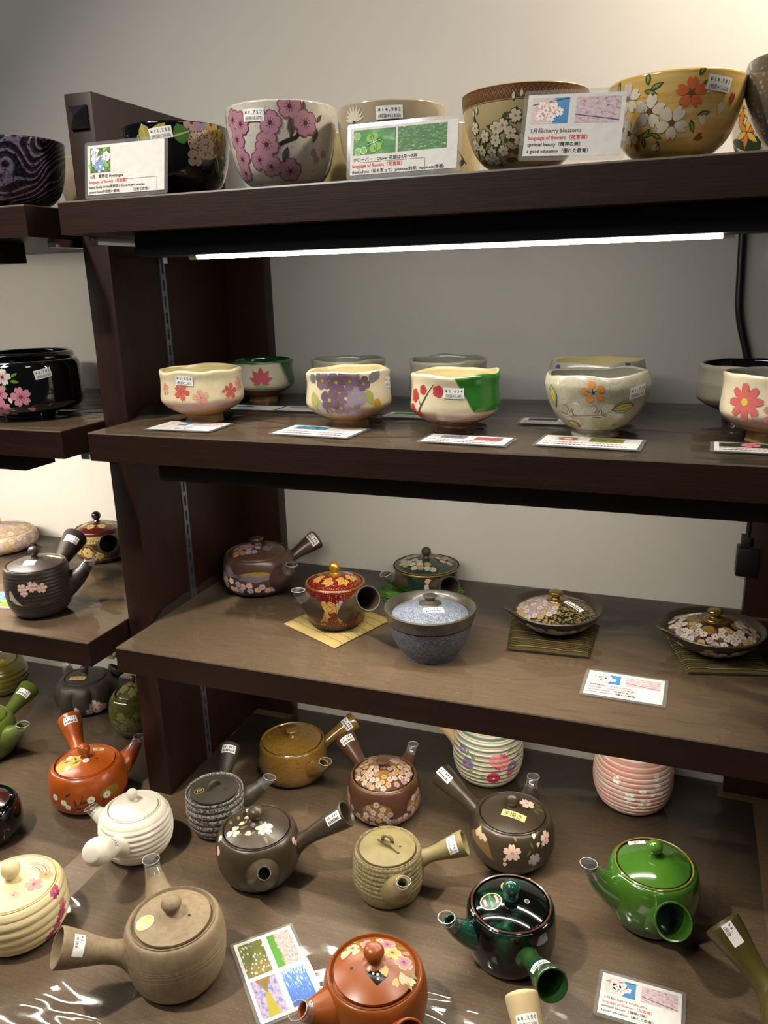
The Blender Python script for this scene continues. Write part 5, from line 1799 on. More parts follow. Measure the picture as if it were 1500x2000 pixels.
q = bowl('putty grey tea bowl with black inside, behind the coral cosmos bowl', 0.855, 0.285, Z2, 0.0660, 0.0745, SH_CHAWAN, zones('putty_glaze', [(0.0, '#3a2c1e'), (0.024, '#8d8672'), (0.05, '#a39c86')], rough=0.3, coat=0.4), BLACK_IN, 0.003, 37.0, dent=0.006)

# left unit, second shelf
q = bowl('glossy black tea bowl painted with pink and white cherry blossoms, on the left unit', -0.202, 0.111, Z2, 0.0835, 0.0875, SH_BARREL, BLACK_IN, BLACK_IN, 0.0, 0)
a = Art()
for (u, v, s, c, r_) in ((-0.026, 0.006, .014, 0, .3), (-0.010, 0.002, .0135, 0, .9), (-0.010, -0.020, .0145, 0, .2), (0.020, -0.004, .0155, 0, .5), (-0.002, 0.026, .013, 1, .1), (-0.024, 0.034, .009, 0, .3)):
    a.flower(u, v, s, c, 3, r_, 3, ms=3)
for (u, v, s, c, an) in ((0.006, -0.014, .011, 1, 1.7), (0.026, -0.022, .013, 0, -0.3), (-0.022, 0.026, .012, 0, 1.9), (-0.024, -0.030, .012, 1, 0.8)):
    a.petal(u, v, an, s, s * 0.6, c, 2)
for (u, v, an, L) in ((0.008, 0.020, -0.2, .013), (0.010, 0.026, 0.5, .011), (-0.002, -0.030, -0.6, .014), (0.004, -0.026, -1.3, .014), (-0.026, -0.008, -0.9, .013), (-0.030, -0.014, 0.2, .012), (-0.004, 0.016, -1.0, .010)):
    a.leaf(u, v, an, L, L * 0.42, 2, 1)
a.build('painted_blossoms', [plain('#cf8a9a', 0.4), plain('#ddd2c4', 0.4), plain('#6c8a34', 0.4), plain('#8c2a48', 0.4)], bmap(q, -22, 0.50), q.body, eps=0.0004)
bs(q, 16, 0.80, '¥ 4 , 7 8 5', '(税抜¥4,350)', 0.16)
q = bowl('plain glossy black tea bowl behind the blossom one, on the left unit', -0.36, 0.285, Z2, 0.080, 0.084, SH_BARREL, BLACK_IN, BLACK_IN, 0.0, 0)

# ---------------------------------------------------------------- top shelf
q = bowl('black tea bowl with a hydrangea and green leaves, behind the hydrangea card', 0.123, 0.098, Z1, 0.0690, 0.0870, SH_DEEP, BLACK_IN, BLACK_IN, 0.0, 0)
a = Art()
a.disc(0.028, 0.008, 0.024, 0, 1, 26, 0.019)
g = random.Random(3)
for k in range(90):
    r_, an = 0.0225 * sqrt(g.random()), g.uniform(0, 6.28)
    a.disc(0.028 + r_ * cos(an), 0.008 + r_ * 0.8 * sin(an), 0.0010, 1, 3, 5)
for (u, v, c) in ((0.010, 0.030, 2), (0.022, 0.032, 3), (0.036, 0.030, 4), (0.046, 0.020, 4), (0.012, -0.010, 0), (0.048, 0.004, 5)):
    a.flower(u, v, 0.0105, c, 1, None, 2, n=4, wide=1.0, notch=0.0)
for (u, v, an, L, w, c) in ((-0.014, 0.014, 0.3, .024, .024, 6), (0.044, -0.004, -1.2, .030, .016, 7), (0.056, 0.008, -1.4, .030, .016, 7), (0.060, 0.024, -1.5, .026, .014, 5), (-0.052, 0.030, -1.35, .026, .018, 8), (-0.040, 0.012, 0.75, .026, .015, 8), (-0.060, 0.018, -1.5, .020, .014, 7)):
    a.leaf(u, v, an, L, w, c, 1, vein=0)
for k in range(14):
    a.disc(0.062 + g.uniform(-.006, .006), -0.014 + g.uniform(-.02, .01), 0.0022, 0, 2, 6)
a.build('painted_hydrangea', [plain('#b39a86', 0.45), plain('#4a2c28', 0.5), plain('#a88a84', 0.45), plain('#83789c', 0.45), plain('#a58a34', 0.45), plain('#7a5a2c', 0.45), plain('#3f6a28', 0.4), plain('#34481f', 0.45), plain('#9a8f3a', 0.45)], bmap(q, 8, 0.66), q.body, eps=0.0004)
bs(q, -16, 0.86, '¥ 1 3 , 2 3 3', '(税抜12030)', 0.12, 0.029)

m_wg = ceramic('ivory_crackle', '#c9c3b8', '#bfb8ab', rough=0.12, coat=0.9, crough=0.03, scale=8, speck='#a29a8c', spscale=300)
q = bowl('white tea bowl with pink plum blossoms on a dark branch, on the top shelf', 0.281, 0.092, Z1, 0.0690, 0.0950, SH_DEEP, m_wg, m_wg, 0.0, 0)
a = Art()
a.stroke([(-0.010, -0.004), (0.004, 0.002), (0.016, 0.006), (0.026, 0.018)], 0.0045, 2, 0)
a.stroke([(0.010, 0.004), (0.012, 0.020)], 0.0025, 2, 0)
a.stroke([(0.026, 0.016), (0.040, 0.024)], 0.0025, 2, 0)
for (u, v, an, L) in ((0.012, 0.008, 1.7, .020), (0.006, -0.004, -1.9, .020), (0.044, 0.018, -1.9, .018), (0.044, 0.024, 0.9, .012), (-0.006, 0.004, 2.4, .014), (0.026, 0.034, 1.5, .012), (-0.058, -0.004, -1.3, .016)):
    a.leaf(u, v, an, L, L * 0.45, 3, 1, vein=2)
for (u, v, s, r_) in ((0.010, 0.039, .0135, .2), (0.028, 0.022, .0145, .6), (-0.013, 0.022, .0130, .1), (-0.019, -0.001, .0145, .9), (-0.030, -0.017, .012, .3), (-0.016, -0.025, .013, .5), (0.008, -0.031, .0145, .2), (-0.052, 0.024, .013, .4), (-0.062, 0.008, .013, .8), (-0.058, -0.014, .013, .1), (-0.066, 0.030, .012, .6), (-0.060, -0.030, .011, .2)):
    a.flower(u, v, s, 0, 1, r_, 3, wide=0.88, ol=4, ms=1, notch=0.08)
for (u, v, an) in ((0.034, -0.012, 0.5), (0.042, -0.022, 1.2), (0.052, -0.014, 0.9)):
    a.petal(u, v, an, 0.011, 0.009, 0, 1)
a.build('painted_plum_blossoms', [plain('#a87c88', 0.4), plain('#5a2438', 0.4), plain('#33221f', 0.4), plain('#5a4a44', 0.4), plain('#7d4658', 0.4)], bmap(q, 0, 0.52), q.body, eps=0.0004)
bs(q, -28, 0.84, '¥ 9 , 7 5 7', '(税抜¥8,870)', -0.03, 0.027)

m_bg2 = ceramic('beige_glaze', '#a79a82', '#9d9078', rough=0.14, coat=0.8, crough=0.04, scale=8)
q = bowl('plain beige tea bowl with one thin white flower, behind the clover card', 0.4225, 0.102, Z1, 0.0650, 0.0850, SH_DEEP, m_bg2, m_bg2, 0.0, 0)
a = Art()
for k in range(9):
    an = pi / 2 + (k - 4) * 0.34
    a.leaf(-0.046, 0.012, an, 0.019 - 0.001 * abs(k - 4), 0.0036, 0, k % 3)
a.disc(-0.046, 0.010, 0.0028, 1, 4, 8)
a.stroke([(-0.046, 0.010), (-0.045, -0.020), (-0.040, -0.05)], 0.0012, 1, 0)
a.build('painted_flower', [plain('#cfc8b0', 0.45), plain('#3f4a2c', 0.5)], bmap(q, 0, 0.66), q.body, eps=0.0004)
bs(q, -2, 0.86, '¥ 1 4 , 9 8 2', '(税抜¥13,620)', 0.02, 0.030)

m_cr = ceramic('straw_glaze', '#b0a077', '#a39368', rough=0.14, coat=0.8, crough=0.04, scale=8)
q = bowl('straw coloured tea bowl with brown brocade rim band and white blossoms, on the top shelf', 0.584, 0.092, Z1, 0.0694, 0.0840, SH_WIDE, m_cr, m_cr, 0.0, 0)
a = Art()
a.rect(-0.20, 0.0, 0.20, 0.0140, 0, 0, 60, 2)
for k in range(-24, 25):
    u = k * 0.0062
    a.stroke([(u - 0.0031, 0.007), (u, 0.0125), (u + 0.0031, 0.007), (u, 0.0015), (u - 0.0031, 0.007)], 0.0006, 1, 1)
    a.disc(u, 0.007, 0.0009, 1, 2, 6)
a.rect(-0.20, -0.0008, 0.20, 0.0002, 1, 1, 60, 1)
a.build('brocade_band', [plain('#5f3a22', 0.35), plain('#9a7a4a', 0.35)], bmap(q, 0, 0.82), q.body, eps=0.0004)
a = Art()
a.stroke([(-0.062, -0.026), (-0.044, -0.006), (-0.024, -0.012), (-0.008, 0.006), (0.004, 0.020)], 0.0018, 3, 0)
g = random.Random(8)
for (u, v) in ((-0.050, 0.006), (-0.056, -0.010), (-0.046, -0.018), (-0.036, -0.004), (-0.030, -0.022), (-0.022, -0.010), (-0.014, -0.022), (-0.012, 0.004), (-0.004, -0.004), (0.002, 0.012), (-0.020, 0.002), (0.006, -0.012), (-0.040, -0.030), (-0.028, -0.032)):
    a.leaf(u, v, g.uniform(0, 6.28), 0.013, 0.006, 2, 0)
    a.flower(u, v, 0.0072, 0, 1, None, 3, ol=3)
for (u, v) in ((-0.050, 0.016), (-0.044, 0.018), (0.0, 0.026), (0.008, 0.028)):
    a.leaf(u, v, 1.5, 0.010, 0.005, 3, 0)
    a.leaf(u, v + 0.001, 1.5, 0.008, 0.0035, 0, 1)
for (u, v) in ((-0.052, -0.032), (-0.006, -0.034), (0.004, -0.024)):
    a.disc(u, v, 0.008, 4, -1, 10, 0.004)
a.build('painted_blossoms', [plain('#c9c0a4', 0.45), plain('#9a7a34', 0.45), plain('#3f4a20', 0.45), plain('#33241a', 0.45), plain('#6a4038', 0.5)], bmap(q, -10, 0.50), q.body, eps=0.0004)

m = N('yellow_brushed_glaze')
co = m.coord()
v = m.noise(m.mapping(co, (1, 1, 13)), 11, 4, 0.6)
m.bsdf(m.mix(m.step(v, 0.3, 0.7), srgb('#c99c4c'), srgb('#e4c880')), 0.16, coat=0.8, crough=0.04)
q = bowl('yellow tea bowl with white and orange cherry blossoms, at the right of the top shelf', 0.743, 0.092, Z1, 0.0690, 0.0800, SH_WIDE, m.mat, plain('#d8c48a', 0.2, 0, 0.6), 0.0, 0)
a = Art()
for (u, v, s, c, r_) in ((-0.048, 0.018, .015, 0, .3), (-0.024, 0.003, .0165, 0, .1), (-0.002, -0.010, .0170, 0, .9), (0.014, 0.016, .0150, 1, .3), (-0.060, -0.008, .013, 0, .7), (-0.050, -0.014, .014, 0, .4)):
    a.flower(u, v, s, c, 3, r_, 1, wide=0.66, notch=0.2)
    for k in range(5):
        a.stroke([(u, v), (u + s * .3 * cos(r_ + k * 1.257 + .6), v + s * .3 * sin(r_ + k * 1.257 + .6))], 0.0009, 3, 4)
for (u, v, an, s, c) in ((0.034, 0.026, -2.2, .013, 0), (0.044, -0.004, 1.2, .013, 0), (0.030, -0.014, 1.9, .012, 0), (0.060, 0.006, 1.5, .012, 2), (0.022, -0.028, 0.5, .012, 2), (-0.040, -0.026, 1.4, .010, 2), (-0.046, -0.036, 1.2, .012, 2), (-0.026, -0.036, 0.4, .012, 0)):
    a.petal(u, v, an, s, s * 0.66, c, 1, notch=0.25)
for (u, v, an) in ((-0.026, 0.026, 1.6), (-0.024, 0.022, 0.4), (-0.030, 0.022, -0.3), (-0.036, -0.018, -0.1), (-0.034, -0.022, 0.7), (0.020, 0.030, 1.1), (0.024, 0.024, 0.1), (0.022, -0.004, 0.2), (0.016, -0.008, -1.2), (-0.016, -0.026, -1.8), (-0.012, -0.024, 2.6), (-0.034, -0.032, 1.4), (-0.062, 0.024, 1.4)):
    a.leaf(u, v, an, 0.014, 0.0055, 4, 0)
    a.leaf(u + 0.002 * cos(an), v + 0.002 * sin(an), an, 0.010, 0.003, 5, 1)
a.build('painted_blossoms', [plain('#d9d0bc', 0.4), plain('#cf6a3c', 0.4), plain('#9a3f18', 0.4), plain('#6a4a1c', 0.45), plain('#2f4a1c', 0.45), plain('#8a8f4a', 0.45)], bmap(q, 0, 0.56), q.body, eps=0.0004)
bs(q, 36, 0.84, '¥ 1 4 , 9 8 2', '(税抜¥13,620)', -0.10, 0.027)

m = N('silver_beaded_glaze')
co = m.coord()
v = m.vor(co, 190, 'F1', 'Distance', 0.8)
n2 = m.noise(co, 26, 3)
c = m.mix(m.math('MULTIPLY', m.step(v, 0.42, 0.2), m.step(n2, 0.38, 0.55)), m.mix(n2, srgb('#5f5648'), srgb('#8a8072')), srgb('#d0c6b4'))
m.bsdf(c, 0.2, 0.25, coat=0.6, normal=m.bump(v, -0.5, 0.002))
q = bowl('silvery beaded tea bowl at the right edge of the top shelf', 0.868, 0.100, Z1, 0.0600, 0.0930, SH_ROUND, m.mat, m_bg2, 0.0, 0)
q = bowl('cream tea bowl with orange lilies and green leaves, behind the yellow and silvery bowls', 0.862, 0.262, Z1, 0.0600, 0.0920, SH_DEEP, m_wg, m_wg, 0.0, 0)
a = Art()
for (u, v, s) in ((-0.034, 0.022, .022), (-0.028, -0.004, .020), (-0.006, 0.010, .020), (0.014, -0.010, .02)):
    for k in range(6):
        an = 0.3 + k * 1.047
        a.leaf(u, v, an, s, s * 0.42, 2, 0)
        a.leaf(u + 0.0008 * cos(an), v + 0.0008 * sin(an), an, s * 0.92, s * 0.33, k % 2, 2)
for (u, v, an, L, w) in ((-0.060, -0.010, -0.25, .034, .011), (-0.034, -0.022, 0.4, .030, .012), (-0.060, -0.014, -0.75, .050, .009), (-0.020, -0.036, 1.2, .03, .010), (-0.050, -0.036, -0.3, .020, .008), (-0.046, -0.018, -0.15, .04, .008)):
    a.leaf(u, v, an, L, w, 3, 1)
a.build('painted_lilies', [plain('#d07a2c', 0.45), plain('#d8b84a', 0.45), plain('#5a2c14', 0.45), plain('#23381c', 0.45)], bmap(q, -14, 0.55), q.body, eps=0.0004)
for (lab, x, y, sd) in (('cream bowl with yellow flower and dark sprigs, behind the plum and beige bowls', 0.306, 0.262, 0), ('cream bowl with a thin stem, behind and between the beige and straw coloured bowls', 0.436, 0.262, 1)):
    q = bowl(lab, x, y, Z1, 0.0600, 0.0865, SH_DEEP, m_cr, m_cr, 0.0, 0)
    a = Art()
    if sd == 0:
        a.flower(0.026, -0.014, 0.012, 0, None, 0.2, 1, n=8, wide=0.5)
        for (u, v) in ((0.012, 0.000), (0.012, -0.016), (0.022, -0.030), (0.008, -0.032)):
            a.stroke([(u, v - 0.012), (u, v + 0.014)], 0.0012, 1, 0)
            for k in range(5):
                for s in (-1, 1):
                    a.leaf(u, v - 0.010 + k * 0.005, pi / 2 - s * 0.9, 0.008, 0.002, 1, 1)
    else:
        a.stroke([(0.024, 0.004), (0.038, -0.012)], 0.001, 1, 0)
        a.disc(0.030, -0.010, 0.004, 1, 0, 8)
    a.build('painted_sprigs', [plain('#a58a2c', 0.45), plain('#252a1c', 0.45)], bmap(q, 0, 0.55), q.body, eps=0.0004)

m = N('purple_wave_lustre')
co = m.coord()
w1 = m.noise(m.mapping(co, (1, 1, 1)), 13, 1, 0.4)
zz = m.math('ADD', m.math('MULTIPLY', m.sep(co)[2], 9.0), m.math('MULTIPLY', w1, 1.5))
sn = m.math('SINE', m.math('MULTIPLY', zz, 78.0))
fl = m.noise(co, 260, 3)
msk = m.math('MULTIPLY', m.step(sn, 0.35, 0.8), m.step(fl, 0.34, 0.5))
c = m.mix(msk, m.mix(m.step(fl, 0.45, 0.7), srgb('#17121c'), srgb('#3a3046')), srgb('#8d7f98'))
m.bsdf(c, 0.35, 0.55, coat=0.1, normal=m.bump(sn, 0.25, 0.001))
q = bowl('dark purple tea bowl with silvery wave lines, on the left unit', -0.1555, 0.094, Z1, 0.0750, 0.0920, SH_DEEP, m.mat, BLACK_IN, 0.0, 0)
q = bowl('beige bowl with a price sticker, behind the purple wave bowl', -0.155, 0.275, Z1, 0.0600, 0.0900, SH_DEEP, m_bg2, m_bg2, 0.0, 0)
bs(q, 10, 0.52, '3 , 3 0 0', '(税抜¥3,000)', 0.03, 0.03)

# ---------------------------------------------------------------- lidded bowl and handle-less pots on the third shelf
m = N('blue_grey_relief')
co = m.coord()
v = m.vor(co, 210, 'SMOOTH_F1', 'Distance', 1.0)
n1 = m.noise(co, 165, 3, 0.6, 2.5)
rl_ = m.step(m.math('ABSOLUTE', m.math('SUBTRACT', n1, 0.5)), 0.038, 0.018)
c = m.mix(rl_, m.mix(m.noise(co, 40, 2), srgb('#23262e'), srgb('#3a3f4e')), srgb('#7c839a'))
m.bsdf(c, 0.4, coat=0.3, normal=m.bump(n1, 0.8, 0.0015))
M_REL = m.mat
m = N('blue_grey_relief_lid')
co = m.coord()
n1 = m.noise(co, 165, 3, 0.6, 2.5)
rl_ = m.step(m.math('ABSOLUTE', m.math('SUBTRACT', n1, 0.5)), 0.055, 0.025)
c = m.mix(rl_, m.mix(m.noise(co, 40, 2), srgb('#3a4250'), srgb('#525d70')), srgb('#8d939c'))
m.bsdf(c, 0.55, coat=0.05, normal=m.bump(n1, 0.8, 0.0015))
M_REL2 = m.mat
m_rim = ceramic('iron_rim_glaze', '#39332c', '#4a4236', rough=0.4, scale=60, bump=0.25, bscale=250, coat=0.3)
(x, y, R, hm, H, rl), _ = P['bluegrey']
FOOT.append((x, y, R * 0.65, Z3))
t = thing('lidded_bowl', 'blue-grey lidded bowl with raised scroll texture and a brown rim', 'bowl', (x, y, Z3 + 0.0008))
q = Pot()
q.az = face_az(x, y)
H = 0.071
out = smooth_poly([(0.60 * R, 0), (0.61 * R, 0.003), (0.66 * R, 0.008), (0.80 * R, 0.022), (0.89 * R, 0.038), (0.945 * R, 0.052), (0.975 * R, 0.060), (R, H)], 6)
b = MB()
b.lathe([(0, 0.002), (out[0][0], 0)] + [p for p in out[1:] if p[1] <= 0.0535], 72)
b.build('bowl_body', M_REL, t)
b = MB()
lo = [p for p in out if p[1] > 0.0525]
b.lathe([(lo[0][0] - 0.001, lo[0][1] - 0.0005)] + [(r + 0.0006, z) for r, z in lo] + [(R - 0.002, H + 0.0012), (R - 0.005, H - 0.0005), (R - 0.010, H - 0.010), (R - 0.012, H - 0.014), (0, H - 0.014)], 72)
b.build('rim_band', m_rim, t)
rl = R - 0.0105
hl = lambda r: H - 0.0095 + 0.016 * (1 - min(1, r / rl) ** 2)
b = MB()
b.lathe([(0, H - 0.013), (rl, H - 0.013), (rl, H - 0.0095)] + [(rl * (1 - i / 20), hl(rl * (1 - i / 20))) for i in range(1, 21)], 72)
lid = b.build('lid', M_REL2, t)
b = MB()
b.lathe(smooth_poly([(0.0165, hl(0.0165) + 0.0003), (0.0150, hl(0) + 0.0004), (0.0078, hl(0) + 0.003), (0.0070, hl(0) + 0.006), (0.0098, hl(0) + 0.0095), (0.0100, hl(0) + 0.0105), (0.006, hl(0) + 0.0098), (0, hl(0) + 0.009)], 4), 30)
b.build('knob', m_rim, lid)
sticker(lid, top_map(hl, 0.10, (0.004, -0.021)), None, None, 0.029, 0.0115)


def shiboridashi(key, label, matbody, lidart, zoff):
    (x, y, R, hm, H, rl), _ = P[key]
    t = thing('lidded_pot', label, 'teapot', (x, y, Z3 + zoff))
    H = 0.034
    out = smooth_poly([(0.36 * R, 0), (0.40 * R, 0.001), (0.62 * R, 0.008), (0.82 * R, 0.018), (0.95 * R, 0.029), (R, H)], 6)
    # the lip is drawn out into a pouring beak to the left
    ab = radians(197)

    def beak(p):
        a = atan2(p[1], p[0]) - ab
        a = (a + pi) % (2 * pi) - pi
        k = 1 + 0.14 * exp(-(a / 0.17) ** 2) * max(0, (p[2] - 0.012) / (H - 0.012)) * (1 if hypot(p[0], p[1]) > 0.8 * R else 0)
        return (p[0] * k, p[1] * k, p[2])
    b = MB()
    b.lathe([(0, 0.001)] + out + [(R - 0.0012, H + 0.0014), (R - 0.004, H + 0.0008), (R - 0.0105, H - 0.007), (R - 0.014, H - 0.010), (0, H - 0.010)], 90, deform=beak)
    body = b.build('body', m_drk, t)
    q = Pot()
    q.outer, q.deform, q.az, q.H = out, beak, face_az(x, y), H
    rl = R - 0.0095
    hl = lambda r: H - 0.0055 + 0.0175 * (1 - min(1, r / rl) ** 2.1)
    q.hl, q.rl = hl, rl
    b = MB()
    b.lathe([(0, H - 0.009), (rl, H - 0.009), (rl, H - 0.0055)] + [(rl * (1 - i / 22), hl(rl * (1 - i / 22))) for i in range(1, 23)], 80)
    q.lid = b.build('lid', matbody, t)
    q.body = body
    zk = hl(0)
    b = MB()
    kr = 0.0098
    b.lathe(smooth_poly([(kr * 1.45, zk - 0.001), (kr * 1.35, zk + 0.0015), (kr * 0.72, zk + 0.003), (kr * 0.66, zk + 0.006), (kr, zk + 0.009), (kr * 1.02, zk + 0.0125), (kr * 0.75, zk + 0.0145), (0, zk + 0.015)], 5), 32)
    b.build('knob', plain('#8d7440', 0.18, 0.75), q.lid)
    a = Art()
    a.ring(0, 0, kr * 1.55, 0.0010, 0, 0)
    a.build('gilt_ring', [GOLD], top_map(hl), q.lid)
    return q


m = N('gold_fleck_black')
co = m.coord()
sp = m.noise(co, 260, 3, 0.6)
msk = m.step(sp, 0.50, 0.56)
m.bsdf(m.mix(msk, srgb('#17130d'), srgb('#8f7c50')), 0.35, 0.1, coat=0.2)
M_FLECK = m.mat
q = shiboridashi('shib1', 'shallow lidded pouring pot, half gold fleck and half white blossoms, on a striped mat', M_FLECK, None, 0.006)
BS = [plain('#aaa29a', 0.45), plain('#9a8058', 0.45), plain('#968488', 0.45), plain('#7a5c22', 0.4), plain('#6a4c3c', 0.5)]


def lidzone(u, v):
    return hypot(u + 0.030, v + 0.010) < 0.031 and hypot(u, v) < q.rl - 0.004 and hypot(u, v) > 0.015


a, _ = dense_bloom(-0.06, 0.0, -0.05, 0.03, 0.0054, [0, 0, 1, 2], 80, inside=lidzone, seed=41)
g2 = Art()
g2.disc(-0.030, -0.010, 0.0275, 2, -1, 32)
g2.ring(-0.030, -0.010, 0.0330, 0.0012, 3, 1, a0=-1.3, a1=1.5)
g2.items += a.items
a, _ = dense_bloom(0.008, 0.050, 0.006, 0.05, 0.0060, [0, 1, 2], 30, inside=lambda u, v: hypot(u - 0.030, v - 0.030) < 0.020 and hypot(u, v) < q.rl - 0.004, seed=42)
g2.items += a.items
g2.build('painted_blossoms', BS, top_map(q.hl), q.lid, eps=0.0004)
a, _ = dense_bloom(-0.075, 0.075, -0.016, 0.010, 0.0064, [0, 0, 1, 2], 120, seed=43)
a.build('painted_blossoms', BS, bmap(q, 0, 0.5), q.body, eps=0.0003)
sticker(q.lid, top_map(q.hl, -0.82, (0.024, -0.016)), None, None, 0.029, 0.0120)

m = N('bronze_cloud')
co = m.coord()
sp = m.noise(co, 34, 3, 0.6)
gr = m.noise(co, 500, 2)
m.bsdf(m.mix(m.math('MULTIPLY', m.step(sp, 0.45, 0.6), m.step(gr, 0.35, 0.6)), srgb('#2a2118'), srgb('#8a6c30')), 0.35, 0.3, coat=0.2)
q = shiboridashi('shib2', 'shallow lidded pouring pot with white blossoms around a bronze cloud, on the right-hand striped mat', m.mat, None, 0.006)
a, _ = dense_bloom(-0.06, 0.06, -0.06, 0.06, 0.0056, [0, 0, 1, 2], 170, inside=lambda u, v: 0.034 + 0.006 * sin(5 * atan2(v, u)) < hypot(u, v) < q.rl - 0.004 and not (v > 0.02 and abs(u) < 0.03), seed=44)
g2 = Art()
for k in range(6):
    an = 2.6 + k * 0.75
    g2.disc(0.032 * cos(an), 0.032 * sin(an), 0.009, 3, -1, 14)
g2.items += a.items
g2.build('painted_blossoms', BS, top_map(q.hl), q.lid, eps=0.0004)
a, _ = dense_bloom(-0.075, 0.075, -0.016, 0.010, 0.0064, [0, 0, 1, 2], 110, inside=lambda u, v: sin(u * 60) > -0.6, seed=45)
a.build('painted_blossoms', BS, bmap(q, 0, 0.5), q.body, eps=0.0003)
sticker(q.lid, top_map(q.hl, -0.05, (-0.020, 0.030)), None, None, 0.026, 0.0110)

# ---------------------------------------------------------------- mats and cards
def cloth(name, cs, z, m, label, cat='mat', thick=0.004, n=22, bumpy=0.0010, seed=0.0):
    """a soft quilted square between four corners, thicker in the middle than at its hems."""
    c = [Vector((x, y, 0)) for x, y in cs]
    o = (c[0] + c[1] + c[2] + c[3]) / 4
    FOOT.append((o.x, o.y, (c[0] - c[2]).length / 2, 0.0))
    t = []
    for lv in (0, 1):
        for j in range(n + 1):
            for i in range(n + 1):
                u, v = i / n, j / n
                p = (c[0] * (1 - u) + c[1] * u) * (1 - v) + (c[3] * (1 - u) + c[2] * u) * v - o
                e = min(u, 1 - u, v, 1 - v)
                k = min(1, e / 0.06) ** 0.5
                h = 0.0006 + (thick - 0.0006) * k if lv else 0.0003
                if lv:
                    h += bumpy * noise.noise(Vector((p.x * 60 + seed, p.y * 60, 0))) * k * min(1, max(0, (abs(u - .5) + abs(v - .5) - 0.35) * 4))
                p.z = max(h, 0.0003)
                t.append(p)
    b = MB()
    N1 = (n + 1) ** 2
    fs = []
    for j in range(n):
        for i in range(n):
            a = j * (n + 1) + i
            fs.append((a, a + n + 1, a + n + 2, a + 1))
            fs.append((N1 + a, N1 + a + 1, N1 + a + n + 2, N1 + a + n + 1))
    rim = [i for i in range(n)] + [n + j * (n + 1) for j in range(n)] + [n * (n + 1) + n - i for i in range(n)] + [(n - j) * (n + 1) for j in range(n)]
    for a, c2 in zip(rim, rim[1:] + rim[:1]):
        fs.append((a, c2, N1 + c2, N1 + a))
    b.add(t, fs)
    for idx, p in enumerate(t):
        q_ = idx % N1
        b.uv[idx] = ((q_ % (n + 1)) / n, (q_ // (n + 1)) / n)
    ob = b.build(name, m, angle=60, loc=(o.x, o.y, z))
    return tag(ob, label, cat)


def stripes(name, cols, freq, rough=0.85, axis=1, weave=700):
    m = N(name)
    uv = m.coord('UV')
    s = m.sep(uv)[axis]
    wob = m.noise(m.coord(), 25, 2)
    s = m.math('ADD', s, m.math('MULTIPLY', wob, 0.02))
    f = m.n('ShaderNodeMath', operation='FRACT', i_0=m.math('MULTIPLY', s, freq)).outputs[0]
    c = m.ramp(f, cols, 'CONSTANT')
    w = m.noise(m.coord(), weave, 2)
    c = m.mix(m.math('MULTIPLY', m.step(w, 0.35, 0.65), 0.5), c, m.mix(1.0, c, (0.55, 0.52, 0.46), 'MULTIPLY'))
    m.bsdf(c, rough, normal=m.bump(w, 0.5, 0.001), spec=0.15)
    return m.mat


cloth('cloth_mat', [(0.2059, 0.1511), (0.3196, 0.0943), (0.3640, 0.2164), (0.2500, 0.2710)], Z3 + 0.001, stripes('cream_cloth', [(0.0, srgb('#b7a168')), (0.90, srgb('#8a7242'))], 7), 'cream cloth mat with thin brown stripes under the red and gold teapot', thick=0.003, seed=3)
S1 = [(0.0, srgb('#2a2416')), (0.14, srgb('#4f4526')), (0.30, srgb('#2e2818')), (0.42, srgb('#8a7844')), (0.50, srgb('#2a2416')), (0.62, srgb('#55492c')), (0.78, srgb('#231e13')), (0.90, srgb('#6a5a34'))]
cloth('cloth_mat', [(0.5606, 0.1643), (0.6779, 0.1721), (0.6790, 0.2900), (0.5440, 0.2860)], Z3 + 0.001, stripes('brown_striped_cloth', S1, 5), 'brown and gold striped cloth mat under the gold fleck pot', thick=0.0055, bumpy=0.002, seed=1)
cloth('cloth_mat', [(0.8073, 0.1651), (0.9150, 0.1920), (0.8950, 0.3000), (0.7707, 0.2898)], Z3 + 0.001, stripes('dark_striped_cloth', S1, 5.3), 'brown and gold striped cloth mat under the bronze cloud pot at the right', thick=0.0055, bumpy=0.002, seed=7)

# green lace coaster
t = MB()
gx, gy = 0.3740, 0.3430
NS = 44
vs, fs = [], []
for lv, z in ((0, 0.0004), (1, 0.0024)):
    for k in range(NS * 3):
        an = 2 * pi * k / (NS * 3)
        for r in (0.052, 0.060 + 0.0045 * abs(sin(an * 10))):
            vs.append((r * cos(an), 0.93 * r * sin(an), z))
n3 = NS * 3
for k in range(n3):
    k2 = (k + 1) % n3
    a0, a1, b0, b1 = 2 * k, 2 * k + 1, 2 * k2, 2 * k2 + 1
    o = 2 * n3
    fs += [(o + a0, o + a1, o + b1, o + b0), (a1, b1, o + b1, o + a1), (a0, o + a0, o + b0, b0), (a0, b0, b1, a1)]
t.add(vs, fs)
cs_ = thing('lace_coaster', 'bright green lace coaster under the dark green teapot', 'coaster', (gx, gy, Z3 + 0.0008))
mgc = ceramic('green_felt', '#4c7a24', '#3c661a', rough=0.85, scale=60)
t.build('coaster_ring', mgc, cs_, angle=60)
b = MB()
b.lathe([(0, 0.0004), (0.053, 0.0004), (0.053, 0.0016), (0, 0.0016)], 40)
b.build('coaster_base', mgc, cs_)
for k in range(22):
    an = 2 * pi * k / 22
    bb = MB()
    c = Vector((0.0685 * cos(an), 0.0640 * sin(an), 0.0014))
    rr_ = []
    for i in range(13):
        f = 2 * pi * i / 12
        rr_.append((c + Vector((0.0052 * cos(f), 0.0052 * sin(f), 0)), Vector((-sin(f), cos(f), 0)), 0.0013))
    bb.rings(rr_, 7)
    bb.build('lace_loop', mgc, cs_)


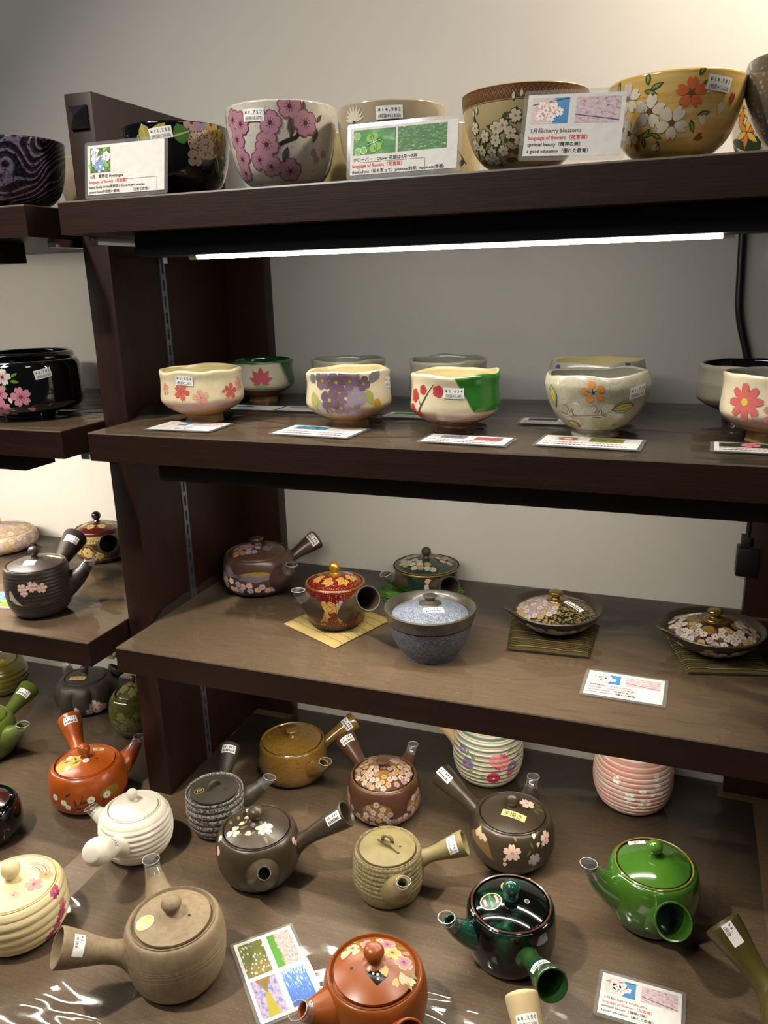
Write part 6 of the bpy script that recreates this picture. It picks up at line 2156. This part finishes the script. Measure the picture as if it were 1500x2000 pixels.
# printed photographs
def photo_mat(kind):
    k = 'photo_' + kind
    if k in _mc:
        return _mc[k]
    m = N(k)
    uv = m.coord('UV')
    if kind == 'sky_cherry':
        n1 = m.noise(uv, 3.2, 3, 0.6)
        s = m.sep(uv)
        bias = m.math('ADD', n1, m.math('MULTIPLY', m.math('SUBTRACT', 0.55, s[0]), 0.45))
        msk = m.step(bias, 0.46, 0.52)
        pet = m.noise(uv, 12, 3)
        c = m.mix(msk, m.ramp(s[1], [(0, srgb('#3f8fd0')), (1, srgb('#5aa2dc'))]), m.ramp(pet, [(0.3, srgb('#d9aaa4')), (0.45, srgb('#f2dcd4')), (0.7, srgb('#fbf6ee'))]))
        br = m.math('ABSOLUTE', m.math('SUBTRACT', s[1], m.math('ADD', 0.78, m.math('MULTIPLY', m.math('SUBTRACT', s[0], 0.2), 0.25))))
        c = m.mix(m.math('MULTIPLY', m.step(br, 0.03, 0.015), m.step(n1, 0.56, 0.5)), c, srgb('#2a3040'))
    elif kind == 'pink_cherry':
        n1 = m.noise(uv, 9, 4, 0.7)
        s = m.sep(uv)
        c = m.ramp(n1, [(0.25, srgb('#7d6a6c')), (0.38, srgb('#c9a4b0')), (0.5, srgb('#ead0d4')), (0.7, srgb('#f6eae8'))])
        br = m.math('ABSOLUTE', m.math('SUBTRACT', s[1], m.math('SUBTRACT', 0.34, m.math('MULTIPLY', s[0], 0.26))))
        c = m.mix(m.step(br, 0.03, 0.012), c, srgb('#4a4258'))
        n2 = m.noise(uv, 5, 2)
        c = m.mix(m.math('MULTIPLY', m.step(n2, 0.62, 0.7), m.step(s[0], 0.55, 0.7)), c, srgb('#5a4a44'))
    elif kind == 'clover':
        n1 = m.noise(uv, 2.5, 2)
        c = m.ramp(n1, [(0.3, srgb('#1f6a1c')), (0.55, srgb('#3f9a34')), (0.75, srgb('#a9cfa4'))])
    elif kind == 'clover_field':
        v = m.vor(uv, 13, 'F1')
        n1 = m.noise(uv, 14, 3)
        c = m.mix(m.step(v, 0.55, 0.1), srgb('#3c7a34'), srgb('#7fbf62'))
        c = m.mix(m.step(n1, 0.55, 0.7), c, srgb('#2c6a3c'))
        v2 = m.vor(uv, 6, 'F1')
        c = m.mix(m.step(v2, 0.17, 0.12), c, srgb('#dfe6b4'))
    elif kind == 'hydrangea':
        n1 = m.noise(uv, 7, 3)
        c = m.ramp(n1, [(0.3, srgb('#4a3826')), (0.5, srgb('#4f7a34')), (0.65, srgb('#8fb04a'))])
    elif kind == 'bokeh':
        v = m.vor(uv, 9, 'F1')
        n1 = m.noise(uv, 3, 2)
        c = m.mix(n1, srgb('#4a5a1c'), srgb('#8a8f3a'))
        c = m.mix(m.step(v, 0.36, 0.26), c, srgb('#f4ece0'))
        s = m.sep(uv)
        n2 = m.noise(uv, 18, 3)
        c = m.mix(m.math('MULTIPLY', m.step(n2, 0.52, 0.6), m.step(s[1], 0.5, 0.3)), c, srgb('#b9743c'))
    elif kind == 'pink_tree':
        s = m.sep(uv)
        n1 = m.noise(uv, 13, 4, 0.7)
        c = m.ramp(n1, [(0.3, srgb('#5a4a44')), (0.42, srgb('#c99a98')), (0.6, srgb('#edd2cc'))])
        n2 = m.noise(uv, 4, 2)
        c = m.mix(m.step(m.math('SUBTRACT', m.math('ADD', s[0], m.math('MULTIPLY', n2, 0.35)), 0.5), 0.06, -0.04), c, srgb('#58a030'))
    elif kind == 'rape_path':
        s = m.sep(uv)
        n1 = m.noise(uv, 8, 4)
        c = m.ramp(n1, [(0.35, srgb('#d9b8c4')), (0.5, srgb('#b9a3c4')), (0.62, srgb('#4a86c4'))])
        d = m.math('SUBTRACT', m.math('ABSOLUTE', m.math('SUBTRACT', s[0], 0.5)), m.math('MULTIPLY', m.math('SUBTRACT', 0.75, s[1]), 0.32))
        c = m.mix(m.step(d, 0.03, 0.0), c, m.mix(n1, srgb('#8a8a1c'), srgb('#d9c01c')))
        d2 = m.math('SUBTRACT', m.math('ABSOLUTE', m.math('SUBTRACT', s[0], 0.5)), m.math('MULTIPLY', m.math('SUBTRACT', s[1], 0.62), 0.8))
        c = m.mix(m.step(d2, 0.03, 0.0), c, m.mix(n1, srgb('#6a4a2c'), srgb('#a58a34')))
    elif kind == 'blue_petals':
        v = m.noise(m.mapping(uv, (5, 1.6, 1)), 3.2, 4, 0.7, 1.5)
        s = m.sep(uv)
        c = m.mix(m.step(m.math('ADD', v, m.math('MULTIPLY', s[1], 0.18)), 0.66, 0.72), m.ramp(s[1], [(0, srgb('#2f6ac4')), (1, srgb('#4a8ad4'))]), srgb('#e6eef4'))
    elif kind == 'red_flower':
        n1 = m.noise(uv, 4, 3)
        c = m.ramp(n1, [(0.35, srgb('#7a8fb4')), (0.5, srgb('#c9493c')), (0.6, srgb('#d8605a'))])
    elif kind == 'blue_green':
        n1 = m.noise(uv, 4, 3)
        c = m.ramp(n1, [(0.4, srgb('#2c7a3a')), (0.5, srgb('#4a8ac4')), (0.62, srgb('#8fb4dc'))])
    elif kind == 'plum':
        n1 = m.noise(uv, 5, 3)
        c = m.ramp(n1, [(0.4, srgb('#5a82b0')), (0.5, srgb('#a9b4b8')), (0.6, srgb('#7a4a3c'))])
    elif kind == 'wreath':
        s = m.sep(uv)
        v = m.n('ShaderNodeVectorMath', operation='LENGTH', i_0=m.mapping(uv, (2, 2, 1), loc=(-1, -1, 0))).outputs['Value']
        n1 = m.noise(uv, 12, 3)
        d = m.math('ABSOLUTE', m.math('SUBTRACT', v, 0.62))
        c = m.mix(m.step(m.math('ADD', d, m.math('MULTIPLY', n1, 0.3)), 0.42, 0.34), srgb('#e6ddd0'), m.mix(n1, srgb('#8a4a30'), srgb('#b98a6a')))
    elif kind == 'lantern':
        n1 = m.noise(uv, 6, 3)
        c = m.ramp(n1, [(0.35, srgb('#2c6a2c')), (0.5, srgb('#6aa03a')), (0.6, srgb('#d88a3a'))])
    elif kind == 'cosmos':
        n1 = m.noise(uv, 6, 3)
        c = m.ramp(n1, [(0.35, srgb('#1c241a')), (0.6, srgb('#3c4a30'))])
    else:
        n1 = m.noise(uv, 6, 3)
        c = m.ramp(n1, [(0.35, srgb('#3f6a3a')), (0.6, srgb('#b9c8c4'))])
    m.bsdf(m.mix(1.0, c, (0.72, 0.72, 0.72), 'MULTIPLY'), 0.5)
    _mc[k] = m.mat
    return m.mat


def plate(x0, y0, x1, y1, z0, z1, r=0.0):
    b = MB()
    pts = []
    if r > 0:
        for cx, cy, a0 in ((x1 - r, y1 - r, 0), (x0 + r, y1 - r, pi / 2), (x0 + r, y0 + r, pi), (x1 - r, y0 + r, 1.5 * pi)):
            pts += [(cx + r * cos(a0 + k * pi / 8), cy + r * sin(a0 + k * pi / 8)) for k in range(5)]
    else:
        pts = [(x1, y1), (x0, y1), (x0, y0), (x1, y0)]
    n = len(pts)
    b.add([(x, y, z0) for x, y in pts] + [(x, y, z1) for x, y in pts],
          [tuple(reversed(range(n))), tuple(range(n, 2 * n))] + [(i, (i + 1) % n, n + (i + 1) % n, n + i) for i in range(n)])
    return b


CARD_PAPER = plain('#d6d3cd', 0.6)
BODY_INK = plain('#2a2624', 0.6)
GOLD_INK = plain('#6a5a3a', 0.6)
HAIR = plain('#8a8680', 0.6)


def card(label, w, h, loc, rot, photos, lines, pouch=0.0045, extra=None, name='flower_card', lay=None, flat=True):
    """a printed card in a laminating pouch; local x to the right along the print, local y up the print."""
    FOOT.append((loc[0], loc[1], hypot(w, h) / 2, min((Z1, Z2, Z3, Z4), key=lambda q_: abs(q_ - loc[2]))))
    t = thing(name, label, 'card', loc, 'flower cards' if lay else None)
    t.rotation_euler = rot
    plate(-w / 2 - pouch, -h / 2 - pouch, w / 2 + pouch, h / 2 + pouch, 0.0, 0.0005, 0.003).build('pouch', POUCH, t, smooth=False)
    plate(-w / 2, -h / 2, w / 2, h / 2, 0.0006, 0.00085).build('paper', CARD_PAPER, t, smooth=False)
    for (x0, y0, x1, y1, kind) in photos:
        b = MB()
        nx = 2
        b.add([(x0, y0, 0.00097), (x1, y0, 0.00097), (x1, y1, 0.00097), (x0, y1, 0.00097)], [(0, 1, 2, 3)])
        asp = (x1 - x0) / (y1 - y0)
        b.uv = {0: (0, 0), 1: (asp if kind in ('clover_field', 'pink_cherry') else 1, 0), 2: (asp if kind in ('clover_field', 'pink_cherry') else 1, 1), 3: (0, 1)}
        if kind in ('clover_field', 'pink_cherry'):
            b.uv = {0: (0, 0), 1: (1, 0), 2: (1, 1), 3: (0, 1)}
        b.build('photo', photo_mat(kind), t, smooth=False)
    a = Art()
    for (x, y, s, size, mi, bold) in lines:
        a.text(x, y, s, size, mi, 0, bold)
    if extra:
        extra(a)
    if a.items:
        mb = MB()
        a.lay(lambda u, v: (Vector((u, v, 0)), Vector((0, 0, 1))), mb, 0.00112, 0.00006)
        mb.build('print', [BODY_INK, RED, GOLD_INK, HAIR, plain('#3f9a2c', 0.6), plain('#7fb84a', 0.6), plain('#e6ecf4', 0.6), plain('#6f8fd0', 0.6), plain('#f4e2da', 0.6), plain('#d98a80', 0.6), plain('#2c5a9a', 0.6), plain('#d8778a', 0.6)], t, smooth=False)
    return t


# cherry card print, 0.100 x 0.058
def cherry(label, loc, rot, w=0.098, h=0.058, group=None):
    k = w / 0.098
    ph = [(-0.044 * k, 0.0015 * k, -0.0065 * k, 0.0265 * k, 'sky_cherry'), (0.0005 * k, 0.0015 * k, 0.0445 * k, 0.0265 * k, 'pink_cherry')]
    ln = [(-0.044 * k, -0.0072 * k, '3月桜', 0.0056 * k, 0, 0.0), (-0.0300 * k, -0.0072 * k, 'cherry blossoms', 0.0058 * k, 2, 0.005),
          (-0.0452 * k, -0.0138 * k, 'language of flowers（花言葉）', 0.0050 * k, 1, 0.016), (-0.0452 * k, -0.0203 * k, 'spiritual beauty（精神の美）', 0.0047 * k, 0, 0.014), (-0.0452 * k, -0.0268 * k, 'a good education（優れた教育）', 0.0047 * k, 0, 0.014)]

    def ex(a):
        for (x, y, r, ro) in ((-0.030, 0.0145, 0.0062, .3), (-0.022, 0.017, 0.0058, 1.0), (-0.035, 0.009, 0.0050, .6), (-0.024, 0.008, 0.0052, .2), (-0.034, 0.019, 0.0045, .9), (-0.016, 0.013, 0.005, .5)):
            a.flower(x * k, y * k, r * k, 8, 9, ro, 0)
    return card(label, w, h, loc, rot, ph, ln, extra=ex)


LEAN = radians(80)


def stand(x, z, y, w, h, rz=0.0, roll=0.0, lean=LEAN):
    """location and rotation of a card propped up on the top shelf; its foot stands on the board."""
    up = abs(sin(roll)) * w / 2
    m = Matrix.Rotation(rz, 3, 'Z') @ Matrix.Rotation(lean, 3, 'X') @ Matrix.Rotation(roll, 3, 'Z')
    return (x, y, z + (h / 2 * cos(roll) + up) * sin(lean) + 0.0020), m.to_euler()


w, h = 0.098, 0.060
l, r_ = stand(0.6490, Z1, 0.017, w + .009, h + .009, roll=-0.06)
cherry('cherry blossom card propped on the top shelf, before the straw coloured and yellow bowls', l, r_, w, 0.060)

w, h = 0.124, 0.0505
l, r_ = stand(0.4655, Z1, 0.017, w + .009, h + .009)


def ex_clover(a):
    cx, cy = -0.034, 0.0085
    for k in range(4):
        an = 0.35 + k * pi / 2
        for s in (-0.5, 0.5):
            a.disc(cx + 0.0066 * cos(an + s * 0.72), cy + 0.0060 * sin(an + s * 0.72), 0.0048, 5 if k % 2 else 4, 1 + k % 2, 12)
        a.stroke([(cx, cy), (cx + 0.009 * cos(an), cy + 0.008 * sin(an))], 0.0005, 6, 4)
    for (x, y) in ((-0.053, -0.0005), (-0.054, 0.016), (-0.046, 0.0005)):
        a.disc(x, y, 0.0038, 5, 0, 10)
        a.ring(x, y, 0.0038, 0.0005, 6, 1)
    a.ring(-0.010, -0.0148, 0.0, 0.0, 3, 0) if False else None
    a.stroke([(-0.050, -0.0248), (-0.050, -0.0122), (0.026, -0.0122), (0.026, -0.0248)], 0.00035, 3, 0)
    a.disc(cx, cy, 0.0012, 6, 5, 8)


card('clover card with green photographs propped on the top shelf, before the beige bowl', w, h, l, r_,
     [(-0.0585, -0.0040, -0.0085, 0.0225, 'clover'), (-0.0060, -0.0035, 0.0500, 0.0225, 'clover_field')],
     [(-0.0585, -0.0108, 'クローバー　Clover 花期は4月〜7月', 0.0047, 0, 0.008), (-0.0595, -0.0174, 'language of flowers（花言葉）', 0.0049, 1, 0.014), (-0.0595, -0.0237, 'think of me（私を思って）promise(約束) happiness(幸福)', 0.0044, 0, 0.010)], extra=ex_clover)

w, h = 0.116, 0.0600
l, r_ = stand(0.0990, Z1, 0.016, w + .009, h + .009)


def ex_hyd(a):
    g = random.Random(12)
    for (cx, cy, r, c) in ((-0.0465, 0.0215, 0.0060, 6), (-0.0455, 0.0115, 0.0060, 6), (-0.0290, 0.0150, 0.0066, 6), (-0.0400, 0.0060, 0.0085, 7), (-0.0365, 0.0125, 0.004, 7)):
        a.disc(cx, cy, r * 0.9, c, 0, 14)
        for k in range(12):
            ra, an = r * sqrt(g.random()), g.uniform(0, 6.28)
            a.flower(cx + ra * cos(an), cy + ra * sin(an), 0.0019, 6 if g.random() < 0.6 else c, None, None, 1, n=4, wide=1.0)
    for (x, y, an) in ((-0.034, 0.022, 0.8), (-0.031, 0.006, -0.4), (-0.052, 0.002, 2.2), (-0.034, 0.008, 0.2)):
        a.leaf(x, y, an, 0.007, 0.005, 5, 0)
    a.stroke([(-0.006, -0.0135), (0.047, -0.0135), (0.047, -0.0285)], 0.00035, 3, 0)


card('hydrangea card propped at the left end of the top shelf', w, h, l, r_, [(-0.0535, -0.0035, -0.0225, 0.0265, 'hydrangea')],
     [(-0.0535, -0.0098, '6月　紫陽花 Hydrangea', 0.0050, 0, 0.010), (-0.0555, -0.0163, 'language of flowers（花言葉）', 0.0048, 1, 0.012), (-0.0560, -0.0224, 'happy family circle(家族団らん) energetic woman', 0.0042, 0, 0.010), (-0.0560, -0.0283, 'patient love(辛抱強い愛情)　　　　（元気な女性）', 0.0042, 0, 0.006)], extra=ex_hyd)


# flat cards
def rows(w, h, n=2, frac=0.5):
    def ex(a):
        g = random.Random(int(w * 1e5) + n)
        for k in range(n):
            y = -h / 2 + h * frac * (k + 0.6) / (n + 0.5)
            x = -w * 0.45
            while x < w * (0.42 - 0.2 * g.random()):
                ww = g.uniform(0.002, 0.005)
                a.rect(x, y, x + ww, y + h * 0.055, 1 if k == n - 1 else 0, 0, 1, 1)
                x += ww + 0.0012
    return ex


cherry('cherry blossom card lying on the third shelf at the right', (0.7300, 0.1000, Z3 + 0.0022), (0, 0, -0.025), 0.0970, 0.0655)
cherry('cherry blossom card lying on the counter at the bottom right, before the green teapot', (0.7790, -0.0775, Z4 + 0.0030), (0, 0, -0.02), 0.0930, 0.0600)

z = Z2 + 0.0022
cherry('cherry blossom card lying before the red blossom bowl', (0.1240, 0.0640, z), (0, 0, 0.02), 0.0985, 0.0610)
card('blue and green flower card lying before the hydrangea bowl', 0.110, 0.064, (0.3240, 0.0690, z), (0, 0, -0.06), [(-0.045, 0.006, 0.004, 0.027, 'blue_green')], [], extra=rows(0.110, 0.064))
card('plum and red flower card lying before the plum and green bowl', 0.104, 0.048, (0.5290, 0.0555, z), (0, 0, -0.05), [(-0.036, 0.000, -0.004, 0.019, 'plum'), (0.008, -0.002, 0.042, 0.018, 'red_flower')], [], extra=rows(0.104, 0.048))
card('lantern fruit card with a wreath photograph lying before the grey-white bowl', 0.114, 0.060, (0.6740, 0.0725, z), (0, 0, -0.06), [(-0.042, 0.001, -0.014, 0.025, 'wreath'), (-0.002, 0.000, 0.038, 0.024, 'lantern')], [], extra=rows(0.114, 0.060))
card('pink cosmos card lying at the right edge of the second shelf', 0.100, 0.050, (0.8610, 0.0790, z), (0, 0, -0.03), [(-0.045, -0.002, 0.006, 0.022, 'cosmos')], [],
     extra=lambda a: ([a.flower(-0.012, 0.010, 0.0115, 11, 9, 0.3, 1, n=6), None], rows(0.100, 0.050)(a)))
for (x, y, k, lab) in ((0.1265, 0.2445, 'blue_green', 'card lying behind the red blossom bowl, before the maple bowl'), (0.2260, 0.2480, 'plum', 'card lying in the back row before the grey bowl behind the hydrangea'), (0.4120, 0.2250, 'clover', 'card with a green photograph lying behind the plum and green bowl'), (0.6150, 0.2130, 'cosmos', 'card lying behind the lantern fruit bowl')):
    card(lab, 0.094, 0.040, (x, y - 0.005, z), (0, 0, 0.0), [(-0.040, 0.000, 0.000, 0.017, k)], [], extra=rows(0.094, 0.040))
card('photograph card lying at the left edge of the third shelf', 0.100, 0.062, (-0.3290, 0.0950, Z3 + 0.0012), (0, 0, 0.12), [(-0.045, 0.0, 0.0, 0.027, 'sky_cherry'), (0.003, 0.0, 0.046, 0.027, 'blue_green'), (0.003, -0.028, 0.046, -0.003, 'lantern')], [], extra=None)

# the card of four photographs on the counter
card('card of four spring photographs lying on the counter beside the orange teapot', 0.0780, 0.1300, (0.3440, -0.1790, Z4 + 0.0030), (0, 0, radians(45)),
     [(-0.035, 0.004, -0.003, 0.060, 'bokeh'), (0.004, 0.004, 0.035, 0.060, 'pink_tree'), (-0.035, -0.060, -0.003, -0.002, 'rape_path'), (0.004, -0.060, 0.035, -0.002, 'blue_petals')], [], pouch=0.004)

# ---------------------------------------------------------------- the loose vinyl sheets, pressed flat by what stands on them
for par, zz, z, args, kw in SHEETS:
    ft = [(fx, fy, fr) for fx, fy, fr, fz in FOOT if abs(fz - zz) < 0.02]
    sheet(*args, foot=ft, **kw).build('vinyl_sheet', [FILM, FILM_EDGE], par, angle=80)
